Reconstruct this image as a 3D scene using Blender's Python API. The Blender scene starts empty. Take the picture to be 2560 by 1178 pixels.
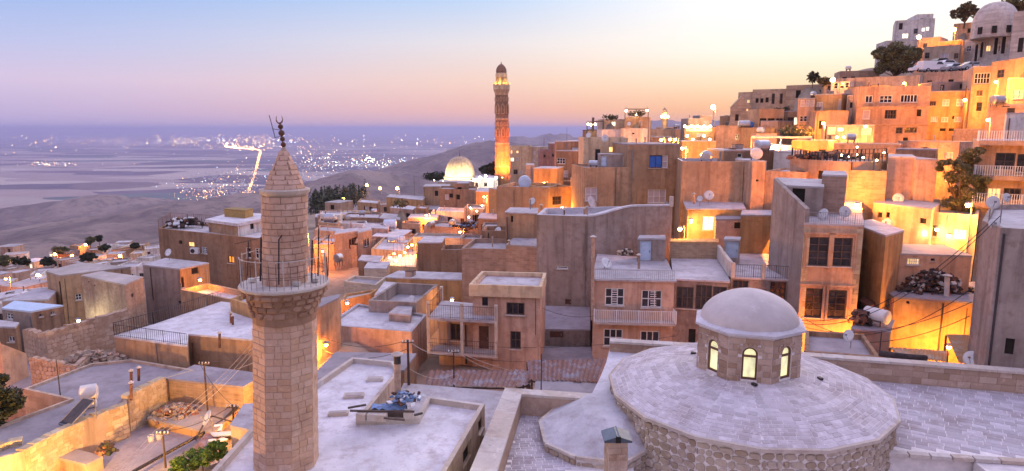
import bpy, bmesh, math, random
import numpy as np
from mathutils import Vector, Matrix
random.seed(11)
S = bpy.context.scene
COL = S.collection
R = math.radians

# ------------------------------------------------------------------ camera
FPX = 1650.0                       # focal length in photo pixels (photo 2560 wide)
PITCH = math.atan(268.0 / FPX)
cam_d = bpy.data.cameras.new('camera')
cam = bpy.data.objects.new('camera', cam_d)
COL.objects.link(cam)
cam_d.sensor_width = 36.0
cam_d.lens = 36.0 * FPX / 2560.0
cam_d.clip_start = 0.5
cam_d.clip_end = 400000.0
cam.location = (0, 0, 0)
cam.rotation_euler = (math.pi / 2 - PITCH, 0, 0)
S.camera = cam

# ------------------------------------------------------------------ sky, sun, exposure
SUN_AZ = R(30)                     # clockwise from +Y, the afterglow behind the hill
w = bpy.data.worlds.new('World')
S.world = w
w.use_nodes = True
nt = w.node_tree
nt.nodes.clear()
def wn(t, **k):
    n = nt.nodes.new(t)
    for a, b in k.items():
        setattr(n, a, b)
    return n
L = nt.links.new
tc = wn('ShaderNodeTexCoord')
nrm = wn('ShaderNodeVectorMath', operation='NORMALIZE')
L(tc.outputs['Generated'], nrm.inputs[0])
sep = wn('ShaderNodeSeparateXYZ')
L(nrm.outputs[0], sep.inputs[0])
flat = wn('ShaderNodeCombineXYZ')
L(sep.outputs[0], flat.inputs[0]); L(sep.outputs[1], flat.inputs[1])
fn = wn('ShaderNodeVectorMath', operation='NORMALIZE')
L(flat.outputs[0], fn.inputs[0])
dot = wn('ShaderNodeVectorMath', operation='DOT_PRODUCT')
L(fn.outputs[0], dot.inputs[0])
dot.inputs[1].default_value = (math.sin(SUN_AZ), math.cos(SUN_AZ), 0)
acos = wn('ShaderNodeMath', operation='ARCCOSINE')
L(dot.outputs['Value'], acos.inputs[0])
el = wn('ShaderNodeMath', operation='MULTIPLY')      # sine of elevation -> 0..1 for the ramps
L(sep.outputs[2], el.inputs[0]); el.inputs[1].default_value = 1.1
def ramp(stops):
    r = wn('ShaderNodeValToRGB')
    cr = r.color_ramp
    while len(cr.elements) < len(stops):
        cr.elements.new(0.5)
    for e, (p, c) in zip(cr.elements, stops):
        e.position = p; e.color = (*c, 1)
    L(el.outputs[0], r.inputs[0])
    return r
def deg(d):
    return math.sin(R(d)) * 1.1
SKY_AWAY = ramp([(deg(0), (0.435, 0.378, 0.624)), (deg(1.2), (0.520, 0.426, 0.643)), (deg(3.5), (0.624, 0.520, 0.700)), (deg(6), (0.473, 0.511, 0.757)), (deg(10.5), (0.265, 0.426, 0.776)), (deg(26), (0.530, 0.568, 0.946)), (deg(60), (0.662, 0.643, 1.041))])  # overhead stops of the ramps raised above the low band to light the roofs
SKY_SIDE = ramp([(deg(0), (0.662, 0.397, 0.435)), (deg(1.5), (0.851, 0.473, 0.378)), (deg(4), (0.889, 0.624, 0.492)), (deg(7), (0.795, 0.728, 0.719)), (deg(10.5), (0.511, 0.643, 0.851)), (deg(26), (0.624, 0.643, 0.946)), (deg(60), (0.662, 0.643, 1.041))])
SKY_SUN = ramp([(deg(0), (0.899, 0.378, 0.170)), (deg(1.5), (0.993, 0.511, 0.189)), (deg(3.6), (0.993, 0.757, 0.473)), (deg(6.0), (1.041, 0.946, 0.795)), (deg(10.5), (1.060, 1.022, 0.984)), (deg(20), (1.608, 1.466, 1.372)), (deg(38), (0.927, 0.833, 1.060)), (deg(60), (0.662, 0.643, 1.041))])
SKY_BACK = ramp([(deg(0), (.44, .38, .58)), (deg(4), (.66, .52, .64)), (deg(9), (.76, .58, .66)), (deg(18), (.74, .62, .76)), (deg(34), (.72, .68, .98)), (deg(60), (.70, .68, 1.10))])   # rosy sky behind the camera, added to warm and brighten the walls
def smooth(a, b):
    m = wn('ShaderNodeMapRange', interpolation_type='SMOOTHSTEP')
    L(acos.outputs[0], m.inputs[0])
    m.inputs[1].default_value = R(a); m.inputs[2].default_value = R(b)
    return m
m1 = wn('ShaderNodeMixRGB'); f1 = smooth(2, 36)
L(f1.outputs[0], m1.inputs[0]); L(SKY_SUN.outputs[0], m1.inputs[1]); L(SKY_SIDE.outputs[0], m1.inputs[2])
m2 = wn('ShaderNodeMixRGB'); f2 = smooth(22, 72)
L(f2.outputs[0], m2.inputs[0]); L(m1.outputs[0], m2.inputs[1]); L(SKY_AWAY.outputs[0], m2.inputs[2])
bg = wn('ShaderNodeBackground'); bg.inputs[1].default_value = 1.0
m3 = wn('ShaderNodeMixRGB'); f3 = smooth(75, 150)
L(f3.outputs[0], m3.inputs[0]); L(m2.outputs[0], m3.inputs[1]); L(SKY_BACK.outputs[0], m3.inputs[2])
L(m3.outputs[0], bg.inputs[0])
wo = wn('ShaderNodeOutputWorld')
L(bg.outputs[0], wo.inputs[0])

sun_d = bpy.data.lights.new('sun', 'SUN')
sun_d.energy = 1.3
sun_d.angle = R(70)
sun_d.color = (1.0, .88, .84)
sun = bpy.data.objects.new('sun', sun_d)
COL.objects.link(sun)
sun.rotation_euler = (R(90 - 24), 0, math.pi - SUN_AZ)  # soft light set higher than a dusk sun, to brighten the roofs
S.view_settings.view_transform = 'Standard'
S.view_settings.look = 'None'
S.view_settings.exposure = 0.20
S.view_settings.gamma = 1.0
S.cycles.max_bounces = 5
S.cycles.diffuse_bounces = 2
S.cycles.glossy_bounces = 2
S.cycles.volume_bounces = 0
S.cycles.transparent_max_bounces = 6
S.cycles.sample_clamp_indirect = 4.0
S.cycles.use_denoising = True
S.cycles.caustics_reflective = False
S.cycles.caustics_refractive = False

# ------------------------------------------------------------------ photo geometry
CT, ST = math.cos(PITCH), math.sin(PITCH)
def ray(px, py):
    cx = (px - 1280) / FPX; cy = -(py - 589) / FPX
    return Vector((cx, CT + cy * ST, -ST + cy * CT))
def U(px, py, Y):                  # the point at world depth Y
    d = ray(px, py)
    return d * (Y / d.y)
def UZ(px, py, z):                 # the point at world height z
    d = ray(px, py)
    return d * (z / d.z)
def UW(px, py, A, B):              # the point on the vertical plane through A and B
    d = ray(px, py)
    n = Vector((B.y - A.y, A.x - B.x, 0))
    return d * (n.dot(Vector((A.x, A.y, 0))) / n.dot(Vector((d.x, d.y, 0))))

# ------------------------------------------------------------------ materials
MATS = {}
def newmat(name):
    m = bpy.data.materials.new(name)
    m.use_nodes = True
    t = m.node_tree
    b = t.nodes['Principled BSDF']
    return m, t, b
def node(t, ty, **k):
    n = t.nodes.new(ty)
    for a, v in k.items():
        setattr(n, a, v)
    return n
def mixc(t, fac, a, b, blend='MIX'):
    n = node(t, 'ShaderNodeMixRGB', blend_type=blend)
    for i, v in ((0, fac), (1, a), (2, b)):
        if isinstance(v, (int, float)):
            n.inputs[i].default_value = v
        elif isinstance(v, tuple):
            n.inputs[i].default_value = (*v, 1)
        else:
            t.links.new(v, n.inputs[i])
    return n.outputs[0]
def noise(t, vec, scale, detail=4, rough=.55, lo=.35, hi=.65, stretch=None):
    if stretch:
        mp = node(t, 'ShaderNodeMapping'); mp.inputs['Scale'].default_value = stretch
        t.links.new(vec, mp.inputs[0]); vec = mp.outputs[0]
    n = node(t, 'ShaderNodeTexNoise')
    n.inputs['Scale'].default_value = scale; n.inputs['Detail'].default_value = detail; n.inputs['Roughness'].default_value = rough
    t.links.new(vec, n.inputs['Vector'])
    m = node(t, 'ShaderNodeMapRange'); m.inputs[1].default_value = lo; m.inputs[2].default_value = hi
    t.links.new(n.outputs[0], m.inputs[0])
    return m.outputs[0]
def bump(t, b, h, s, d=.03):
    n = node(t, 'ShaderNodeBump'); n.inputs['Strength'].default_value = s; n.inputs['Distance'].default_value = d
    t.links.new(h, n.inputs['Height']); t.links.new(n.outputs[0], b.inputs['Normal'])
def mul(c, k):
    return tuple(min(1, x * k) for x in c)
def plaster(name, col, streak=.8, patch=.75, rough=.92, sc=1.0, lime=0.0, brick=None):
    m, t, b = newmat(name)
    pos = node(t, 'ShaderNodeNewGeometry').outputs['Position']
    oi = node(t, 'ShaderNodeObjectInfo').outputs['Random']
    big = noise(t, pos, .35 * sc, 5, .6)
    c = mixc(t, big, mul(col, .80), mul(col, 1.10))
    mid = noise(t, pos, 1.9 * sc, 6, .65, .48, .66)
    c = mixc(t, mixc(t, patch, (0, 0, 0), mid), c, mul((col[0] * .95, col[1] * .86, col[2] * .84), .72))
    st = noise(t, pos, 1.0, 5, .6, .48, .70, (1.7, 1.7, .13))
    c = mixc(t, mixc(t, streak, (0, 0, 0), st), c, mul((col[0] * .85, col[1] * .8, col[2] * .8), .55))
    lt = noise(t, pos, .9 * sc, 6, .7, .56, .70)
    c = mixc(t, mixc(t, .35 + lime, (0, 0, 0), lt), c, (min(1, col[0] * 1.25 + .05), min(1, col[1] * 1.27 + .05), min(1, col[2] * 1.3 + .06)))
    pk = noise(t, pos, 9.0, 3, .7, .66, .72)
    c = mixc(t, mixc(t, .6, (0, 0, 0), pk), c, mul(col, .45))
    fine = noise(t, pos, 14, 5, .7, .2, .8)
    h = fine
    if brick:
        br = node(t, 'ShaderNodeTexBrick')
        mp = node(t, 'ShaderNodeMapping')
        cmb = node(t, 'ShaderNodeCombineXYZ'); sp = node(t, 'ShaderNodeSeparateXYZ')
        t.links.new(pos, sp.inputs[0])
        ad = node(t, 'ShaderNodeMath', operation='ADD'); t.links.new(sp.outputs[0], ad.inputs[0]); t.links.new(sp.outputs[1], ad.inputs[1])
        t.links.new(ad.outputs[0], cmb.inputs[0]); t.links.new(sp.outputs[2], cmb.inputs[1])
        t.links.new(cmb.outputs[0], br.inputs['Vector'])
        br.inputs['Scale'].default_value = 1.0
        br.inputs['Brick Width'].default_value = brick[0]; br.inputs['Row Height'].default_value = brick[1]
        br.inputs['Mortar Size'].default_value = .022; br.inputs['Mortar Smooth'].default_value = .5
        br.inputs['Color1'].default_value = (1, 1, 1, 1); br.inputs['Color2'].default_value = (.62, .6, .58, 1); br.inputs['Mortar'].default_value = (.95, .95, .95, 1)
        c = mixc(t, .7, c, br.outputs['Color'], 'MULTIPLY')
        h = mixc(t, .6, fine, br.outputs['Fac'])
        inv = node(t, 'ShaderNodeInvert'); t.links.new(h, inv.inputs[1]); h = inv.outputs[0]
    var = node(t, 'ShaderNodeMapRange'); var.inputs[3].default_value = .88; var.inputs[4].default_value = 1.1
    t.links.new(oi, var.inputs[0])
    c = mixc(t, 1.0, c, var.outputs[0], 'MULTIPLY')
    t.links.new(c, b.inputs['Base Color'])
    b.inputs['Roughness'].default_value = rough
    b.inputs['Specular IOR Level'].default_value = .25
    bump(t, b, h, .55, .025)
    MATS[name] = m
    return m
def roofmat(name, col, dirty=.5):
    m, t, b = newmat(name)
    pos = node(t, 'ShaderNodeNewGeometry').outputs['Position']
    oi = node(t, 'ShaderNodeObjectInfo').outputs['Random']
    c = mixc(t, noise(t, pos, .3, 6, .62), mul(col, .74), mul(col, 1.12))
    c = mixc(t, mixc(t, dirty, (0, 0, 0), noise(t, pos, 1.1, 7, .7, .48, .68)), c, (col[0] * .6, col[1] * .52, col[2] * .5))
    c = mixc(t, mixc(t, dirty * .8, (0, 0, 0), noise(t, pos, 4.5, 5, .7, .58, .7)), c, mul(col, .5))
    c = mixc(t, mixc(t, .5, (0, 0, 0), noise(t, pos, .7, 6, .75, .58, .72)), c, mul(col, 1.35))
    # tar seams between the poured bays
    mp = node(t, 'ShaderNodeMapping'); mp.inputs['Rotation'].default_value = (0, 0, .42); mp.inputs['Location'].default_value = (.7, .3, 0)
    nz = node(t, 'ShaderNodeTexNoise'); nz.inputs['Scale'].default_value = 1.1; wv = node(t, 'ShaderNodeVectorMath', operation='MULTIPLY_ADD')
    t.links.new(pos, nz.inputs['Vector']); t.links.new(nz.outputs['Color'], wv.inputs[0]); wv.inputs[1].default_value = (.25, .25, 0); t.links.new(pos, wv.inputs[2]); t.links.new(wv.outputs[0], mp.inputs[0])
    br = node(t, 'ShaderNodeTexBrick'); br.inputs['Scale'].default_value = 1.0; br.inputs['Brick Width'].default_value = 2.9; br.inputs['Row Height'].default_value = 2.1; br.inputs['Mortar Size'].default_value = .03; br.inputs['Mortar Smooth'].default_value = .4
    t.links.new(mp.outputs[0], br.inputs['Vector'])
    sm_ = node(t, 'ShaderNodeMath', operation='MULTIPLY'); t.links.new(br.outputs['Fac'], sm_.inputs[0]); t.links.new(noise(t, pos, .5, 3, .6, .45, .6), sm_.inputs[1])
    c = mixc(t, mixc(t, .0 if name == 'dome_plaster' else .55, (0, 0, 0), sm_.outputs[0]), c, (col[0] * .72, col[1] * .8, col[2] * .95))
    var = node(t, 'ShaderNodeMapRange'); var.inputs[3].default_value = .82; var.inputs[4].default_value = 1.08
    t.links.new(oi, var.inputs[0])
    c = mixc(t, 1.0, c, var.outputs[0], 'MULTIPLY')
    t.links.new(c, b.inputs['Base Color'])
    b.inputs['Roughness'].default_value = .85
    bump(t, b, noise(t, pos, 7, 6, .7, .2, .8), .4, .03)
    MATS[name] = m
    return m
def simple(name, col, rough=.7, metal=0.0, vary=.2, sc=3.0, spec=.4, emis=None, es=1.0, sample=True):
    m, t, b = newmat(name)
    pos = node(t, 'ShaderNodeNewGeometry').outputs['Position']
    oi = node(t, 'ShaderNodeObjectInfo').outputs['Random']
    c = mixc(t, noise(t, pos, sc, 5, .65, .3, .7), mul(col, 1 - vary), mul(col, 1 + vary))
    var = node(t, 'ShaderNodeMapRange'); var.inputs[3].default_value = 1 - vary; var.inputs[4].default_value = 1 + vary * .6
    t.links.new(oi, var.inputs[0])
    c = mixc(t, 1.0, c, var.outputs[0], 'MULTIPLY')
    t.links.new(c, b.inputs['Base Color'])
    b.inputs['Roughness'].default_value = rough; b.inputs['Metallic'].default_value = metal
    b.inputs['Specular IOR Level'].default_value = spec
    if emis:
        b.inputs['Emission Color'].default_value = (*emis, 1); b.inputs['Emission Strength'].default_value = es
        if name.startswith('lit'):
            mv = node(t, 'ShaderNodeMapRange'); mv.inputs[3].default_value = es * .55; mv.inputs[4].default_value = es * 1.25
            t.links.new(noise(t, pos, 2.2, 3, .6, .35, .65, (1, 1, .6)), mv.inputs[0]); t.links.new(mv.outputs[0], b.inputs['Emission Strength'])
        if not sample:
            m.cycles.emission_sampling = 'NONE'
    MATS[name] = m
    return m
def stone(name, col, vary=.3, rough=.9, hue=.12):
    """one block: its own shade from the object's random number, plus grain"""
    m, t, b = newmat(name)
    pos = node(t, 'ShaderNodeNewGeometry').outputs['Position']
    isl = node(t, 'ShaderNodeNewGeometry').outputs['Random Per Island']
    oi = node(t, 'ShaderNodeObjectInfo').outputs['Random']
    ad = node(t, 'ShaderNodeMath', operation='ADD'); t.links.new(oi, ad.inputs[0]); t.links.new(isl, ad.inputs[1])
    fr = node(t, 'ShaderNodeMath', operation='FRACT'); t.links.new(ad.outputs[0], fr.inputs[0])
    c = mixc(t, fr.outputs[0], mul((col[0] * (1 + hue), col[1], col[2] * (1 - hue)), 1 - vary), mul((col[0] * (1 - hue * .3), col[1], col[2] * (1 + hue * .5)), 1 + vary * .7))
    c = mixc(t, noise(t, pos, 1.3, 6, .7, .35, .65), c, mixc(t, .5, c, mul(col, .7)))
    c = mixc(t, mixc(t, .55, (0, 0, 0), noise(t, pos, .55, 6, .7, .5, .66)), c, mul((col[0], col[1] * .8, col[2] * .72), .5))
    c = mixc(t, mixc(t, .5, (0, 0, 0), noise(t, pos, 6, 5, .7, .56, .7)), c, mul(col, .5))
    c = mixc(t, mixc(t, .4, (0, 0, 0), noise(t, pos, 2.4, 5, .7, .58, .68)), c, mul(col, 1.5))
    t.links.new(c, b.inputs['Base Color'])
    b.inputs['Roughness'].default_value = rough
    b.inputs['Specular IOR Level'].default_value = .2
    bump(t, b, noise(t, pos, 18, 6, .75, .2, .8), .5, .02)
    MATS[name] = m
    return m

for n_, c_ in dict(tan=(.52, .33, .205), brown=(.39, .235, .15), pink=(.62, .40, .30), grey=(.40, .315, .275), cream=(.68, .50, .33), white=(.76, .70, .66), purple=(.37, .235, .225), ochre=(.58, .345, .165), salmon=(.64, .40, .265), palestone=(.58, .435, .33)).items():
    plaster(n_, c_)
plaster('rough_tan', (.51, .35, .26), .6, 1.0, sc=2.2, lime=.3)
plaster('block_tan', (.47, .315, .24), .3, .4, brick=(.45, .22))
plaster('block_cream', (.66, .55, .44), .2, .3, brick=(.42, .21))
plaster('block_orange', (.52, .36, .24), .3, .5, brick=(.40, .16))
plaster('ashlar_far', (.56, .41, .30), .3, .5, brick=(.8, .4))
plaster('carved_stone', (.36, .215, .15), .3, .6, brick=(.8, .4))
plaster('medrese_stone', (.74, .64, .58), .35, .4, brick=(.8, .4))
plaster('shabby', (.33, .26, .23), .8, 1.0, lime=.25, sc=1.6)
roofmat('conc', (.55, .50, .52), .9)
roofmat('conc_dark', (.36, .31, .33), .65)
roofmat('whitewash', (.68, .64, .67), .8)
roofmat('dome_plaster', (.80, .70, .67), .22)
roofmat('conc_pink', (.50, .42, .39))
roofmat('dirt', (.42, .33, .26), .7)
simple('white_paint', (.78, .77, .78), .5, vary=.06)
simple('brown_wood', (.16, .07, .045), .5, vary=.25)
simple('dark_wood', (.09, .06, .05), .6, vary=.3)
simple('grey_metal', (.30, .30, .33), .45, .6)
simple('dark_metal', (.06, .05, .055), .5, .4)
simple('rust', (.20, .095, .06), .8, .2, vary=.45)
simple('blue_paint', (.03, .13, .50), .45, vary=.15)
simple('pale_blue', (.50, .60, .75), .5, vary=.12)
simple('glass', (.035, .032, .04), .12, vary=.5, spec=.6)
simple('curtain', (.55, .45, .48), .8, vary=.1)
simple('void', (.03, .024, .02), .95, vary=.3)
simple('lit_warm', (.8, .6, .3), .6, emis=(1, .62, .2), es=1.3)
simple('lit_white', (.8, .8, .7), .6, emis=(1, .88, .6), es=1.5)
simple('lit_orange', (.8, .4, .1), .6, emis=(1, .36, .05), es=1.1)
simple('lit_green', (.8, .8, .6), .5, emis=(.86, .82, .36), es=.80, vary=.1)
simple('bulb_sodium', (1, .6, .2), .5, emis=(1, .50, .10), es=40.0, sample=False)
simple('bulb_warm', (1, .8, .5), .5, emis=(1, .78, .40), es=30.0, sample=False)
simple('bulb_white', (1, 1, .9), .5, emis=(.95, 1, .85), es=30.0, sample=False)
simple('tarp', (.22, .33, .55), .5, vary=.35)
simple('tank_white', (.72, .68, .66), .45, vary=.12)
simple('tank_metal', (.45, .46, .50), .35, .7)
simple('solar', (.05, .045, .06), .2, vary=.4)
simple('dish', (.70, .68, .68), .5, vary=.1)
simple('dark_bundle', (.05, .035, .035), .9, vary=.6)
simple('lime_mortar', (.76, .69, .67), .95, vary=.16)
simple('minaret_mortar', (.57, .40, .315), .95, vary=.2)
stone('corbel_stone', (.42, .26, .18), .35)
simple('lead', (.12, .15, .2), .4, .6)
simple('car_white', (.75, .76, .8), .3, vary=.05)
simple('car_dark', (.05, .05, .06), .3, vary=.2)
simple('car_silver', (.45, .47, .52), .3, .5)
simple('tyre', (.02, .02, .02), .9)
simple('terracotta', (.40, .16, .08), .8)
simple('trunk', (.14, .09, .06), .95, vary=.4)
simple('wire', (.05, .045, .045), .7)
simple('pale_wire', (.5, .42, .36), .7)
simple('pale_pipe', (.60, .56, .52), .6)
simple('dull_ochre', (.36, .23, .08), .8, vary=.2)
stone('minaret_stone', (.66, .44, .33), .18)
stone('lantern_stone', (.52, .37, .28), .34)
stone('ruin_stone', (.58, .42, .31), .28)
stone('rubble', (.53, .42, .33), .36)
stone('yard_stone', (.60, .47, .31), .30)
stone('paving', (.58, .52, .55), .26, hue=.02)
stone('wash_tile', (.68, .61, .63), .26, hue=.02)
stone('coping', (.62, .54, .48), .15)
def leafmat(name, a, b_):
    m, t, b = newmat(name)
    isl = node(t, 'ShaderNodeNewGeometry').outputs['Random Per Island']
    pos = node(t, 'ShaderNodeNewGeometry').outputs['Position']
    c = mixc(t, isl, a, b_)
    c = mixc(t, mixc(t, .6, (0, 0, 0), noise(t, pos, .8, 3, .6)), c, mul(a, .6))
    t.links.new(c, b.inputs['Base Color'])
    b.inputs['Roughness'].default_value = .6
    b.inputs['Specular IOR Level'].default_value = .2
    MATS[name] = m
leafmat('leaf', (.11, .115, .055), (.24, .22, .11))
leafmat('leaf_dark', (.035, .045, .028), (.085, .09, .05))
leafmat('leaf_bright', (.10, .20, .03), (.24, .34, .06))
leafmat('leaf_dry', (.10, .075, .035), (.17, .13, .06))

def corrugated(name, c1, c2):
    m, t, b = newmat(name)
    pos = node(t, 'ShaderNodeNewGeometry').outputs['Position']
    c = mixc(t, noise(t, pos, 1.2, 6, .7, .48, .66), c1, c2)
    c = mixc(t, noise(t, pos, 3.0, 5, .7, .55, .7, (3, .4, 1)), c, mul(c1, .5))
    t.links.new(c, b.inputs['Base Color']); b.inputs['Roughness'].default_value = .65; b.inputs['Metallic'].default_value = .2
    MATS[name] = m
corrugated('rusty_sheet', (.24, .115, .095), (.30, .29, .36))
corrugated('orange_sheet', (.50, .30, .16), (.52, .45, .40))

# ------------------------------------------------------------------ mesh helpers
ORG = {}
HOUSES = []
CTRL = []                          # ground control points collected from every building's foot
class MB:
    def __init__(s):
        s.v = []; s.f = []
    def add(s, vs, fs):
        o = len(s.v)
        s.v += [Vector(p) for p in vs]
        s.f += [tuple(i + o for i in f) for f in fs]
        return s
    def quad(s, a, b, c, d):
        return s.add([a, b, c, d], [(0, 1, 2, 3)])
    def prism(s, poly, z0, z1, top=True, bottom=False):
        n = len(poly)
        vs = [(p[0], p[1], z0) for p in poly] + [(p[0], p[1], z1) for p in poly]
        fs = [(i, (i + 1) % n, n + (i + 1) % n, n + i) for i in range(n)]
        if top: fs.append(tuple(range(n, 2 * n)))
        if bottom: fs.append(tuple(reversed(range(n))))
        return s.add(vs, fs)
    def box(s, c, sz, rz=0.0, axes=None):
        hx, hy, hz = sz[0] / 2, sz[1] / 2, sz[2] / 2
        if axes is None:
            ax = Vector((math.cos(rz), math.sin(rz), 0)); ay = Vector((-math.sin(rz), math.cos(rz), 0)); az = Vector((0, 0, 1))
        else:
            ax, ay, az = axes
        c = Vector(c)
        vs = [c + ax * (hx * i) + ay * (hy * j) + az * (hz * k) for k in (-1, 1) for j in (-1, 1) for i in (-1, 1)]
        return s.add(vs, [(0, 2, 3, 1), (4, 5, 7, 6), (0, 1, 5, 4), (2, 6, 7, 3), (1, 3, 7, 5), (0, 4, 6, 2)])
    def bar(s, p, q, wd, ht=None, up=(0, 0, 1)):
        p = Vector(p); q = Vector(q); ax = q - p; l = ax.length
        if l < 1e-6: return s
        ax = ax / l; up = Vector(up)
        ay = up.cross(ax)
        if ay.length < 1e-4: ay = Vector((1, 0, 0)).cross(ax)
        ay.normalize(); az = ax.cross(ay)
        return s.box((p + q) / 2, (l, wd, ht or wd), axes=(ax, ay, az))
    def tube(s, pts, r, n=6, caps=True):
        pts = [Vector(p) for p in pts]; rr = r if isinstance(r, (list, tuple)) else [r] * len(pts)
        o = len(s.v)
        for k, p in enumerate(pts):
            d = (pts[min(k + 1, len(pts) - 1)] - pts[max(k - 1, 0)]).normalized()
            a = d.cross(Vector((0, 0, 1)))
            if a.length < 1e-3: a = d.cross(Vector((0, 1, 0)))
            a.normalize(); b = d.cross(a)
            for i in range(n):
                t = 2 * math.pi * i / n
                s.v.append(p + (a * math.cos(t) + b * math.sin(t)) * rr[k])
        for k in range(len(pts) - 1):
            for i in range(n):
                s.f.append((o + k * n + i, o + k * n + (i + 1) % n, o + (k + 1) * n + (i + 1) % n, o + (k + 1) * n + i))
        if caps:
            s.f.append(tuple(o + i for i in range(n))); s.f.append(tuple(o + (len(pts) - 1) * n + i for i in reversed(range(n))))
        return s
    def lathe(s, prof, c, n=24, a0=0.0, cap=True, tilt=None):
        o = len(s.v); c = Vector(c)
        for r, z in prof:
            for i in range(n):
                t = a0 + 2 * math.pi * i / n
                p = Vector((r * math.cos(t), r * math.sin(t), z))
                if tilt: p = tilt @ p
                s.v.append(c + p)
        for k in range(len(prof) - 1):
            for i in range(n):
                s.f.append((o + k * n + i, o + k * n + (i + 1) % n, o + (k + 1) * n + (i + 1) % n, o + (k + 1) * n + i))
        if cap:
            s.f.append(tuple(o + (len(prof) - 1) * n + i for i in range(n)))
            s.f.append(tuple(o + i for i in reversed(range(n))))
        return s
    def sphere(s, c, r, n=10, m=6, sz=1.0):
        prof = [(max(1e-4, r * math.sin(math.pi * k / m)), -r * sz * math.cos(math.pi * k / m)) for k in range(m + 1)]
        return s.lathe(prof, c, n, cap=False)
    def build(s, name, mat, parent=None, smooth=False, org=None):
        if parent is not None: o0 = ORG[parent.name]
        elif org is not None: o0 = Vector(org)
        else:
            lo = Vector([min(p[i] for p in s.v) for i in range(3)]); hi = Vector([max(p[i] for p in s.v) for i in range(3)])
            o0 = Vector(((lo.x + hi.x) / 2, (lo.y + hi.y) / 2, lo.z))
        me = bpy.data.meshes.new(name)
        me.from_pydata([tuple(p - o0) for p in s.v], [], s.f)
        me.materials.append(MATS[mat] if isinstance(mat, str) else mat)
        if smooth:
            me.polygons.foreach_set('use_smooth', [True] * len(me.polygons))
        ob = bpy.data.objects.new(name, me)
        COL.objects.link(ob)
        if parent is not None: ob.parent = parent
        else: ob.location = o0
        ORG[ob.name] = o0
        return ob
def fixn(ob):
    bm = bmesh.new(); bm.from_mesh(ob.data); bmesh.ops.recalc_face_normals(bm, faces=bm.faces); bm.to_mesh(ob.data); bm.free()
    return ob
def tag(o, label, cat, group=None, kind=None):
    if label: o['label'] = label
    if cat: o['category'] = cat
    if group: o['group'] = group
    if kind: o['kind'] = kind
    return o
def stuff(o):
    o['kind'] = 'stuff'
    return o
def thing(name, label, cat, loc, group=None):
    o = bpy.data.objects.new(name, None)
    o.empty_display_size = .3
    COL.objects.link(o); o.location = loc
    ORG[o.name] = Vector(loc)
    return tag(o, label, cat, group)
def area(poly):
    return sum(poly[i][0] * poly[(i + 1) % len(poly)][1] - poly[(i + 1) % len(poly)][0] * poly[i][1] for i in range(len(poly))) / 2
def inset(poly, t):
    n = len(poly); sg = 1 if area(poly) > 0 else -1
    out = []
    for i in range(n):
        a, b, c = Vector(poly[i - 1]).to_2d(), Vector(poly[i]).to_2d(), Vector(poly[(i + 1) % n]).to_2d()
        d1 = (b - a).normalized(); d2 = (c - b).normalized()
        n1 = Vector((-d1.y, d1.x)) * sg; n2 = Vector((-d2.y, d2.x)) * sg
        k = 1 + n1.dot(n2)
        mv = (n1 + n2) / max(k, .35)
        out.append(b + mv * t)
    return out

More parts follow.
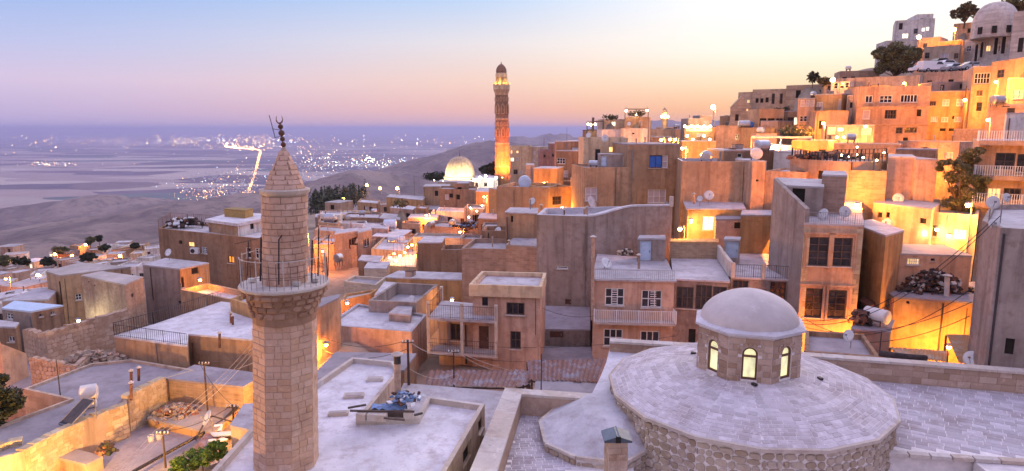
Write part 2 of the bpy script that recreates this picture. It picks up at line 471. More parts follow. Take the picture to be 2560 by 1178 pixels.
# ------------------------------------------------------------------ houses
WSTY = {'w': ('white_paint', 'glass'), 'c': ('white_paint', 'curtain'), 'b': ('brown_wood', 'glass'), 'k': ('dark_wood', 'glass'), 'n': (None, 'void'),
        'l': ('white_paint', 'lit_white'), 'y': ('white_paint', 'lit_warm'), 'o': ('brown_wood', 'lit_orange'), 'd': (None, 'brown_wood'), 'g': (None, 'grey_metal'),
        'p': (None, 'pale_blue'), 'e': (None, 'lit_white'), 'f': (None, 'lit_warm'), 'r': (None, 'lit_orange'), 'u': ('brown_wood', 'blue_paint')}
def add_window(ob, A, t, n, u0, u1, z0, z1, sty, nx=2, ny=1, near=False, dp=.16):
    P = lambda u, z, d: Vector((A.x, A.y, 0)) + t * u - n * d + Vector((0, 0, z))
    fm, pm = WSTY[sty]
    door = sty in 'dgp'
    if fm is None:
        m = MB(); m.quad(P(u0, z0, dp), P(u1, z0, dp), P(u1, z1, dp), P(u0, z1, dp))
        if door:
            w3 = (u1 - u0)
            m = MB()
            m.box(P((u0 + u1) / 2, (z0 + z1) / 2, dp), (w3, .05, z1 - z0), axes=(t, n, Vector((0, 0, 1))))
            for zz in (.28, .72):
                m.box(P((u0 + u1) / 2, z0 + (z1 - z0) * zz, dp - .03), (w3 * .7, .03, (z1 - z0) * .34), axes=(t, n, Vector((0, 0, 1))))
            o = m.build('door', pm, ob)
            MB().box(P(u0 + w3 * .85, z0 + (z1 - z0) * .45, dp - .06), (.05, .06, .16), axes=(t, n, Vector((0, 0, 1)))).build('handle', 'grey_metal', o)
            return o
        return m.build('window', pm, ob)
    fw = min(.075, (u1 - u0) * .09)
    m = MB(); ax = (t, n, Vector((0, 0, 1)))
    d0 = dp * .55
    for (ua, ub, za, zb) in ((u0, u1, z0, z0 + fw), (u0, u1, z1 - fw, z1), (u0, u0 + fw, z0 + fw, z1 - fw), (u1 - fw, u1, z0 + fw, z1 - fw)):
        m.box(P((ua + ub) / 2, (za + zb) / 2, d0), (ub - ua, .07, zb - za), axes=ax)
    iw = (u1 - u0 - 2 * fw); ih = (z1 - z0 - 2 * fw)
    for i in range(1, nx):
        m.box(P(u0 + fw + iw * i / nx, (z0 + z1) / 2, d0), (fw * .9, .06, ih - .002), axes=ax)
    for j in range(1, ny):
        m.box(P((u0 + u1) / 2, z0 + fw + ih * j / ny, d0), (iw - .002, .05, fw * .8), axes=ax)
    o = m.build('window', fm, ob)
    if near and nx * ny <= 12:
        for i in range(nx):
            for j in range(ny):
                a0 = u0 + fw + iw * i / nx; a1 = u0 + fw + iw * (i + 1) / nx; b0 = z0 + fw + ih * j / ny; b1 = z0 + fw + ih * (j + 1) / ny
                tl = random.uniform(-.012, .012)
                MB().quad(P(a0, b0, dp * .8), P(a1, b0, dp * .8 + tl), P(a1, b1, dp * .8 + tl), P(a0, b1, dp * .8)).build('pane', pm, o)
    else:
        MB().quad(P(u0, z0, dp * .8), P(u1, z0, dp * .8), P(u1, z1, dp * .8), P(u0, z1, dp * .8)).build('pane', pm, o)
    if near:
        MB().box(P((u0 + u1) / 2, z0 - .045, -.02), (u1 - u0 + .16, .18, .07), axes=ax).build('sill', 'coping', o)
    return o
RW = random.Random(77)
def house_poly(label, poly, zt, zb, wall='tan', roof='conc', par=0.0, pt=.22, ov=0.0, wins=(), name='house', cat='house', group=None, near=False, slab=.13, ctrl=True, extra=2.5, walls=None, coping=None):
    """poly: corners in plan, in the order the photo pixels were given; edge i runs from corner i to i+1"""
    poly = [Vector((p[0], p[1], 0)) for p in poly]
    n = len(poly); sg = 1 if area(poly) > 0 else -1
    cx = sum(p.x for p in poly) / n; cy = sum(p.y for p in poly) / n
    ob = thing(name, label, cat, (cx, cy, zb), group)
    if ctrl:
        for p in poly: CTRL.append((p.x, p.y, zb))
        CTRL.append((cx, cy, zb))
    byedge = {}
    for wv in wins:
        byedge.setdefault(wv[0], []).append(wv)
    ztw = zt if par > 0 else zt - slab
    mbs = {}
    todo = []
    for i in range(n):
        A, B = poly[i], poly[(i + 1) % n]
        t = (B - A); l = t.length; t = t / l
        nn = Vector((t.y, -t.x, 0)) * sg
        mb = mbs.setdefault((walls or {}).get(i, wall), MB())
        rects = []
        for wv in byedge.get(i, []):
            _, x0, y0, x1, y1, sty = wv[:6]
            a = UW(x0, y0, A, B); b = UW(x1, y1, A, B)
            u0, u1 = sorted(((a - A).to_2d().dot(t.to_2d()), (b - A).to_2d().dot(t.to_2d())))
            z0, z1 = sorted((a.z, b.z))
            u0 = max(.06, u0); u1 = min(l - .06, u1); z1 = min(z1, ztw - .08); z0 = max(z0, zb - extra + .1)
            if u1 - u0 < .1 or z1 - z0 < .1: continue
            rects.append((u0, u1, z0, z1)); todo.append((A, t, nn, u0, u1, z0, z1, sty) + tuple(wv[6:8]))
        us = sorted({0.0, l} | {r[0] for r in rects} | {r[1] for r in rects}); zs = sorted({zb - extra, ztw} | {r[2] for r in rects} | {r[3] for r in rects})
        P = lambda u, z, d=0.0: A + t * u - nn * d + Vector((0, 0, z))
        for ia in range(len(us) - 1):
            for ja in range(len(zs) - 1):
                um = (us[ia] + us[ia + 1]) / 2; zm = (zs[ja] + zs[ja + 1]) / 2
                if any(r[0] < um < r[1] and r[2] < zm < r[3] for r in rects): continue
                mb.quad(P(us[ia], zs[ja]), P(us[ia + 1], zs[ja]), P(us[ia + 1], zs[ja + 1]), P(us[ia], zs[ja + 1]))
        for (u0, u1, z0, z1) in rects:
            D = .19
            mb.quad(P(u0, z0), P(u1, z0), P(u1, z0, D), P(u0, z0, D)); mb.quad(P(u0, z1), P(u1, z1), P(u1, z1, D), P(u0, z1, D))
            mb.quad(P(u0, z0), P(u0, z1), P(u0, z1, D), P(u0, z0, D)); mb.quad(P(u1, z0), P(u1, z1), P(u1, z1, D), P(u1, z0, D))
    for wm, mb in mbs.items():
        mb.build('wall', wm, ob)
    for a in todo:
        nx = a[8] if len(a) > 8 else 2; ny = a[9] if len(a) > 9 else 1
        add_window(ob, *a[:8], nx, ny, near)
    if par > 0:
        ins = inset(poly, pt)
        rf = MB(); rf.add([(p.x, p.y, zt - par) for p in poly], [tuple(range(n))]); rf.build('roof', roof, ob)
        pm = MB()
        for i in range(n):
            j = (i + 1) % n
            a, b, c, d = poly[i], poly[j], ins[j], ins[i]
            pm.quad((a.x, a.y, zt), (b.x, b.y, zt), (c.x, c.y, zt), (d.x, d.y, zt))
            pm.quad((d.x, d.y, zt), (c.x, c.y, zt), (c.x, c.y, zt - par), (d.x, d.y, zt - par))
        pm.build('parapet', coping or wall, ob)
    else:
        op = inset(poly, -max(ov, .02))
        MB().prism(op, zt - slab, zt, True, True).build('roof', roof, ob)
    HOUSES.append((ob, poly, zt - par, zb))
    if near or wall in ('tan', 'brown', 'grey', 'pink', 'salmon'):       # drain pipes and cables down the walls
        for i in range(n):
            A, B = poly[i], poly[(i + 1) % n]; t = B - A; l = t.length; t = t / l; nn = Vector((t.y, -t.x, 0)) * sg
            if nn.y > -.2 or l < 2.5: continue
            for _ in range(RW.choice((0, 1, 1, 2))):
                u = RW.choice((RW.uniform(.12, .4), l - RW.uniform(.12, .4), RW.uniform(.3, l - .3)))
                if any(abs(a[0].x - A.x) < 1e-6 and a[3] - .15 < u < a[4] + .15 for a in todo): continue
                p = A + t * u + nn * .05; r_ = RW.choice((.02, .03, .05))
                MB().tube([Vector((p.x, p.y, ztw - RW.uniform(0, .5))), Vector((p.x + RW.uniform(-.05, .05), p.y, zb + (ztw - zb) * RW.choice((0, 0, .4))))], r_, 6).build('drain_pipe', RW.choice(('rust', 'grey_metal', 'pale_pipe', 'dark_metal')), ob)
    return dict(ob=ob, poly=poly, zt=zt, zb=zb, roofz=zt - par, sg=sg)
def Hs(label, pts, Y, h=6.0, pb=None, **k):
    """roof outline in photo pixels, flat roof, Y = depth of the first corner"""
    p0 = U(pts[0][0], pts[0][1], Y); z = p0.z
    poly = [UZ(x, y, z) for x, y in pts]
    zb = U(pts[0][0], pb, Y).z if pb else z - h
    return house_poly(label, poly, z, zb, **k)
def Hb(label, xl, yt, xr, Yl, Yr, thick, h=6.0, pb=None, skew=0.0, auto=True, **k):
    """front wall between two photo columns at depths Yl and Yr, roof height from the pixel (xl, yt)"""
    A = U(xl, yt, Yl); B0 = U(xr, yt, Yr)
    wl = list(k.get('wins', ()))
    if len(wl) < 2 and auto and Yl > 60:
        s_ = FPX / Yl; wpx = xr - xl
        for q in range(max(0, min(4, int(wpx / s_ / 1.9)))):
            cx_ = xl + wpx * (q + RW.uniform(.3, .7)) / max(1, int(wpx / s_ / 1.9))
            for fl in range(RW.choice((1, 1, 2))):
                cy_ = yt + s_ * (1.2 + 2.7 * fl + RW.uniform(-.1, .2))
                if RW.random() < .75 and not any(abs(cx_ - (w_[1] + w_[3]) / 2) < s_ * 1.6 for w_ in wl if len(w_) > 3 and fl == 0):
                    wl.append((0, cx_ - s_ * .42, cy_, cx_ + s_ * .42, cy_ + s_ * RW.uniform(.9, 1.2), RW.choice('kkbcwnnyc'), 2, RW.choice((1, 2))))
        k['wins'] = wl
    t = (B0 - A); t.z = 0; l = t.length; t = t / l
    nb = Vector((-t.y, t.x, 0)) * thick + t * skew
    poly = [A, B0, B0 + nb, A + nb]
    zb = U(xl, pb, Yl).z if pb else A.z - h
    return house_poly(label, poly, A.z, zb, **k)
def railing(parent, pts, ht, mat='dark_metal', step=.18, r=.008, posts=1.6, top=.014):
    m = MB()
    for a, b in zip(pts[:-1], pts[1:]):
        a = Vector(a); b = Vector(b); l = (b - a).length
        up = Vector((0, 0, ht))
        m.bar(a + up, b + up, top * 2); m.bar(a + up * .1, b + up * .1, top * 1.4)
        k = max(1, int(l / step))
        for i in range(k + 1):
            p = a.lerp(b, i / k); big = posts and i % max(1, int(posts / step)) == 0
            m.bar(p, p + up * (1.04 if big else 1), r * (4 if big else 2))
    return stuff(m.build('railing', mat, parent))

# ================================================================== STONE PIECES
def unit_block(name, mat, bev=.12):
    """a cut block, 1 x 1 x 1, its outer (+Y) face a little smaller than its bed"""
    b = bev * .5
    vs = [(-.5, 0, -.5), (.5, 0, -.5), (.5, 0, .5), (-.5, 0, .5), (-.5, .6, -.5), (.5, .6, -.5), (.5, .6, .5), (-.5, .6, .5),
          (-.5 + b * .6, 1, -.5 + b), (.5 - b * .6, 1, -.5 + b), (.5 - b * .6, 1, .5 - b), (-.5 + b * .6, 1, .5 - b)]
    fs = [(3, 2, 1, 0)]
    for k in (0, 4):
        fs += [(k + i, k + (i + 1) % 4, k + 4 + (i + 1) % 4, k + 4 + i) for i in range(4)]
    fs.append((8, 9, 10, 11))
    me = bpy.data.meshes.new(name); me.from_pydata(vs, [], fs); me.materials.append(MATS[mat])
    return me
def unit_rubble(name, mat, seed, n=7):
    rnd = random.Random(seed)
    vs = []; fs = []
    ang = [2 * math.pi * (i + rnd.uniform(-.25, .25)) / n for i in range(n)]
    rad = [rnd.uniform(.47, .6) for _ in range(n)]
    for d, k in ((0, 1.0), (.55, 1.0), (1.0, .78)):
        for a, r in zip(ang, rad):
            c, s_ = math.cos(a) * r * k, math.sin(a) * r * k
            q = max(abs(c), abs(s_)); sq = 1 + .18 * (1 - abs(abs(math.cos(a)) - abs(math.sin(a))))
            vs.append((max(-.5, min(.5, c * sq)), d * (1 + (rnd.uniform(-.1, .1) if d == 1 else 0)), max(-.5, min(.5, s_ * sq))))
    for k in (0, n):
        fs += [(k + i, k + (i + 1) % n, k + n + (i + 1) % n, k + n + i) for i in range(n)]
    fs.append(tuple(range(2 * n, 3 * n)))
    me = bpy.data.meshes.new(name); me.from_pydata(vs, [], fs); me.materials.append(MATS[mat])
    return me
def place(items, name, meshes, parent, limit=300, eye=Vector((0, 0, 0)), rest='rest', facing=True):
    """items: (centre, x axis, outward normal, up axis, lx, depth, lz). The ones that show largest are objects, the rest one part."""
    def score(it):
        c, ax, nn, up, lx, dp, lz = it
        v = eye - c
        return nn.dot(v.normalized()) * lx * lz / max(v.length, 1) ** 2
    its = sorted(items, key=score, reverse=True)
    o0 = ORG[parent.name]
    for k, it in enumerate(its[:limit]):
        c, ax, nn, up, lx, dp, lz = it
        if facing and score(it) <= 0:
            its = its[:k] + its[k:]
            limit = k
            break
        me = meshes[k % len(meshes)]
        ob = bpy.data.objects.new(name, me)
        M = Matrix(((ax.x * lx, nn.x * dp, up.x * lz, c.x - o0.x), (ax.y * lx, nn.y * dp, up.y * lz, c.y - o0.y), (ax.z * lx, nn.z * dp, up.z * lz, c.z - o0.z), (0, 0, 0, 1)))
        ob.parent = parent
        ob.matrix_local = M
        COL.objects.link(ob)
    r = MB()
    for k, it in enumerate(its[limit:]):
        c, ax, nn, up, lx, dp, lz = it
        me = meshes[k % len(meshes)]
        r.add([c + ax * (v.co.x * lx) + nn * (v.co.y * dp) + up * (v.co.z * lz) for v in me.vertices], [tuple(p.vertices) for p in me.polygons])
    if r.v:
        stuff(r.build(rest, meshes[0].materials[0], parent))
def wall_blocks(A, B, z0, z1, course, blen, nn, proud=.02, jl=.35, gap=.012, top=None, jz=0.0):
    """courses of blocks on the vertical wall A-B (seen from the side nn); top(u) may cut the upper edge"""
    out = []
    A = Vector((A[0], A[1], 0)); B = Vector((B[0], B[1], 0)); t = B - A; l = t.length; t /= l
    k = 0; z = z0
    while z < z1 - course * .4:
        ch = min(course * random.uniform(1 - jz, 1 + jz), z1 - z)
        u = -blen * random.uniform(0, .8) if k % 2 else 0.0
        while u < l - .05:
            bl = blen * random.uniform(1 - jl, 1 + jl)
            a = max(u, 0); b = min(u + bl, l)
            if l - b < blen * .3: b = l
            if b - a > .06 and (top is None or z + ch < top((a + b) / 2) + .02):
                out.append((A + t * ((a + b) / 2) + Vector((0, 0, z + ch / 2)), t, nn, Vector((0, 0, 1)), b - a - gap, proud * random.uniform(.5, 1.5), ch - gap))
            u = b if b == l else u + bl
        z += ch; k += 1
    return out

# ================================================================== MINARET
YM = 24.0
def axpt(py):
    px = float(np.interp(py, [290, 365, 475, 705, 1178, 1400], [697, 709, 712, 712, 717, 720]))
    return U(px, py, YM)
mbase = axpt(1300)
minaret = thing('minaret', 'tall octagonal stone minaret with cone cap and wire-railed balcony beside the pale flat roof', 'minaret', mbase)
CTRL.append((mbase.x, mbase.y, mbase.z))
def mr(l, r, py):
    return (U(r, py, YM).x - U(l, py, YM).x) / 2
def ring(m, py, r, n, a0):
    c = axpt(py); o = len(m.v)
    for i in range(n):
        t = a0 + 2 * math.pi * i / n
        m.v.append(Vector((c.x + r * math.cos(t), c.y + r * math.sin(t), c.z)))
    return o
def loft(levels, n, a0, cap=True):
    m = MB(); os_ = [ring(m, py, r, n, a0) for py, r in levels]
    for a, b in zip(os_[:-1], os_[1:]):
        for i in range(n):
            m.f.append((a + i, a + (i + 1) % n, b + (i + 1) % n, b + i))
    if cap:
        m.f.append(tuple(os_[-1] + i for i in range(n))); m.f.append(tuple(os_[0] + i for i in reversed(range(n))))
    return m
VA = -math.pi / 2 - R(18)          # one corner of the octagon points to the camera
Rsh = mr(639, 799, 1000); Rcyl = mr(659, 767, 600); Rbal = mr(604, 819, 706)
loft([(1330, Rsh + .02), (1178, Rsh - .03), (792, Rsh - .09)], 8, VA).build('shaft', 'minaret_mortar', minaret)
loft([(716, Rcyl - .03), (480, Rcyl - .035)], 28, 0).build('upper_shaft', 'minaret_mortar', minaret)
corb = loft([(797, Rsh - .08), (770, Rsh - .05), (754, Rsh + .01), (740, Rsh + .09), (728, Rsh + .20), (718, Rbal - .07), (713, Rbal - .03)], 16, VA).build('corbel', 'corbel_stone', minaret)
loft([(713, Rbal), (708, Rbal + .03), (705, Rbal + .02)], 16, VA).build('balcony_floor', 'coping', minaret)
loft([(488, Rcyl - .02), (482, Rcyl + .07), (474, Rcyl + .10), (471, Rcyl + .06)], 32, 0).build('cornice', 'coping', minaret)
Rc = mr(664, 762, 472)
loft([(473, Rc), (368, .06)], 24, 0).build('cone_core', 'minaret_mortar', minaret)
ub = [unit_block('stone', 'minaret_stone', .10), unit_block('stone_b', 'minaret_stone', .2)]
its = []
# shaft courses, face by face
pys = list(np.linspace(1300, 796, 33))
for k in range(len(pys) - 1):
    p0, p1 = pys[k], pys[k + 1]
    c0, c1 = axpt(p0), axpt(p1)
    rr = float(np.interp((p0 + p1) / 2, [792, 1178, 1330], [Rsh - .09, Rsh - .03, Rsh + .02]))
    for i in range(8):
        a, b = VA + math.pi / 4 * i, VA + math.pi / 4 * (i + 1)
        cm = (c0 + c1) / 2
        A = Vector((cm.x + rr * math.cos(a), cm.y + rr * math.sin(a), cm.z)); B = Vector((cm.x + rr * math.cos(b), cm.y + rr * math.sin(b), cm.z))
        t = (B - A); l = t.length; t /= l; nn = Vector((t.y, -t.x, 0))
        cuts = [0, l * random.uniform(.34, .66), l] if random.random() < .62 else [0, l * random.uniform(.26, .38), l * random.uniform(.6, .74), l]
        for u, v in zip(cuts[:-1], cuts[1:]):
            its.append((A + t * ((u + v) / 2), t, nn, Vector((0, 0, 1)), v - u - .012, .030 * random.uniform(.6, 1.25), (c1.z - c0.z) - .012))
pys = list(np.linspace(706, 489, 15))
for k in range(len(pys) - 1):
    c0, c1 = axpt(pys[k]), axpt(pys[k + 1]); cm = (c0 + c1) / 2; n = 13; off = random.random()
    for i in range(n):
        a = 2 * math.pi * (i + off) / n
        nn = Vector((math.cos(a), math.sin(a), 0)); t = Vector((-math.sin(a), math.cos(a), 0))
        its.append((Vector((cm.x, cm.y, cm.z)) + nn * (Rcyl - .055), t, nn, Vector((0, 0, 1)), 2 * math.pi * Rcyl / n - .012, .06 * random.uniform(.85, 1.15), c1.z - c0.z - .012))
pys = list(np.linspace(472, 378, 9))
for k in range(len(pys) - 1):
    c0, c1 = axpt(pys[k]), axpt(pys[k + 1]); cm = (c0 + c1) / 2
    rr = float(np.interp((pys[k] + pys[k + 1]) / 2, [368, 473], [.06, Rc]))
    n = max(5, int(2 * math.pi * rr / .42)); off = random.random()
    dz = c1.z - c0.z; dr = (Rc - .06) * (pys[k] - pys[k + 1]) / 105
    sl = math.hypot(dz, dr)
    for i in range(n):
        a = 2 * math.pi * (i + off) / n
        out = Vector((math.cos(a), math.sin(a), 0)); t = Vector((-math.sin(a), math.cos(a), 0))
        up = (Vector((0, 0, dz)) - out * dr).normalized(); nn = t.cross(up)
        if nn.dot(out) < 0: nn = -nn
        its.append((Vector((cm.x, cm.y, cm.z)) + out * (rr - .03), t, nn, up, 2 * math.pi * rr / n - .012, .038 * random.uniform(.8, 1.15), sl - .010))
place(its, 'stone', ub, minaret, 300, rest='far_stones')
# finial
m = MB()
tip = axpt(372)
for py, pr in ((362, 6.5), (348, 6), (333, 7.6), (317, 6.4)):
    m.sphere(axpt(py), pr * YM / 1650, 12, 8)
m.tube([tip, axpt(306)], .022, 6)
m.build('finial', 'rust', minaret, True)
m = MB(); cc = axpt(298); pts = []; rad = []
for k in range(15):
    a = -math.pi / 2 - R(138) + R(276) * k / 14
    pts.append(cc + Vector((math.cos(a) * .115, 0, math.sin(a) * .15))); rad.append(.006 + .022 * math.sin(math.pi * k / 14))
m.tube(pts, rad, 6); m.build('crescent', 'rust', minaret, True)
m = MB()
m.tube([U(673, 288, YM), U(688, 344, YM)], .014, 5); m.tube([U(680, 322, YM), U(700, 325, YM)], .010, 5); m.tube([U(686, 344, YM), U(705, 341, YM)], .012, 5)
m.build('antenna', 'dark_metal', minaret)
# balcony railing
cb = axpt(704); rb = Rbal - .06
m = MB(); m2 = MB(); hR = 1.02
prev = None
NB = 40
for i in range(NB):
    a = 2 * math.pi * i / NB; p = cb + Vector((math.cos(a) * rb, math.sin(a) * rb, 0)); q = cb + Vector((math.cos(2 * math.pi * (i + 1) / NB) * rb, math.sin(2 * math.pi * (i + 1) / NB) * rb, 0))
    hh = hR * (1 - .0 * (i % 3))
    if i % 4 == 0:
        m2.tube([p, p + Vector((0, 0, hR + .06))], .020, 6)
    else:
        m.tube([p, p + Vector((0, 0, hR * random.uniform(.8, 1.0)))], .008, 4)
    for f_ in (.45,):
        m.bar(p + Vector((0, 0, hR * f_)), q + Vector((0, 0, hR * f_)), .012)
    if i % 9 not in (2, 3): m2.bar(p + Vector((0, 0, hR)), q + Vector((0, 0, hR)), .020)
stuff(m.build('wire_railing', 'dark_metal', minaret)); m2.build('pipe_railing', 'pale_pipe', minaret)
for px, y0, y1, rr in ((651, 703, 593, .035), (619, 690, 604, .02), (779, 706, 600, .03), (795, 690, 572, .026), (820, 690, 588, .018)):
    MB().tube([U(px, y0, YM - .4), U(px + 2, y1, YM - .4)], rr, 6).build('pole', 'dark_metal', minaret)
MB().tube([U(697, 712, YM - 1.4), U(697, 600, YM - 1.4), U(705, 588, YM - 1.4)], .026, 6).build('pole', 'dark_metal', minaret)
MB().tube([U(651, 595, YM - .4), U(588, 610, YM - .4)], .012, 5).build('bracket', 'dark_metal', minaret)
for px, py in ((683, 708), (742, 709), (630, 700), (787, 700)):
    c = UZ(px, py, cb.z + .08); MB().box(c, (.26, .18, .13), random.uniform(-.6, .6)).build('junction_box', 'pale_pipe', minaret)
# ragged stones of the corbel
its = []
for py, rr, n_ in ((772, Rsh - .05, 18), (755, Rsh + .01, 20), (739, Rsh + .10, 22), (724, Rbal - .12, 26)):
    c = axpt(py)
    for i in range(n_):
        a = 2 * math.pi * (i + random.uniform(-.15, .15)) / n_; nn = Vector((math.cos(a), math.sin(a), 0)); t = Vector((-nn.y, nn.x, 0))
        its.append((Vector((c.x, c.y, c.z)) + nn * (rr - .06), t, nn, Vector((0, 0, 1)), 2 * math.pi * rr / n_ * random.uniform(.75, .98), .10 * random.uniform(.6, 1.5), .22 * random.uniform(.7, 1.1)))
place(its, 'corbel_block', [unit_block('corbel_block', 'corbel_stone', .4), unit_rubble('corbel_block', 'corbel_stone', 78)], minaret, 100, rest='far_corbel_blocks')

# ================================================================== MOSQUE WITH THE DOMED LANTERN
MC = Vector((10.40, 28.0, 0)); RA = 5.95; ZR = -11.35; ZL = -10.35; RL = 2.24
LC = Vector((10.40, 28.0, 0))
mosque = thing('mosque_roof', 'low conical mosque roof of pale paving stones carrying a small domed octagonal lantern', 'mosque', (MC.x, MC.y, -16.0))
for a in range(0, 360, 45): CTRL.append((MC.x + 7 * math.cos(R(a)), MC.y + 7 * math.sin(R(a)), -17.0))
NA = 16; A0 = R(-36)
def rim(i, r, z):
    a = A0 + 2 * math.pi * i / NA
    return Vector((MC.x + r * math.cos(a), MC.y + r * math.sin(a), z))
SEG = [(RA, ZR, 4.5, -10.80, 8), (4.5, -10.80, 2.0, ZL, 9)]     # the roof bulges: steeper towards its rim
m = MB(); its = []
utile = [unit_block('tile', 'wash_tile', .10)]
for ra, za, rb_, zb_, rows in SEG:
    for i in range(NA):
        a, b = rim(i, ra, za), rim(i + 1, ra, za); c, d = rim(i + 1, rb_, zb_), rim(i, rb_, zb_)
        m.quad(a, b, c, d)
        up = ((c + d) / 2 - (a + b) / 2); sl = up.length; upn = up.normalized(); t = (b - a).normalized(); nn = t.cross(upn)
        if nn.z < 0: nn = -nn
        for k in range(rows):
            fm_ = (k + .5) / rows
            L0 = a.lerp(d, fm_); L1 = b.lerp(c, fm_); l = (L1 - L0).length
            u = -random.uniform(0, .4)
            while u < l - .04:
                bl = .46 * random.uniform(.7, 1.3); x0, x1 = max(u, 0), min(u + bl, l)
                if l - x1 < .15: x1 = l
                if x1 - x0 > .08: its.append((L0 + t * ((x0 + x1) / 2), t, nn, upn, x1 - x0 - .026, .014 * random.uniform(.3, 1.5), sl / rows - .026))
                u = x1 if x1 == l else u + bl
m.build('apron', 'lime_mortar', mosque)
place(its, 'tile', utile, mosque, 300, rest='far_tiles')
# rim moulding and rubble drum wall
m = MB()
for i in range(NA):
    p = [rim(i, RA - .12, ZR + .03), rim(i + 1, RA - .12, ZR + .03), rim(i + 1, RA + .10, ZR - .01), rim(i, RA + .10, ZR - .01)]
    q = [v - Vector((0, 0, .13)) for v in p]
    m.add(p + q, [(0, 1, 2, 3), (3, 2, 6, 7), (7, 6, 5, 4), (4, 5, 1, 0)])
m.build('rim_moulding', 'coping', mosque)
m = MB(); its = []
for i in range(NA):
    a, b = rim(i, RA - .06, 0), rim(i + 1, RA - .06, 0)
    m.quad((a.x, a.y, -16), (b.x, b.y, -16), (b.x, b.y, ZR - .1), (a.x, a.y, ZR - .1))
    t = (b - a).normalized(); nn = Vector((t.y, -t.x, 0))
    if nn.dot(a - MC) < 0: nn = -nn
    if nn.y < .45: its += wall_blocks(a, b, -13.75, ZR - .13, .30, .40, nn, .07, .4, .035, jz=.25)
m.build('drum_wall', 'lime_mortar', mosque)
ur = [unit_rubble('wall_stone', 'rubble', s_) for s_ in range(6)]
place(its, 'wall_stone', ur, mosque, 300, rest='far_wall_stones')
# lantern
HL = 1.95
LA = R(-107 - 22.5)
def lan(i, r, z):
    a = LA + math.pi / 4 * i
    return Vector((LC.x + r * math.cos(a), LC.y + r * math.sin(a), z))
lantern = MB()
ublk = [unit_block('lantern_block', 'lantern_stone', .10)]
lit_faces = []
its = []
core = MB()
Rl = RL
for i in range(8):
    A, B = lan(i, Rl, 0), lan(i + 1, Rl, 0); t = (B - A); l = t.length; t /= l; nn = Vector((t.y, -t.x, 0))
    if nn.dot((A + B) / 2 - LC) < 0: nn = -nn
    Pw = lambda u, z, d=0.0: Vector((A.x, A.y, 0)) + t * u - nn * d + Vector((0, 0, z))
    z0 = ZL - .25; z1 = ZL + HL
    ww = .62; wz0 = ZL + .06; wz1 = ZL + 1.16; u0 = l / 2 - ww / 2; u1 = l / 2 + ww / 2
    # wall with an arched opening, made of strips
    N = 10; arc = [(l / 2 - ww / 2 * math.cos(math.pi * k / N), wz1 + ww / 2 * math.sin(math.pi * k / N)) for k in range(N + 1)]
    core.quad(Pw(0, z0), Pw(u0, z0), Pw(u0, z1), Pw(0, z1)); core.quad(Pw(u1, z0), Pw(l, z0), Pw(l, z1), Pw(u1, z1)); core.quad(Pw(u0, z0), Pw(u1, z0), Pw(u1, wz0), Pw(u0, wz0))
    for (ua, za), (ub_, zb_) in zip(arc[:-1], arc[1:]):
        core.quad(Pw(ua, za), Pw(ub_, zb_), Pw(ub_, z1), Pw(ua, z1)); core.quad(Pw(ua, za), Pw(ub_, zb_), Pw(ub_, zb_, .3), Pw(ua, za, .3))
    core.quad(Pw(u0, wz0), Pw(u0, wz1), Pw(u0, wz1, .3), Pw(u0, wz0, .3)); core.quad(Pw(u1, wz0), Pw(u1, wz1), Pw(u1, wz1, .3), Pw(u1, wz0, .3)); core.quad(Pw(u0, wz0), Pw(u1, wz0), Pw(u1, wz0, .3), Pw(u0, wz0, .3))
    for it in wall_blocks(A, B, ZL - .05, z1 - .02, .27, .52, nn, .03, .3, .02):
        u = (it[0] - Vector((A.x, A.y, it[0].z))).dot(t); zc = it[0].z; hw = it[4] / 2
        if zc > wz1 + ww / 2 + .16:
            its.append(it); continue
        # trim the block back to the jambs of the opening
        r_ = ww / 2 + .012
        if zc > wz1: r_ = max(.05, math.sqrt(max(0, (ww / 2 + .17) ** 2 - (zc - wz1) ** 2)))
        lo, hi = u - hw, u + hw; a_, b_ = l / 2 - r_, l / 2 + r_
        for (x0, x1) in ((lo, min(hi, a_)), (max(lo, b_), hi)):
            if x1 - x0 > .05: its.append((Vector((A.x, A.y, 0)) + t * ((x0 + x1) / 2) + Vector((0, 0, zc)), t, nn, it[3], x1 - x0, it[5], it[6]))
    # voussoirs
    for k in range(7):
        th = math.pi * (k + .5) / 7; rr = ww / 2 + .10
        rad = t * (-math.cos(th)) + Vector((0, 0, math.sin(th)))
        its.append((Pw(l / 2, wz1) + rad * rr, rad.cross(nn), nn, rad, (ww / 2 + .1) * math.pi / 7 - .012, .045, .17))
    fm = MB(); d = .10
    ax = (t, nn, Vector((0, 0, 1)))
    for (ua, ub_, za, zb_) in ((u0, u0 + .08, wz0, wz1), (u1 - .08, u1, wz0, wz1), (u0 + .08, u1 - .08, wz0, wz0 + .09), (u0 + .08, u1 - .08, wz1 - .14, wz1 - .05)):
        fm.box(Pw((ua + ub_) / 2, (za + zb_) / 2, d), (ub_ - ua, .08, zb_ - za), axes=ax)
    ap = [Pw(l / 2 - (ww / 2 - .04) * math.cos(math.pi * k / N), wz1 + (ww / 2 - .04) * math.sin(math.pi * k / N), d) for k in range(N + 1)]
    for p_, q_ in zip(ap[:-1], ap[1:]): fm.bar(p_, q_, .08, .08, up=nn)
    wob = fm.build('window', 'brown_wood', mosque)
    MB().quad(Pw(u0 + .08, wz0 + .09, d + .02), Pw(u1 - .08, wz0 + .09, d + .02), Pw(u1 - .08, wz1 - .14, d + .02), Pw(u0 + .08, wz1 - .14, d + .02)).build('pane', 'lit_green', wob)
    MB().add([Pw(l / 2 - (ww / 2 - .06) * math.cos(math.pi * k / N), wz1 - .05 + (ww / 2 - .03) * math.sin(math.pi * k / N), d + .02) for k in range(N + 1)], [tuple(range(N + 1))]).build('fanlight', 'lit_green', wob)
core.build('lantern_wall', 'lime_mortar', mosque)
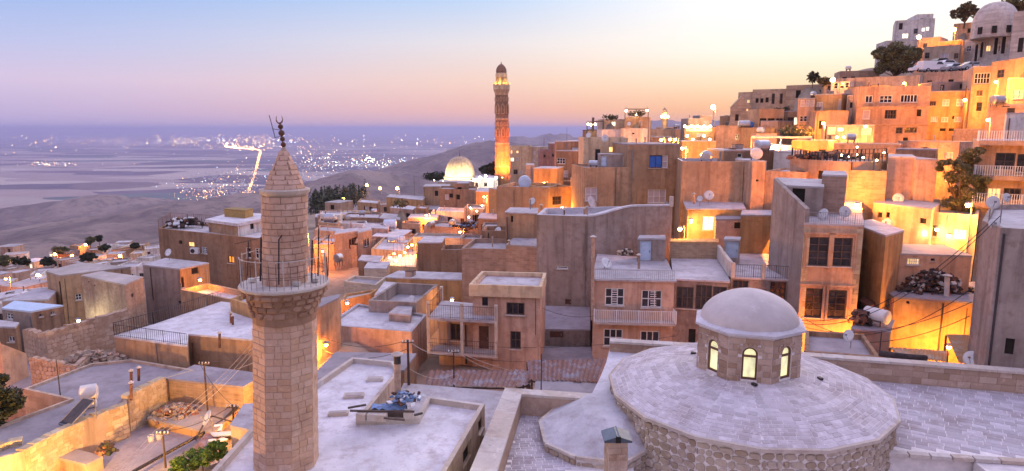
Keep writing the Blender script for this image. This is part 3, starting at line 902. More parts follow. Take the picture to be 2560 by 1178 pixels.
place(its, 'lantern_block', ublk, mosque, 300, rest='far_blocks')
m = MB()
top = [(Rl + .04, ZL + HL - .05), (Rl + .17, ZL + HL), (Rl + .17, ZL + HL + .09), (Rl - .02, ZL + HL + .17), (Rl - .12, ZL + HL + .19)]
m.lathe(top, (LC.x, LC.y, 0), 8, LA, True)
m.build('lantern_eave', 'whitewash', mosque)
prof = [(2.05 * math.cos(a) ** 1.12, ZL + HL + .17 + 1.32 * math.sin(a) ** 1.08) for a in [R(x) for x in range(0, 88, 6)]] + [(.01, ZL + HL + .17 + 1.33)]
m = MB().lathe(prof, (LC.x, LC.y, 0), 40, 0, False)
m.build('dome', 'dome_plaster', mosque, True)
# spot lights and stones lying on the apron
for px, py in ((2050, 953), (1885, 975), (1733, 893)):
    c = UZ(px, py, ZL - .25); d = (Vector((c.x, c.y, 0)) - MC).length
    c.z = float(np.interp(d, [2.0, 4.5, RA], [ZL, -10.80, ZR])) + .05
    mm = MB().box(c, (.22, .14, .10), random.uniform(0, 3)); tag(mm.build('roof_spotlight', 'dark_metal'), 'small black spotlight lying on the pale conical mosque roof', 'spotlight', 'spotlights on the mosque roof')

# --- terraces and parapets round it
ZT = -12.45; ZF = -13.65; ZP = -11.35
def plan(px, z): return [UZ(x, y, z) for x, y in px]
def flat_paving(parent, poly, z, lx, ly, ang, name, meshes, limit, rest, proud=.012):
    xs = [p.x for p in poly]; ys = [p.y for p in poly]
    ax = Vector((math.cos(ang), math.sin(ang), 0)); ay = Vector((-math.sin(ang), math.cos(ang), 0))
    c0 = Vector((sum(xs) / len(xs), sum(ys) / len(ys), 0)); ext = max(max(xs) - min(xs), max(ys) - min(ys)) * .75
    def inside(p):
        r = False; j = len(poly) - 1
        for i in range(len(poly)):
            if (poly[i].y > p.y) != (poly[j].y > p.y) and p.x < (poly[j].x - poly[i].x) * (p.y - poly[i].y) / (poly[j].y - poly[i].y) + poly[i].x: r = not r
            j = i
        return r
    its = []; v = -ext; row = 0
    while v < ext:
        u = -ext - random.uniform(0, lx)
        while u < ext:
            bl = lx * random.uniform(.7, 1.3)
            c = c0 + ax * (u + bl / 2) + ay * (v + ly / 2)
            if all(inside(c + ax * (s1 * (bl / 2 - .02)) + ay * (s2 * ly * .45)) for s1 in (-1, 1) for s2 in (-1, 1)) and abs(c.x / max(c.y, 1)) < .95:
                its.append((Vector((c.x, c.y, z)), ax, Vector((0, 0, 1)), ay, bl - .03, proud * random.uniform(.3, 1.5), ly - .03))
            u += bl
        v += ly; row += 1
    # unit block is x / outward y / z : here up is the outward side
    place(its, name, meshes, parent, limit, rest=rest, facing=False)
terr = thing('terrace_roof', 'broad stone paved flat roof with long coped parapet beside the conical mosque roof', 'roof', (18, 27, -16))
pol = plan([(1700, 872), (2560, 935), (2960, 965), (2960, 1180), (2560, 1150), (2430, 1142), (2215, 1128), (2000, 1128)], ZT)
MB().prism(pol, -17.5, ZT, True).build('slab', 'lime_mortar', terr)
for p in pol: CTRL.append((p.x, p.y, -17))
up_ = [unit_block('paving_stone', 'paving', .06)]
vis = plan([(2040, 905), (2560, 944), (2850, 966), (2850, 1170), (2430, 1141), (2190, 1126), (2150, 1060), (2070, 960)], ZT)
flat_paving(terr, vis, ZT + .001, .62, .34, R(-32), 'paving_stone', up_, 300, 'far_paving')
# edge course along the step, lower terrace
e = plan([(2215, 1128), (2430, 1142), (2560, 1150), (2960, 1180)], ZT)
for a, b in zip(e[:-1], e[1:]):
    n_ = max(1, int((b - a).length / .7))
    for k in range(n_):
        p, q = a.lerp(b, k / n_), a.lerp(b, (k + 1) / n_ - .02)
        MB().bar(p + Vector((0, -.10, -.03)), q + Vector((0, -.10, -.03)), .30, .14).build('edge_stone', 'coping', terr)
low = thing('lower_terrace', 'lower pale stone paved terrace below the stepped edge of the broad roof', 'terrace', (14, 20, -16))
pol = plan([(1560, 1120), (2220, 1125), (2960, 1185), (2960, 1500), (1500, 1500)], ZF)
MB().prism(pol, -18, ZF, True).build('slab', 'lime_mortar', low)
flat_paving(low, plan([(2130, 1178), (2235, 1128), (2460, 1146), (2480, 1240), (2130, 1240)], ZF), ZF + .001, .6, .34, R(-10), 'paving_stone', up_, 120, 'far_paving')
lw = plan([(2436, 1146), (2960, 1185), (2960, 1215), (2470, 1172)], ZT + .02)
lowwall = thing('rubble_wall', 'short rubble stone wall under the edge of the broad paved roof', 'wall', (lw[0].x + 2, lw[0].y, -16))
MB().prism(lw, -17, ZT - .12, True).build('core', 'lime_mortar', lowwall)
t_ = (lw[2] - lw[3]); t_.z = 0; nn_ = Vector((t_.y, -t_.x, 0)).normalized()
if nn_.y > 0: nn_ = -nn_
place(wall_blocks(lw[3], lw[2], -14.6, ZT - .15, .3, .42, nn_, .06, .4, .03, jz=.25), 'wall_stone', ur, lowwall, 200, rest='far_wall_stones')
par = thing('parapet_wall', 'long low stone parapet with pale coping behind the mosque lantern', 'wall', (14, 32, ZT))
pp = plan([(1525, 849), (1740, 862), (2000, 884), (2280, 904), (2560, 926), (2960, 960)], ZP)
for a, b in zip(pp[:-1], pp[1:]):
    t = (b - a).normalized(); nn = Vector((t.y, -t.x, 0)); 
    MB().bar(a.lerp(b, .5) - (b - a) / 2 + Vector((0, .0, -.75)), b + Vector((0, 0, -.75)), .38, 1.3).build('wall', 'lantern_stone', par)
    k = max(1, int((b - a).length / 1.0))
    for i in range(k):
        p, q = a.lerp(b, i / k), a.lerp(b, (i + 1) / k); q = p + (q - p) * .985
        MB().bar(p + Vector((0, 0, -.06)), q + Vector((0, 0, -.06)), .58, .12).build('coping_stone', 'coping', par)
    its = wall_blocks(a, b, ZT - .3, ZP - .13, .33, .7, nn if nn.y < 0 else -nn, .02, .3)
    its = [(i[0] + i[2] * .19,) + i[1:] for i in its]
    place(its, 'stone', [unit_block('parapet_block', 'lantern_stone', .08)], par, 60, rest='far_stones')
# left: swept roof, apse with half dome, walled terrace, chimney
swept = thing('side_roof', 'swept pale stone roof between the back parapet and the mosque cone', 'roof', (8, 30, -16))
m = MB()
q = [UZ(1525, 868, -11.95), UZ(1760, 875, -11.95), UZ(1760, 1000, -11.6), UZ(1545, 1040, -12.0), UZ(1478, 988, -12.35), UZ(1502, 940, -12.15), UZ(1516, 905, -12.0)]
m.add(q + [Vector((p.x, p.y, -16.5)) for p in q], [tuple(range(7))] + [(i, (i + 1) % 7, 7 + (i + 1) % 7, 7 + i) for i in range(7)])
m.build('slab', 'whitewash', swept)
apse = thing('apse', 'faceted half dome apse with rubble wall leaning on the mosque drum', 'apse', (5, 26, -16))
ZA = -12.75
rimp = [UZ(1478, 986, ZA + .3), UZ(1408, 1004, ZA + .1), UZ(1352, 1052, ZA), UZ(1366, 1106, ZA), UZ(1442, 1140, ZA), UZ(1560, 1153, ZA), UZ(1620, 1120, ZA)]
apex = UZ(1552, 1000, -11.8); mid = [p.lerp(apex, .5) + Vector((0, 0, .34)) for p in rimp]
m = MB()
for i in range(len(rimp) - 1):
    m.quad(rimp[i], rimp[i + 1], mid[i + 1], mid[i]); m.add([mid[i], mid[i + 1], apex], [(0, 1, 2)])
m.build('half_dome', 'whitewash', apse)
m = MB(); its = []
for a, b in zip(rimp[1:-1], rimp[2:]):
    m.quad(a, b, (b.x, b.y, -17), (a.x, a.y, -17))
    t = b - a; t.z = 0; nn = Vector((t.y, -t.x, 0)).normalized()
    if nn.dot(a - apex) < 0: nn = -nn
    its += wall_blocks(a, b, -14.6, ZA - .12, .30, .40, nn, .07, .4, .035, jz=.25)
    MB().bar(a + Vector((0, 0, -.05)), b + Vector((0, 0, -.05)), .22, .12).build('rim_moulding', 'coping', apse)
m.build('wall', 'lime_mortar', apse)
place(its, 'wall_stone', ur, apse, 200, rest='far_wall_stones')
chim = thing('chimney', 'square stone chimney with dark metal cap on the apse roof', 'chimney', UZ(1540, 1165, -13.2))
cc = U(1541, 1090, 22.6); 
m = MB().box((cc.x, cc.y, cc.z - .85), (.70, .60, 1.6), .1); m.build('stack', 'lime_mortar', chim)
its = []
for (sx, sy) in ((0, -1), (-1, 0), (1, 0)):
    nn = Vector((sx, sy, 0)); nn.rotate(Matrix.Rotation(.1, 3, 'Z')); t = Vector((-nn.y, nn.x, 0)); hw = .35 if sy else .30; off = .30 if sy else .35
    a = Vector((cc.x, cc.y, 0)) + nn * off - t * hw; b = a + t * hw * 2
    its += wall_blocks(a, b, cc.z - 1.6, cc.z - .06, .26, .36, nn, .02, .3)
place(its, 'stone', ublk, chim, 60, rest='far_stones')
m = MB()
for s_ in (-1, 1): m.add([(cc.x - .05 * s_, cc.y - .45, cc.z + .20), (cc.x + .5 * s_, cc.y - .45, cc.z + .02), (cc.x + .5 * s_, cc.y + .4, cc.z + .02), (cc.x - .05 * s_, cc.y + .4, cc.z + .20), (cc.x + .5 * s_, cc.y - .45, cc.z - .05), (cc.x + .5 * s_, cc.y + .4, cc.z - .05), (cc.x, cc.y - .45, cc.z - .05)], [(0, 1, 2, 3), (1, 4, 5, 2), (0, 6, 4, 1)])
m.build('cap', 'lead', chim)
MB().box((cc.x, cc.y - .43, cc.z + .06), (.18, .09, .22)).build('flue', 'void', chim)
tl = thing('walled_terrace', 'narrow brick paved terrace enclosed by a thick pale coped wall beside the apse', 'terrace', (1, 25, -16))
fl = plan([(1225, 1300), (1290, 1000), (1490, 1000), (1570, 1060), (1600, 1300)], -13.15)
MB().prism(fl, -18, -13.15, True).build('floor', 'lime_mortar', tl)
for p in fl: CTRL.append((p.x, p.y, -17.5))
flat_paving(tl, plan([(1232, 1215), (1288, 1012), (1470, 1006), (1450, 1060), (1440, 1215)], -13.15), -13.149, .42, .20, R(5), 'paving_brick', up_, 220, 'far_paving')
for quad_ in ([(1264, 970), (1303, 984), (1228, 1215), (1160, 1215)], [(1264, 970), (1482, 984), (1490, 998), (1303, 985)]):
    pl = plan(quad_, -12.1)
    MB().prism(pl, -18, -12.22, True).build('wall', 'lantern_stone', tl)
    a, b, c, d = pl
    if quad_[1][0] < 1400: a, b, c, d = a, d, c, b
    k = 7
    for i in range(k):
        e0, e1 = i / k, (i + 1) / k - .006
        P4 = [a.lerp(b, e0), a.lerp(b, e1), d.lerp(c, e1), d.lerp(c, e0)]
        MB().prism(inset(P4, -.03), -12.22, -12.1 + random.uniform(-.008, .008), True).build('coping_stone', 'coping', tl)

# ================================================================== HOUSES, NEAR LEFT
def P3(v, z): return Vector((v[0], v[1], z))
G = {}
# flat white roofs round the minaret
zq = -12.6
pts = [(880, 893), (985, 903), (1000, 925), (905, 1043), (1040, 1040), (1068, 990), (1212, 1010), (1085, 1230), (480, 1230), (640, 1055), (800, 948)]
G['white'] = house_poly('broad pale flat roof with stepped low parapet at the foot of the stone minaret', [UZ(x, y, zq) for x, y in pts], zq, -17.6, wall='palestone', roof='whitewash', par=.28, pt=.20, coping='coping', near=True, name='flat_roof_house',
    wins=[(6, 1178, 1095, 1158, 1175, 'n'), (6, 1205, 1040, 1196, 1085, 'k', 1, 1)])
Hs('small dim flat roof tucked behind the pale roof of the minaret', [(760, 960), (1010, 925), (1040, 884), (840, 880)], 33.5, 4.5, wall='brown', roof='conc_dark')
Hs('long low grey roof patched with tar in front of the rusty sheet roofs', [(950, 1085), (1290, 1090), (1330, 985), (1010, 958)], 28.6, 3.0, wall='brown', roof='conc')
# lower-left terraces and yard
zl = -15.3
roofL = [(-60, 1085), (0, 1061), (172, 998), (152, 993), (57, 972), (228, 908), (330, 898), (490, 925), (415, 946), (316, 992), (318, 1008), (140, 1082), (58, 1128), (-60, 1160)]
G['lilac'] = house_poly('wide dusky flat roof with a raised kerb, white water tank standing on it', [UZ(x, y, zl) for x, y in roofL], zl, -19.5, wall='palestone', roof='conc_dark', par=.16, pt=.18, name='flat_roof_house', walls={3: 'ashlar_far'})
G['orange_low'] = Hs('flat roofed brick outhouse closing the back of the rubble strewn yard', [(415, 946), (608, 966), (665, 935), (486, 912)], 39.0, 2.3, wall='block_orange', roof='conc_dark')
BW = Hs('white roofed house with orange plaster parapet and long iron railings', [(286, 839), (468, 864), (470, 834), (665, 852), (700, 772), (553, 754), (384, 811)], 44.0, 2.9, wall='tan', roof='whitewash', name='house', near=True)
G['bluewhite'] = BW['ob']
for a, b, hh in (((286, 839), (468, 864), .8), ((286, 839), (384, 811), .9), ((384, 811), (553, 754), .9)):
    z_ = U(286, 839, 44).z
    railing(G['bluewhite'], [UZ(*a, z_), UZ(*b, z_)], hh)
# walls
def free_wall(label, top, z_or_Y, base, th, mat, name='stone_wall', stones=None, course=.3, blen=.5, limit=300, proud=.03, unit=None, cat='wall', top_noise=.0):
    """top: photo pixels with depth; a free standing wall with its own thickness"""
    P = [U(x, y, Y) for x, y, Y in top]
    c = sum(P, Vector()) / len(P)
    ob = thing(name, label, cat, (c.x, c.y, base))
    m = MB(); its = []
    for a, b in zip(P[:-1], P[1:]):
        t = b - a; t.z = 0
        if t.length < .05: continue
        n = Vector((t.y, -t.x, 0)).normalized()
        if n.dot(-a) < 0: n = -n
        bk = -n * th
        k = 6
        for i in range(k):
            p, q = a.lerp(b, i / k), a.lerp(b, (i + 1) / k)
            if top_noise: p.z += random.uniform(-top_noise, top_noise); q.z += 0
            lo1, lo2 = Vector((p.x, p.y, base - 2)), Vector((q.x, q.y, base - 2))
            m.add([lo1, lo2, q, p, lo1 + bk, lo2 + bk, q + bk, p + bk], [(0, 1, 2, 3), (5, 4, 7, 6), (3, 2, 6, 7), (1, 5, 6, 2), (4, 0, 3, 7)])
        if stones:
            f = lambda u, a=a, b=b, l=t.length: a.z + (b.z - a.z) * u / l
            its += wall_blocks(a, b, base - .3, max(a.z, b.z), course, blen, n, proud, .35, .02, top=f, jz=.15)
    m.build('core', mat, ob)
    if its: place(its, 'stone', unit, ob, limit, rest='far_stones')
    for p in P: CTRL.append((p.x, p.y, base))
    return ob
uy = [unit_block('yard_block', 'yard_stone', .22), unit_block('yard_block', 'yard_stone', .35)]
def YZ(px, py, z): return UZ(px, py, z).y
yw = [(x, y, YZ(x, y, zl + .15)) for x, y in ((-60, 1140), (18, 1106), (54, 1099))]
free_wall('stepped end of the yellow lamplit stone yard wall', yw, 0, -17.4, .45, 'yard_stone', stones=1, course=.26, blen=.42, limit=120, unit=uy)
yw = [(x, y, YZ(x, y, zl + .02)) for x, y in ((60, 1127), (140, 1082), (235, 1040), (318, 1009))]
free_wall('long ragged yellow stone yard wall glowing in the lamplight', yw, 0, -17.4, .45, 'yard_stone', stones=1, course=.24, blen=.40, limit=300, unit=uy, top_noise=.06)
yw = [(x, y, YZ(x, y, zl + .25)) for x, y in ((318, 989), (365, 966), (413, 943))]
free_wall('higher stone wall stretch where the yard wall climbs to the brick outhouse', yw, 0, -17.2, .45, 'yard_stone', stones=1, course=.24, blen=.38, limit=160, unit=uy, top_noise=.05)
yard = thing('yard_floor', 'dusty concrete yard floor below the yellow stone wall', 'yard', (-20, 34, -17.3))
yp = [(-60, 1300), (60, 1180), (200, 1110), (380, 1040), (560, 1010), (700, 1000), (640, 1090), (520, 1300)]
MB().prism([UZ(x, y, -17.3) for x, y in yp], -18.3, -17.3, True).build('slab', 'conc_dark', yard)
for x, y in yp: q = UZ(x, y, -17.4); CTRL.append((q.x, q.y, -17.6))
Hs('small plastered cube shed standing in the lamplit yard', [(145, 1143), (215, 1160), (256, 1141), (186, 1122)], 31.5, 2.0, wall='salmon', roof='conc_pink', name='shed', cat='shed')
Hs('low raised platform heaped with rubble at the back of the yard', [(368, 1046), (532, 1082), (600, 1020), (420, 1000)], 36.5, .9, wall='ochre', roof='dirt', name='platform', cat='platform')
Hs('low yellow lit roof beside the alley next to the minaret', [(576, 1062), (650, 1080), (690, 1005), (610, 1010)], 31.0, 3.0, wall='cream', roof='conc')
# ruin wall and terraces on the left
uruin = [unit_rubble('ruin_stone', 'ruin_stone', 40 + s_) for s_ in range(4)]
free_wall('tall weathered ruin wall of rubble and peeling plaster', [(55, 822, 46), (94, 836, 45), (205, 808, 48), (320, 773, 51)], 0, -17.8, .5, 'rough_tan', stones=1, course=.34, blen=.55, limit=260, unit=uruin, proud=.008, top_noise=.12)
free_wall('orange plastered retaining wall with sloping coping at the left', [(-90, 840, 40), (0, 858, 41), (66, 884, 43)], 0, -19.0, .4, 'salmon')
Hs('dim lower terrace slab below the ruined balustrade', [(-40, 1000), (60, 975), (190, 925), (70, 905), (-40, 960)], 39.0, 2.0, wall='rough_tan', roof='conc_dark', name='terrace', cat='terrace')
free_wall('broken stone balustrade parapet under the ruin wall', [(72, 893, 41.5), (128, 905, 41), (190, 915, 41), (232, 880, 43.5)], 0, -17.4, .3, 'rough_tan', stones=1, course=.3, blen=.4, limit=120, unit=uruin, proud=.05, top_noise=.12)
# L3..L6
Hs('tall plain tan block house with a broad flat roof and one small grilled window', [(115, 678), (150, 688), (326, 667), (199, 656)], 63, 6.8, wall='tan', roof='conc_pink', wins=[(1, 188, 736, 205, 749, 'w', 2, 2)], near=True)
Hs('box house with rough pitted plaster and an orange lit side wall', [(203, 688), (312, 711), (358, 692), (254, 678)], 57, 5.6, wall='rough_tan', roof='conc_pink', wins=[(0, 220, 702, 224, 707, 'n'), (0, 234, 712, 239, 716, 'n'), (1, 328, 735, 334, 742, 'n')])
Hs('low house with a pale blue sheet roof and white window', [(4, 770), (78, 778), (157, 763), (36, 752)], 50, 3.6, wall='grey', roof='pale_blue', walls={1: 'brown'}, near=True, wins=[(0, 15, 782, 33, 800, 'w', 2, 2), (1, 98, 786, 106, 791, 'w', 1, 1), (1, 127, 779, 137, 785, 'w', 2, 1)])
Hs('small brown house with a white double window at the left edge', [(-40, 815), (38, 817), (47, 806), (-20, 798)], 47, 3.0, wall='brown', roof='conc', near=True, wins=[(0, 20, 841, 37, 855, 'w', 2, 1)])
Hs('pale rooftop with a crumpled plastic sheet behind the blue roof', [(5, 752), (120, 748), (140, 728), (100, 718)], 58, 4, wall='pink', roof='conc')
# L1 big brown building
L1 = Hs('big brown house with air conditioner and small lit windows, roof terrace and penthouse', [(395, 571), (660, 598), (700, 574), (428, 553)], 72, 8.0, wall='brown', roof='conc', par=.25, near=True,
    wins=[(0, 470, 605, 486, 617, 'f'), (0, 569, 639, 586, 659, 'o', 2, 1), (0, 503, 617, 518, 635, 'w', 3, 3), (0, 447, 601, 456, 611, 'n'), (0, 614, 618, 628, 646, 'w', 1, 2), (0, 637, 620, 652, 648, 'w', 1, 2)])
Hs('white penthouse box with overhanging roof slab on the big brown house', [(520, 548), (594, 558), (690, 538), (590, 530)], 71, 2.4, wall='tan', roof='whitewash', ov=.25, slab=.3, ctrl=False, name='penthouse', cat='penthouse', walls={1: 'white'}, wins=[(1, 625, 554, 635, 572, 'k', 2, 1)], extra=.8)
Hs('ochre box tank housing on top of the white penthouse', [(560, 522), (612, 526), (632, 521), (582, 518)], 73, 1.1, wall='dull_ochre', roof='dull_ochre', ctrl=False, name='tank_housing', cat='box', extra=.3)
railing(L1['ob'], [UZ(397, 571, L1['zt']), UZ(428, 553, L1['zt']), UZ(530, 560, L1['zt'])], 1.0, 'rust', .3, posts=2)
# L2
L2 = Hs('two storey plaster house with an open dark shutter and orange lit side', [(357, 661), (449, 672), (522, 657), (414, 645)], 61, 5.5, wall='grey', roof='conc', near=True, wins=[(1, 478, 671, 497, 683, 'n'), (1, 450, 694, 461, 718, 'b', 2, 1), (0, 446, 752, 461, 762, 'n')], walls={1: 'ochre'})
Hs('low courtyard wall house below the big brown building', [(450, 724), (590, 752), (650, 735), (520, 708)], 57, 3.6, wall='tan', roof='conc', par=.5)
Hs('orange lit terrace with iron fence left of the minaret balcony', [(575, 747), (655, 772), (690, 745), (625, 728)], 50, 3.0, wall='ochre', roof='conc', par=.4)

# ================================================================== HOUSES, CENTRE
C1 = Hs('flat roofed house with yellow-washed lower wall beside the electricity pole', [(815, 812), (1029, 830), (1067, 786), (894, 759)], 47, 3.3, wall='pink', roof='whitewash', par=.18, near=True, coping='conc')
Hs('grey walled roof court with high parapets above the yellow-washed house', [(921, 751), (1040, 757), (1096, 712), (989, 706)], 51, 2.2, wall='grey', roof='conc', par=1.0, pt=.25, ctrl=False)
Hs('small stair head with a sloping roof and black doorway', [(972, 782), (1026, 787), (1036, 742), (1028, 738)], 48.5, 1.6, wall='grey', roof='conc', ctrl=False, name='stair_hut', cat='stair head', wins=[(1, 1030, 752, 1034, 780, 'n')])
Hs('plain brown wall house between the minaret and the cream block houses', [(760, 785), (846, 744), (850, 735), (760, 755)], 40, 3.4, wall='tan', roof='conc_dark')
Hs('cream block house with a dark blue flat roof', [(860, 703), (940, 713), (964, 694), (884, 689)], 64, 2.6, wall='block_cream', roof='conc_dark', par=.25)
Hs('cream block rooftop hut with pale bricks', [(910, 670), (966, 671), (975, 655), (922, 652)], 72, 3.0, wall='block_cream', roof='whitewash')
Hs('lilac flat terrace below the cream block house', [(852, 752), (926, 735), (945, 722), (862, 735)], 56, 2.6, wall='ochre', roof='conc_pink', par=.2)
Hs('narrow annex with a small window beside the grey roof court', [(936, 737), (960, 735), (988, 706), (962, 704)], 55, 2.5, wall='pink', roof='conc', wins=[(1, 962, 722, 972, 730, 'b', 1, 1)])
Hs('long low tan building with a pale whitewashed roof', [(960, 693), (1157, 699), (1157, 682), (996, 677)], 66, 3.0, wall='ochre', roof='whitewash')
Hs('tall brown plaster tower house with a stained corner', [(1044, 606), (1104, 606), (1112, 594), (1060, 593)], 75, 5.5, wall='brown', roof='conc')
Hs('brown wall block joined to the stained tower house', [(1102, 625), (1156, 625), (1165, 612), (1110, 612)], 74, 5.0, wall='brown', roof='conc', par=.5)
C5 = Hs('tall grey-brown house of bare concrete blocks', [(1154, 621), (1300, 624), (1330, 598), (1185, 596)], 63, 8.0, wall='block_tan', roof='conc', par=.45, walls={0: 'block_tan'})
Hs('bare block stair box with pale roof on the block house', [(1265, 611), (1348, 616), (1343, 596), (1284, 595)], 62.5, 6.5, wall='block_tan', roof='conc', ctrl=False)
Hs('long dusky plaster wall house behind the bare block house', [(1205, 577), (1345, 578), (1345, 566), (1215, 565)], 70, 4.5, wall='brown', roof='conc', par=.5)
# balcony house
C7 = Hs('weathered two storey house with a white roof parapet and wooden windows', [(1181, 716), (1351, 722), (1364, 690), (1210, 685)], 46, pb=905, wall='pink', roof='conc', par=.12, near=True,
    wins=[(0, 1266, 756, 1311, 788, 'k', 3, 1), (0, 1205, 743, 1220, 765, 'k', 1, 1), (0, 1276, 828, 1302, 873, 'k', 2, 2), (0, 1197, 815, 1222, 874, 'd')])
zt = U(1172, 711, 45.7).z
po = [UZ(1172, 711, zt), UZ(1355, 717, zt), UZ(1366, 682, zt), UZ(1204, 678, zt)]
m = MB(); pi_ = inset(po, .22)
for i in range(4):
    j = (i + 1) % 4; a, b, c, d = po[i], po[j], pi_[j], pi_[i]; lo = zt - .85
    m.quad((a.x, a.y, lo), (b.x, b.y, lo), (b.x, b.y, zt), (a.x, a.y, zt)); m.quad((a.x, a.y, zt), (b.x, b.y, zt), (c.x, c.y, zt), (d.x, d.y, zt)); m.quad((d.x, d.y, zt), (c.x, c.y, zt), (c.x, c.y, lo + .1), (d.x, d.y, lo + .1)); m.quad((a.x, a.y, lo), (b.x, b.y, lo), (c.x, c.y, lo), (d.x, d.y, lo))
m.build('parapet', 'cream', C7['ob'])
wing = Hs('lower wing with railed roof terrace and first floor balcony on concrete posts', [(1096, 800), (1190, 805), (1200, 760), (1112, 752)], 47.5, pb=905, wall='pink', roof='conc', near=True, wins=[(0, 1126, 808, 1153, 852, 'k', 2, 1)])
zd = U(1070, 793, 45.5).z
deck = [UZ(1070, 794, zd), UZ(1240, 803, zd), UZ(1236, 770, zd), UZ(1104, 752, zd)]
MB().prism(deck, zd - .18, zd, True, True).build('deck', 'conc', wing['ob'])
zb2 = U(1070, 878, 45.5).z
d2 = [UZ(1070, 878, zb2), UZ(1243, 890, zb2), UZ(1238, 872, zb2), UZ(1092, 862, zb2)]
MB().prism(d2, zb2 - .2, zb2, True, True).build('balcony_slab', 'conc_pink', wing['ob'])
railing(wing['ob'], [P3(deck[3], zd), P3(deck[0], zd), P3(deck[1], zd)], .95, 'rust', .16)
railing(wing['ob'], [P3(d2[0], zb2), P3(d2[1], zb2)], .95, 'rust', .16)
for a in (deck[0], deck[0].lerp(deck[1], .5), deck[1], deck[3]):
    MB().box((a.x, a.y + .1, (zd + .55 + zb2 - .2) / 2 + .3), (.22, .22, zd + 1.1 - zb2 + .2)).build('post', 'coping', wing['ob'])
# big grey blank building
C8 = Hs('huge blank grey plaster wall with white coped roof and one slit vent', [(1342, 537), (1471, 541), (1560, 516), (1362, 520)], 58, 10.5, wall='grey', roof='conc', par=.55, pt=.35, coping='whitewash', near=True, wins=[(0, 1393, 665, 1420, 673, 'w', 1, 1), (0, 1413, 748, 1428, 762, 'd')])
A = U(1471, 541, 56.6); B = U(1681, 517, 57.6); zl_, zh = A.z, U(1600, 516, 57).z
gw = thing('gable_house', 'blank grey plaster house with a swept parapet rising to the right', 'house', (A.lerp(B, .5).x, 58, zl_ - 10))
m = MB(); K = 14; top = []
for k in range(K + 1):
    u = k / K; s_ = min(1, u / .55); s_ = s_ * s_ * (3 - 2 * s_)
    top.append((A.lerp(B, u), zl_ + (zh - zl_) * s_))
bk = Vector((.4, 4.5, 0))
for (p, z0), (q, z1) in zip(top[:-1], top[1:]):
    m.quad((p.x, p.y, zl_ - 12), (q.x, q.y, zl_ - 12), (q.x, q.y, z1), (p.x, p.y, z0))
for p, z0 in (top[0], top[-1]):
    m.quad((p.x, p.y, zl_ - 12), (p.x + bk.x, p.y + bk.y, zl_ - 12), (p.x + bk.x, p.y + bk.y, z0), (p.x, p.y, z0))
m.build('wall', 'grey', gw)
m = MB()
for (p, z0), (q, z1) in zip(top[:-1], top[1:]):
    m.add([(p.x, p.y - .05, z0 - .05), (q.x, q.y - .05, z1 - .05), (q.x, q.y - .05, z1 + .09), (p.x, p.y - .05, z0 + .09), (p.x, p.y + .4, z0 + .09), (q.x, q.y + .4, z1 + .09)], [(0, 1, 2, 3), (3, 2, 5, 4)])
m.build('coping', 'whitewash', gw)
m = MB().add([(p.x, p.y, zl_ - .6) for p, _ in (top[0], top[-1])] + [(top[-1][0].x + bk.x, top[-1][0].y + bk.y, zl_ - .6), (top[0][0].x + bk.x, top[0][0].y + bk.y, zl_ - .6)], [(0, 1, 2, 3)]); m.build('roof', 'conc', gw)
MB().box((B.x - .1, B.y, zh + .35), (.3, .3, .9)).build('corner_post', 'coping', gw)
CTRL += [(A.x, A.y, zl_ - 10), (B.x, B.y, zl_ - 9)]
# dim shed between
Hs('dim sloping shed roof in the gap under the blank grey wall', [(1357, 822), (1475, 824), (1474, 768), (1358, 764)], 50, 2.4, wall='shabby', roof='conc_dark', name='shed', cat='shed', wins=[(0, 1375, 828, 1408, 845, 'd')])
Hs('low dim roof at the foot of the gap between two houses', [(1352, 900), (1482, 900), (1478, 868), (1355, 866)], 46, 2.0, wall='shabby', roof='conc_dark')
# three storey house
C9 = Hs('three storey plaster house with white shuttered windows and white railed balcony', [(1484, 697), (1686, 701), (1662, 648), (1497, 636)], 47, 8.5, wall='pink', roof='conc', ov=.15, near=True,
    wins=[(0, 1513, 720, 1560, 765, 'w', 3, 2), (0, 1604, 725, 1654, 770, 'w', 3, 2), (0, 1509, 822, 1556, 867, 'w', 3, 2), (0, 1601, 827, 1648, 856, 'w', 3, 1)], walls={0: 'pink'})
q = C9['poly']; A, B = q[0], q[1]; zf = UW(1484, 797, A, B).z; nn = Vector((0, -1, 0))
bs = [A + nn * .9, B + nn * .9, B + nn * .02, A + nn * .02]
MB().prism(bs, zf - .16, zf, True, True).build('balcony_slab', 'conc_pink', C9['ob'])
railing(C9['ob'], [P3(bs[3], zf), P3(bs[0], zf), P3(bs[1], zf), P3(bs[2], zf)], .92, 'white_paint', .13, r=.018)
railing(C9['ob'], [P3(A, C9['zt']), P3(B, C9['zt'])], .7, 'grey_metal', .14, r=.007)
for A_, x0 in ((1533, 742), (1629, 747)):
    m = MB()
    for k in range(7):
        c = UW(A_ + 4, x0 - 17 + k * 5.6, A, B); m.box(c + Vector((0, -.02, 0)), (.42, .05, .05))
    m.build('louvre', 'white_paint', C9['ob'])
Hs('grey roof hut with a pale blue door on the three storey house', [(1594, 596), (1664, 596), (1662, 588), (1600, 588)], 53.5, 2.4, wall='grey', roof='conc', ctrl=False, near=True, name='roof_hut', cat='hut', wins=[(0, 1601, 599, 1628, 652, 'p')], extra=1.2)
C10 = Hs('shabby house front of patched timber and glass panels under a lilac flat roof', [(1686, 696), (1822, 703), (1796, 640), (1680, 640)], 47.5, 8.5, wall='shabby', roof='conc', ov=.1, near=True,
    wins=[(0, 1692, 716, 1732, 772, 'k', 3, 2), (0, 1740, 712, 1778, 775, 'k', 3, 2), (0, 1783, 716, 1815, 772, 'k', 2, 3), (0, 1722, 822, 1738, 858, 'n')])
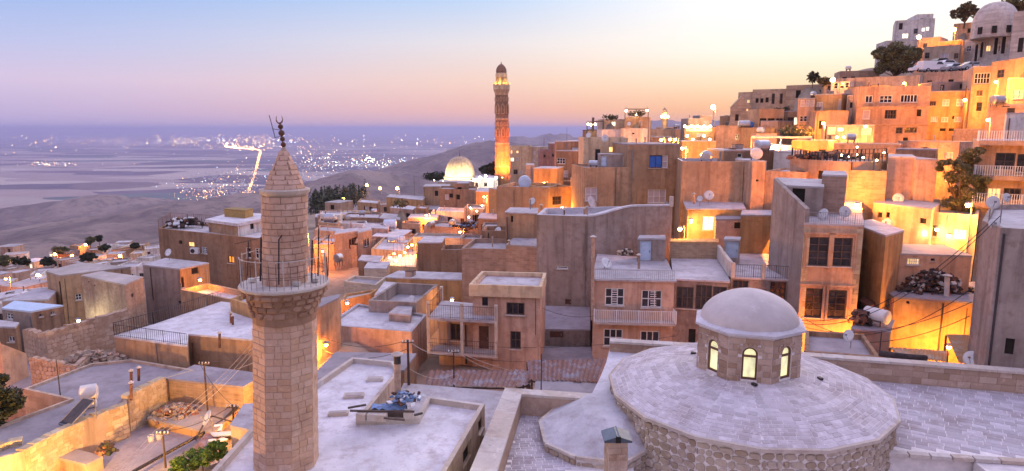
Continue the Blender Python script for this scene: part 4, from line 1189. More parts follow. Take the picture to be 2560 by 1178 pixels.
C11 = Hs('dark fronted house with iron railed roof terrace between white posts', [(1828, 692), (1996, 700), (1930, 632), (1850, 628)], 47, 8.5, wall='shabby', roof='conc', near=True, wins=[(0, 1832, 700, 1868, 755, 'k', 3, 3), (0, 1878, 722, 1914, 760, 'k', 2, 1), (0, 1926, 704, 1962, 770, 'k', 3, 4), (0, 1968, 716, 1988, 775, 'g')])
z_ = C11['zt']; A, B = C11['poly'][0], C11['poly'][1]
railing(C11['ob'], [P3(A, z_), P3(B, z_)], .95, 'dark_metal', .15)
for f_ in (0.02, .48, .97):
    p = A.lerp(B, f_); MB().box((p.x, p.y, z_ + .5), (.24, .24, 1.1)).build('post', 'coping', C11['ob'])
p0, p1 = UZ(1795, 640, z_), UZ(1826, 688, z_)
MB().bar(p0 + Vector((0, 0, .4)), p1 + Vector((0, 0, .45)), .25, 1.1).build('parapet', 'coping', C11['ob'])
sh = Hs('small stair head with a barred blue door', [(1810, 597), (1850, 599), (1852, 592), (1814, 591)], 52, 2.2, wall='grey', roof='conc', ctrl=False, near=True, name='stair_hut', cat='stair head', wins=[(0, 1815, 604, 1845, 646, 'p')], extra=1)
# tower house with tall windows
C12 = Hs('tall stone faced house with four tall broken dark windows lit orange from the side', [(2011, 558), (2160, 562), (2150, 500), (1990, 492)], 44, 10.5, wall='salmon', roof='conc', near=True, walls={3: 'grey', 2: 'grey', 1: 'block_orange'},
    wins=[(0, 2023, 592, 2069, 666, 'k', 2, 4), (0, 2083, 594, 2127, 667, 'k', 2, 4), (0, 2012, 720, 2056, 795, 'k', 2, 4), (0, 2067, 724, 2113, 797, 'k', 2, 4)])
A, B = C12['poly'][0], C12['poly'][1]; t = (B - A).normalized(); nn = Vector((t.y, -t.x, 0)); l = (B - A).length
if nn.y > 0: nn = -nn
railing(C12['ob'], [P3(A, C12['zt']), P3(B, C12['zt'])], .75, 'grey_metal', .14, r=.008)
for (x0, y0, x1, y1) in ((2016, 585, 2076, 675), (2077, 586, 2134, 677), (2004, 713, 2063, 803), (2061, 716, 2120, 805)):
    a = UW(x0, y0, A, B); b = UW(x1, y1, A, B); m = MB()
    for px_ in (a, b): m.box(Vector((px_.x, px_.y, (a.z + b.z) / 2)) + nn * .035, (.16, .10, a.z - b.z), axes=(t, nn, Vector((0, 0, 1))))
    m.box((a + b) / 2 * 1 + Vector((0, 0, (a.z - b.z) / 2 + .06)) + nn * .04, (abs((b - a).dot(t)) + .3, .12, .14), axes=(t, nn, Vector((0, 0, 1))))
    m.build('window_surround', 'salmon', C12['ob'])
its = []
uq = [unit_block('quoin', 'yard_stone', .1)]
for u0_, u1_ in ((.0, .42), (l - .42, l)):
    its += wall_blocks(A + t * u0_, A + t * u1_, C12['zb'], C12['zt'] - .2, .34, .4, nn, .03, .2)
place(its, 'quoin', uq, C12['ob'], 120, rest='far_quoins')
# the long grey side wall with sloping parapet
p = [U(1934, 446, 50), U(2013, 522, 44.2)]
zlow = -16
m = MB(); a, b = p
back = Vector((.35, .1, 0))
m.add([(a.x, a.y, zlow), (b.x, b.y, zlow), b, a, Vector((a.x, a.y, zlow)) + back, Vector((b.x, b.y, zlow)) + back, b + back, a + back], [(0, 1, 2, 3), (3, 2, 6, 7), (1, 5, 6, 2), (5, 4, 7, 6), (4, 0, 3, 7)])
m.build('side_wall', 'grey', C12['ob'])
Hs('grey roof room with an open black doorway on the tall stone faced house', [(1966, 463), (2060, 467), (2058, 448), (1940, 444)], 48.5, 3.4, wall='grey', roof='conc', ctrl=False, name='roof_room', cat='roof room', near=True, wins=[(0, 1981, 470, 2011, 506, 'n')], extra=1.5)
Hs('square brick stair tower on the tall stone faced house', [(2056, 436), (2118, 438), (2114, 428), (2060, 427)], 49.5, 5.0, wall='block_tan', roof='conc', ctrl=False, name='stair_tower', cat='stair tower', extra=1.5)
# blue shutter house and neighbours
C13 = Hb('large orange-brown house with a bright blue shuttered window', 1571, 360, 1700, 72, 72.5, 9, 10.0, wall='tan', roof='conc_dark', near=True, wins=[(0, 1624, 388, 1655, 420, 'u', 2, 1), (0, 1655, 388, 1669, 420, 'c', 1, 2), (0, 1620, 474, 1664, 508, 'c', 3, 2)])
Hb('lower orange-brown house wing with roof terrace and white window', 1460, 419, 1572, 71.5, 72, 7, 7.5, wall='tan', roof='conc', par=.3, near=True, wins=[(0, 1463, 469, 1492, 503, 'c', 2, 2)], auto=False)
Hb('cream rooftop house with a dark doorway and lit pane', 1459, 344, 1570, 79, 79, 6, 6.0, wall='cream', roof='conc', par=.5, ctrl=False, near=True, wins=[(0, 1488, 373, 1500, 413, 'k', 1, 1), (0, 1523, 368, 1534, 380, 'f'), ])
Hb('grey rooftop stair shelter with a blue metal door', 1502, 385, 1566, 74, 74, 2.5, 2.6, wall='grey', roof='conc', ctrl=False, near=True, wins=[(0, 1503, 386, 1517, 416, 'p')], name='stair_shelter', cat='stair head')
C14 = Hb('broad blank ochre wall house with white coping and a dish on its roof', 1705, 403, 1868, 66, 65, 7, 8.0, wall='tan', roof='conc', par=.3, coping='whitewash', auto=False)
Hb('narrow salmon tower wall beside the ochre house', 1882, 402, 1915, 63, 63, 5, 9.0, wall='salmon', roof='conc', near=True, wins=[(0, 1890, 449, 1896, 454, 'n')], auto=False)
Hb('plain salmon house with a low roof kerb', 1914, 427, 2016, 63.2, 61, 6, 8.0, wall='salmon', roof='conc', par=.2, auto=False)
Hb('dark pilaster house end between the ochre wall and the salmon tower', 1866, 400, 1883, 64.6, 64.4, 4, 8.0, wall='grey', roof='conc', auto=False)
Hb('grey roof house with a small square white window behind the tanks', 1810, 375, 1940, 70, 70, 6, 6.0, wall='brown', roof='conc', near=True, wins=[(0, 1843, 384, 1855, 394, 'w', 1, 1)], ctrl=False)
Hb('white plastered low house wall behind the salmon tower', 1935, 378, 1978, 69, 68, 5, 6.0, wall='white', roof='conc', ctrl=False)
C15 = Hs('small porch house with a glowing arched window below the ochre wall', [(1720, 521), (1861, 522), (1850, 500), (1707, 494)], 60, 5.0, wall='ochre', roof='conc', ov=.15, near=True, wins=[(0, 1757, 541, 1784, 576, 'l', 2, 2), (0, 1724, 548, 1732, 560, 'e')])
Hs('little grey lean-to hut on the yellow lit alley', [(1790, 548), (1858, 548), (1850, 534), (1785, 534)], 57.5, 3.2, wall='pink', roof='conc_dark', name='lean_to', cat='hut', near=True, wins=[(0, 1836, 556, 1852, 572, 'n')])
Hs('plain wall glowing yellow under the alley lamp', [(1852, 537), (1930, 537), (1930, 525), (1856, 525)], 56, 3.5, wall='ochre', roof='conc')
Hs('low yellow block wall along the lamplit alley', [(1676, 604), (1796, 605), (1796, 597), (1676, 597)], 55, 2.6, wall='block_orange', roof='ochre', name='alley_wall', cat='wall')
# right side, lamplit quarter
Hb('curved salmon house with a fenced roof terrace under the hill', 1976, 397, 2126, 64, 58, 7, 8.0, wall='salmon', roof='conc', par=.2, near=True, wins=[(0, 2100, 430, 2108, 440, 'c', 1, 2)])
Hb('brick end wall house of the fenced roof terrace, bright with lamplight', 2125, 426, 2218, 58, 57, 6, 7.0, wall='block_orange', roof='conc', par=.2, auto=False)
Hb('tall pink plaster house with a recessed vertical strip', 2220, 391, 2290, 59, 58, 6, 8.0, wall='pink', roof='conc', auto=False)
Hb('pink plaster house end catching orange lamplight', 2291, 397, 2346, 57.6, 57.3, 6, 8.0, wall='pink', roof='conc', auto=False)
Hs('arched stone terrace house full of yellow lamplight', [(2184, 506), (2330, 522), (2350, 508), (2210, 493)], 56, 5.0, wall='palestone', roof='conc', near=True, wins=[(0, 2195, 530, 2205, 545, 'b', 1, 1), (0, 2216, 530, 2224, 545, 'b', 1, 1), (0, 2300, 545, 2315, 560, 'n')])
Hs('low lit roof in front of the arched stone terrace house', [(2128, 556), (2215, 588), (2260, 575), (2180, 548)], 50, 4.0, wall='ochre', roof='conc')
Hs('cream house with a bright white window and wall lamps', [(2318, 529), (2446, 539), (2450, 520), (2330, 515)], 53, 6.0, wall='cream', roof='conc', par=.3, near=True, wins=[(0, 2332, 563, 2342, 592, 'b', 1, 2), (0, 2384, 572, 2415, 600, 'l', 3, 1)])
Hs('square plaster house with a small barred warm window', [(2186, 609), (2241, 633), (2430, 639), (2358, 612)], 50, 5.2, wall='salmon', roof='conc_pink', near=True, wins=[(1, 2268, 645, 2299, 663, 'y', 5, 2), (1, 2327, 646, 2337, 653, 'b', 1, 1)])
Hs('yellow lit house whose flat roof is heaped with scrap', [(2236, 742), (2436, 756), (2440, 705), (2180, 704)], 44, 6.5, wall='ochre', roof='conc_dark', near=True, wins=[(0, 2266, 753, 2274, 760, 'n')], walls={3: 'salmon'})
Hs('dark ramshackle shed beside the tall stone faced house', [(2150, 752), (2180, 765), (2205, 735), (2165, 726)], 45.0, 6.0, wall='dark_wood', roof='rust', name='shed', cat='shed')
C23 = Hs('dusky flat roof with a satellite dish below the scrap heap', [(2012, 878), (2200, 893), (2160, 836), (2014, 826)], 35, 4.0, wall='brown', roof='conc_dark', par=.3, pt=.2)
# right edge
W21 = house_poly('tall blank grey plaster house wall with dishes at its corner', [U(2456, 552, 34.5), U(2503, 562, 32.0), U(2700, 540, 30.5), U(2700, 540, 42), U(2475, 540, 42)], U(2456, 552, 34.5).z, -16.5, wall='grey', roof='conc', par=.3, near=True, wins=[(1, 2515, 845, 2533, 888, 'n')])
W22 = Hb('salmon house with deep balconies and white railings at the right edge', 2452, 350, 2680, 55, 52, 8, 12.5, wall='salmon', roof='conc', near=True, wins=[(0, 2490, 382, 2535, 424, 'k', 2, 2), (0, 2470, 470, 2500, 500, 'y', 3, 2), (0, 2510, 470, 2550, 500, 'k', 3, 2), (0, 2545, 385, 2560, 430, 'k', 1, 1)])
A, B = W22['poly'][0], W22['poly'][1]; t = (B - A).normalized(); nn = Vector((t.y, -t.x, 0))
if nn.y > 0: nn = -nn
for py in (352, 437, 505):
    z_ = UW(2455, py, A, B).z
    q = [A - t * .2 + nn * 1.0, B + nn * 1.0, B + nn * .01, A - t * .2 + nn * .01]
    MB().prism(q, z_ - .35, z_, True, True).build('balcony_slab', 'salmon', W22['ob'])
    railing(W22['ob'], [P3(q[3], z_), P3(q[0], z_), P3(q[1], z_)], .8, 'white_paint', .16, r=.02)
Hb('pale grey block wall behind the right edge balconies', 2518, 282, 2640, 62, 60, 5, 6, wall='white', roof='conc', near=True, wins=[(0, 2540, 222, 2556, 246, 'k', 1, 1)])

# ================================================================== HOUSES, THE HILL ON THE RIGHT
Hb('three storey orange house with an overhanging top floor and three white windows', 2148, 217, 2328, 90, 88, 8, 8.5, wall='salmon', roof='conc', par=.3, near=True,
   wins=[(0, 2164, 239, 2181, 257, 'w', 2, 1), (0, 2200, 239, 2230, 257, 'w', 3, 2), (0, 2252, 237, 2293, 256, 'w', 5, 1), (0, 2158, 275, 2174, 298, 'c', 1, 1), (0, 2213, 275, 2240, 297, 'k', 4, 2), (0, 2293, 274, 2303, 291, 'n'), (0, 2240, 319, 2256, 334, 'k', 2, 2), (0, 2262, 319, 2291, 332, 'k', 4, 1), (0, 2258, 344, 2270, 353, 'n')])
hh = bpy.data.objects[[o.name for o in bpy.data.objects if o.get('label', '').startswith('three storey orange')][0]]
A, B = U(2146, 217, 89.4), U(2329, 217, 87.2)
zz = [U(2148, y, 90).z for y in (217, 268, 312)]
MB().prism([A + Vector((0, -.4, 0)), B + Vector((0, -.4, 0)), B, A], zz[1] - .25, zz[1], True, True).build('floor_band', 'ochre', hh)
MB().prism([A + Vector((0, -.2, 0)), B + Vector((0, -.2, 0)), B, A], zz[2] - .2, zz[2], True, True).build('floor_band', 'ochre', hh)
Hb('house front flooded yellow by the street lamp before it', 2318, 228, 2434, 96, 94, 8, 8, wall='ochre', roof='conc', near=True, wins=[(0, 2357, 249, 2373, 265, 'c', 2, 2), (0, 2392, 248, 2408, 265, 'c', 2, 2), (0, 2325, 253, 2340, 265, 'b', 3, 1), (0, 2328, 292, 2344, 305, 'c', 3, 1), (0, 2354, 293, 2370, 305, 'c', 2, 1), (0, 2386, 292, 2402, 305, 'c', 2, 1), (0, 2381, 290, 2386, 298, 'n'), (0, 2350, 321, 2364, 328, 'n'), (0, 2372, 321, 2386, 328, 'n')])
Hb('dim upper storey hut behind the yellow flooded house', 2330, 205, 2440, 103, 102, 5, 4, wall='grey', roof='conc_dark', near=True, wins=[(0, 2352, 212, 2360, 226, 'n'), (0, 2400, 210, 2408, 222, 'n')])
Hb('narrow tall house with a white glazed balcony', 2434, 166, 2482, 93, 92, 10, 10, wall='salmon', roof='conc', near=True, wins=[(0, 2437, 183, 2474, 209, 'w', 5, 2), (0, 2442, 226, 2456, 240, 'b', 2, 1), (0, 2442, 256, 2454, 278, 'k', 1, 2)])
Hb('long tan hillside house wall streaked by lamplight', 2480, 155, 2640, 91, 80, 8, 8, wall='tan', roof='conc_dark')
Hb('terraced house with a metal tank on its roof at the right edge', 2470, 262, 2620, 82, 78, 7, 8, wall='pink', roof='conc', near=True, wins=[(0, 2508, 232, 2524, 268, 'k', 1, 1), (0, 2518, 270, 2536, 290, 'k', 1, 1)])
Hb('ruinous stone terrace below the tank house', 2385, 322, 2480, 86, 82, 6, 5, wall='rough_tan', roof='dirt')
Hb('upper right edge house with small white balcony', 2520, 196, 2640, 84, 80, 6, 9, wall='salmon', roof='conc', near=True, wins=[(0, 2534, 225, 2556, 247, 'c', 2, 2)])
Hb('three storey pale pink house with paired windows', 1996, 246, 2038, 96, 95, 9, 9, wall='pink', roof='conc', near=True, wins=[(0, 2002, 250, 2011, 266, 'c', 1, 2), (0, 2015, 250, 2023, 266, 'c', 1, 2), (0, 2027, 250, 2035, 266, 'c', 1, 2), (0, 2000, 290, 2007, 304, 'w', 1, 2), (0, 2010, 290, 2017, 304, 'w', 1, 2), (0, 2022, 289, 2028, 303, 'w', 1, 2), (0, 1998, 324, 2004, 338, 'y', 1, 2), (0, 2008, 324, 2014, 338, 'y', 1, 2)])
Hb('deep orange plaster house with a sloping roof beside the pale pink house', 2038, 236, 2105, 95.5, 93, 9, 6, wall='ochre', roof='conc', near=True, wins=[(0, 2097, 248, 2108, 274, 'c', 1, 2)])
Hb('orange house wall with the bright street lamp in front', 2040, 277, 2122, 91, 90, 6, 5, wall='salmon', roof='ochre')
Hb('carved stone house strip between two orange houses', 2118, 238, 2150, 93, 92, 7, 8, wall='palestone', roof='conc', near=True, wins=[(0, 2128, 290, 2135, 312, 'n'), (0, 2125, 256, 2131, 270, 'n')])
Hb('lamplit shop row with yellow shutters', 2062, 312, 2186, 87, 85, 4, 4, wall='cream', roof='conc', near=True, wins=[(0, 2070, 318, 2088, 336, 'f'), (0, 2095, 320, 2108, 328, 'e'), (0, 2155, 320, 2178, 338, 'f')])
# stone palace on the skyline
PAL = [(1846, 231, 1884, 152, 150, 4, [(1856, 250, 1862, 258, 'n'), (1868, 250, 1874, 257, 'y')]), (1882, 224, 1966, 150, 147, 5, [(1889, 246, 1896, 257, 'n'), (1901, 246, 1908, 257, 'n'), (1914, 244, 1921, 256, 'n'), (1892, 280, 1898, 292, 'n'), (1902, 280, 1909, 292, 'y'), (1930, 234, 1936, 260, 'b'), (1950, 234, 1956, 260, 'b')]), (1966, 214, 2084, 146, 140, 8, [(1990, 226, 2001, 245, 'n'), (2020, 226, 2031, 243, 'n'), (2040, 225, 2051, 242, 'n'), (2060, 224, 2071, 241, 'n')])]
for k, (x0, y0, x1, Ya, Yb, th, ws) in enumerate(PAL):
    Hb(['narrow end bay of the old stone palace on the skyline', 'middle front of the old stone palace with three small windows', 'arcaded upper wing of the old stone palace'][k], x0, y0, x1, Ya, Yb, th + 5, 11, wall='ashlar_far', roof='conc', par=.4, near=False, name='stone_palace', cat='palace', wins=[(0,) + w_ + (1, 2) for w_ in ws])
Hb('gabled stone chapel front below the palace', 1826, 270, 1880, 140, 138, 8, 7, wall='ashlar_far', roof='conc', name='stone_house', wins=[(0, 1838, 286, 1846, 302, 'n'), (0, 1866, 270, 1870, 278, 'y')])
a, b = U(1826, 270, 139.9), U(1880, 270, 137.9); gz = 2.4
gob = thing('gable', 'triangular stone gable with cresting on the chapel front', 'gable', (a.lerp(b, .5).x, 139, a.z))
m = MB().add([a, b, (a + b) / 2 + Vector((0, 0, gz)), a + Vector((0, .8, 0)), b + Vector((0, .8, 0)), (a + b) / 2 + Vector((0, .8, gz))], [(0, 1, 2), (4, 3, 5), (0, 2, 5, 3), (2, 1, 4, 5)]); m.build('gable_wall', 'ashlar_far', gob)
Hb('low tan wall house left of the chapel front', 1800, 290, 1830, 146, 145, 6, 6, wall='tan', roof='conc')
Hb('salmon hillside house with two white windows', 1790, 314, 1904, 108, 105, 8, 7, wall='salmon', roof='conc', par=.3, near=True, wins=[(0, 1838, 336, 1848, 350, 'w', 2, 1), (0, 1861, 330, 1872, 350, 'w', 2, 2)])
Hb('plain salmon wall house beside the dark tree', 1902, 302, 1945, 104, 102, 6, 7, wall='salmon', roof='conc')
Hb('terrace cafe wall with greenish white light', 1884, 362, 2000, 92, 88, 4, 4, wall='cream', roof='conc', near=True, wins=[(0, 1905, 345, 1930, 360, 'e')])
Hb('brown low house wall under the cafe road', 1980, 350, 2070, 86, 83, 5, 6, wall='ochre', roof='conc')
Hb('long rough retaining wall along the hill road', 2085, 358, 2250, 77, 73, 4, 5, wall='rough_tan', roof='conc_pink')
Hb('stained retaining wall below the yellow flooded house', 2246, 352, 2400, 76, 70, 5, 6, wall='rough_tan', roof='dirt')
Hb('dim stepped stone wall behind the pink plaster house', 2240, 372, 2340, 68, 66, 4, 5, wall='brown', roof='conc_dark')
# terraces above
Hb('long pale retaining wall under the big round tree', 2060, 198, 2300, 128, 118, 6, 6, wall='palestone', roof='conc', par=.4)
Hb('parking terrace wall with pierced concrete parapet', 2278, 183, 2440, 122, 116, 14, 6, wall='rough_tan', roof='conc', par=.35)
Hb('stone ridge house behind the big round tree', 2100, 178, 2200, 138, 136, 6, 6, wall='rough_tan', roof='dirt')
Hb('glazed white balcony house beside the lamp on the ridge', 2078, 205, 2125, 124, 122, 6, 6, wall='white', roof='conc', near=True, wins=[(0, 2084, 204, 2094, 222, 'w', 1, 2), (0, 2100, 203, 2110, 221, 'w', 1, 2), (0, 2114, 202, 2122, 220, 'w', 1, 2)])
Hb('concrete apartment house with stepped balconies at the hilltop', 2238, 52, 2338, 178, 174, 9, 12, wall='white', roof='conc', par=.5, near=True, wins=[(0, 2248, 58, 2256, 74, 'n'), (0, 2285, 72, 2294, 84, 'k', 1, 1), (0, 2256, 84, 2270, 96, 'l', 2, 1), (0, 2305, 70, 2312, 78, 'e'), (0, 2316, 68, 2322, 76, 'e')])
Hb('upper storey block of the hilltop apartment house', 2292, 36, 2334, 176, 175, 8, 4, wall='white', roof='conc', par=.3, ctrl=False)
Hb('step of concrete terraces below the hilltop apartment house', 2216, 102, 2340, 168, 166, 7, 6, wall='white', roof='conc')
Hb('orange house edge beside the hilltop lamp post', 2294, 96, 2350, 150, 147, 7, 8, wall='salmon', roof='conc', near=True, wins=[])
Hb('lamp flooded ochre house front below the medrese', 2346, 104, 2408, 145, 142, 7, 7, wall='ochre', roof='conc', near=True, wins=[(0, 2368, 113, 2379, 125, 'b', 1, 1), (0, 2355, 136, 2364, 152, 'c', 1, 1)])
Hb('small terrace house under the hilltop street lamp', 2385, 60, 2440, 158, 155, 6, 6, wall='salmon', roof='conc', par=.4)
Hb('pale stone house front at the end of the parking terrace', 2310, 118, 2400, 140, 136, 5, 6, wall='palestone', roof='conc', near=True, wins=[(0, 2352, 134, 2370, 152, 'c', 2, 1)])
# medrese
med = Hb('long stone medrese wall with tall pointed arch windows', 2413, 100, 2700, 138, 118, 12, 14, wall='medrese_stone', roof='conc', par=.3, near=False, name='medrese', cat='medrese', wins=[])
A, B = med['poly'][0], med['poly'][1]; t = (B - A).normalized(); nn = Vector((t.y, -t.x, 0))
if nn.y > 0: nn = -nn
def arch_window(ob, A, B, cx, y0, y1, wpx, mat):
    lo = UW(cx, y1, A, B); hi = UW(cx, y0, A, B); t = (Vector((B.x, B.y, 0)) - Vector((A.x, A.y, 0))).normalized(); nn = Vector((t.y, -t.x, 0))
    if nn.y > 0: nn = -nn
    wm = abs((UW(cx + wpx / 2, y1, A, B) - UW(cx - wpx / 2, y1, A, B)).dot(t)) / 2
    H = hi.z - lo.z; pts = [(-wm, 0), (wm, 0), (wm, H - wm * 1.3)]
    for k in range(1, 6): pts.append((wm * math.cos(math.pi / 2 * k / 6) ** .8, H - wm * 1.3 + wm * 1.3 * math.sin(math.pi / 2 * k / 6)))
    pts.append((0, H))
    pts += [(-x, y) for x, y in reversed(pts[2:-1])]
    front = [Vector((lo.x, lo.y, lo.z)) + t * x + Vector((0, 0, y)) + nn * .02 for x, y in pts]
    w_ = MB().add(front, [tuple(range(len(front)))]).build('arch_window', mat, ob)
    m = MB()
    ring_ = front + [front[0]]
    for p, q in zip(ring_[:-1], ring_[1:]): m.bar(p, q, .22, .22, up=nn)
    m.build('arch_frame', 'medrese_stone', w_)
for cx, y0, y1, wd in ((2439, 110, 156, 10), (2453, 104, 145, 10), (2488, 92, 138, 12), (2507, 88, 136, 13), (2535, 82, 104, 6)):
    arch_window(med['ob'], A, B, cx, y0, y1, wd, 'void')
dc = U(2487, 62, 133); rd = 47 * 133 / 1650
md = thing('ribbed_dome', 'big ribbed stone dome rising over the medrese at the upper right', 'dome', dc)
MB().lathe([(rd * 1.02, -2.6), (rd * 1.02, 0), (rd * .97, .05)], dc, 16).build('drum', 'medrese_stone', md)
def ribbed(c, r, h, n, depth, mat, parent, name='dome_shell', pw=.85):
    m = MB(); rows = 14; cols = n * 4
    for k in range(rows):
        a = R(90) * k / rows
        for i in range(cols):
            th = 2 * math.pi * i / cols
            rr = r * math.cos(a) ** pw * (1 - depth * (.5 + .5 * math.cos(th * n)))
            m.v.append(c + Vector((rr * math.cos(th), rr * math.sin(th), h * math.sin(a))))
    for k in range(rows - 1):
        for i in range(cols): m.f.append((k * cols + i, k * cols + (i + 1) % cols, (k + 1) * cols + (i + 1) % cols, (k + 1) * cols + i))
    m.v.append(c + Vector((0, 0, h * 1.01))); ap = len(m.v) - 1
    for i in range(cols): m.f.append(((rows - 1) * cols + i, (rows - 1) * cols + (i + 1) % cols, ap))
    return m.build(name, mat, parent, True)
ribbed(dc, rd, rd * 1.12, 22, .05, 'medrese_stone', md)
for a in (R(200), R(235), R(270), R(305)):
    MB().box(dc + Vector((rd * 1.02 * math.cos(a), rd * 1.02 * math.sin(a), -1.3)), (.25, .8, 1.3), a).build('drum_window', 'void', md)
Hb('flat roofed medrese wing at the upper right corner', 2536, 30, 2680, 122, 116, 10, 12, wall='medrese_stone', roof='conc', par=.4, near=True, wins=[(0, 2547, 95, 2556, 130, 'n')])

# the alley strip beside the yard
strip = thing('alley_lane', 'dim sloping alley strip between the yard and the pale minaret roof', 'lane', UZ(470, 1120, -17.2))
MB().prism([UZ(x, y, -17.18) for x, y in ((640, 1010), (690, 1020), (420, 1240), (300, 1240))], -17.6, -17.18, True).build('paving', 'dirt', strip)
tag(MB().tube([UZ(x, y, -16.9) + Vector((0, 0, dz)) for x, y, dz in ((650, 1005, .5), (600, 1022, .3), (560, 1052, .05), (500, 1088, 0), (440, 1120, 0), (340, 1175, 0), (260, 1225, 0))], .09, 8).build('alley_pipe', 'dark_metal'), 'long dark pipe running down the alley beside the yard', 'pipe')
tag(MB().tube([UZ(x, y, -16.95) + Vector((0, 0, dz)) for x, y, dz in ((585, 1060, .1), (530, 1062, .55), (508, 1082, .4), (490, 1100, 0))], .05, 8).build('bent_pipe', 'dark_metal'), 'bent black hose arching over the alley', 'pipe')
for k, (x, y, mt, w_, d_) in enumerate(((560, 1085, 'pale_blue', 1.3, .8), (545, 1100, 'white_paint', .8, .6), (575, 1040, 'terracotta', 1.2, .3), (520, 1105, 'rusty_sheet', 1.5, .9), (545, 1070, 'white_paint', .6, .45))):
    c = UZ(x, y, -16.85); o = MB().box(c, (w_, d_, .06), .7 + .3 * k, ); o = o.build('tin_sheet', mt); o.rotation_euler = (.12 * (k - 2), .1, 0)
    tag(o, ['pale blue tin sheet lying in the alley', 'white board lying by the green shrubs', 'orange plank beside the satellite dish', 'rusty tin sheet in the alley', 'white plastic lid in the alley'][k], 'sheet')
for k, (x, y) in enumerate(((378, 1103), (398, 1098))):
    c = UZ(x, y, -17.3); o = thing('bucket', ['white plastic bucket on the yard floor', 'second pale bucket beside the white one in the yard'][k], 'bucket', c)
    MB().lathe([(.13, 0), (.17, .34), (.15, .34), (.12, .05)], c, 14).build('pail', 'tank_white', o); MB().tube([c + Vector((-.16, 0, .33)), c + Vector((0, -.12, .42)), c + Vector((.16, 0, .33))], .01, 4).build('handle', 'grey_metal', o)

Hs('low dark shed roof carrying junk and a white drum', [(2128, 822), (2226, 830), (2236, 800), (2140, 792)], 40.6, 3.0, wall='shabby', roof='conc_dark', name='shed', cat='shed')

# ================================================================== HOUSES, MIDDLE TOWN
Hb('beige four storey block with many small windows behind the great minaret', 1275, 366, 1330, 150, 150, 8, 13, wall='cream', roof='conc', par=.4, near=True, wins=[(0, 1277, 376, 1281, 384, 'y', 1, 1), (0, 1291, 377, 1296, 383, 'y', 1, 1), (0, 1276, 394, 1285, 404, 'l', 2, 1), (0, 1290, 394, 1296, 402, 'c', 1, 1), (0, 1284, 424, 1294, 436, 'k', 2, 1), (0, 1300, 426, 1306, 436, 'c', 1, 1)])
Hb('right flank of the beige block, pale with pipes', 1328, 366, 1349, 149, 147, 7, 12, wall='palestone', roof='conc', near=True, wins=[(0, 1334, 378, 1339, 386, 'c', 1, 1), (0, 1334, 396, 1339, 404, 'c', 1, 1)])
Hb('purplish brick house with two small square holes', 1348, 376, 1376, 128, 128, 7, 9, wall='purple', roof='conc', par=.4, near=True, wins=[(0, 1359, 387, 1364, 394, 'n')])
Hb('purplish brick stair tower with a low cap', 1374, 358, 1392, 127, 127, 5, 9, wall='purple', roof='conc', near=True, wins=[(0, 1380, 385, 1385, 392, 'n')])
Hb('brown house with white windows and a railed balcony', 1391, 376, 1460, 106, 104, 8, 8, wall='brown', roof='conc', near=True, wins=[(0, 1392, 395, 1413, 410, 'w', 3, 2), (0, 1404, 426, 1420, 443, 'c', 3, 1), (0, 1435, 427, 1449, 443, 'c', 2, 2)])
hb = [o for o in bpy.data.objects if o.get('label', '').startswith('brown house with white windows')][0]
a, b = U(1392, 449, 105.2), U(1458, 449, 103.2)
MB().prism([a + Vector((0, -1, 0)), b + Vector((0, -1, 0)), b, a], a.z - .2, a.z, True, True).build('balcony_slab', 'cream', hb)
railing(hb, [a + Vector((0, -1, 0)), b + Vector((0, -1, 0))], .9, 'dark_metal', .2, r=.015)
Hb('attic box on the brown house', 1391, 353, 1416, 108, 108, 4, 2.0, wall='brown', roof='conc', ctrl=False)
Hb('attic with pale sheet roof and a light blue pane', 1413, 352, 1460, 108, 107, 5, 2.0, wall='brown', roof='whitewash', ctrl=False, near=True, wins=[(0, 1430, 369, 1450, 376, 'p')])
Hb('plain wall glowing orange in the gap under the purple house', 1334, 420, 1391, 98, 97, 5, 5, wall='ochre', roof='conc')
Hb('grey slab hut beside the orange wall', 1316, 412, 1336, 100, 100, 4, 5, wall='grey', roof='conc')
T4 = Hb('wide brown house with a roof court, blue barrel and tarpaulin', 1242, 466, 1372, 82, 80, 7, 6.5, wall='tan', roof='conc', par=.5, auto=False)
Hb('ochre corner house with a brown barred window', 1371, 469, 1434, 80, 82, 6, 6, wall='ochre', roof='conc', par=.4, near=True, wins=[(0, 1381, 492, 1403, 511, 'b', 3, 2)])
Hs('open porch with square pillar and pale slab roof', [(1264, 530), (1342, 533), (1344, 520), (1277, 519)], 67, 3.5, wall='tan', roof='conc', ov=.1, wins=[(0, 1277, 540, 1283, 556, 'n')])
Hb('red-lit passage house front between two brown houses', 1432, 448, 1462, 84, 84, 3, 5, wall='salmon', roof='conc', near=True, wins=[(0, 1436, 466, 1444, 480, 'r'), (0, 1447, 482, 1456, 510, 'r')])
Hb('low brown wall right of the great minaret foot', 1222, 470, 1246, 96, 94, 5, 4, wall='ochre', roof='conc')
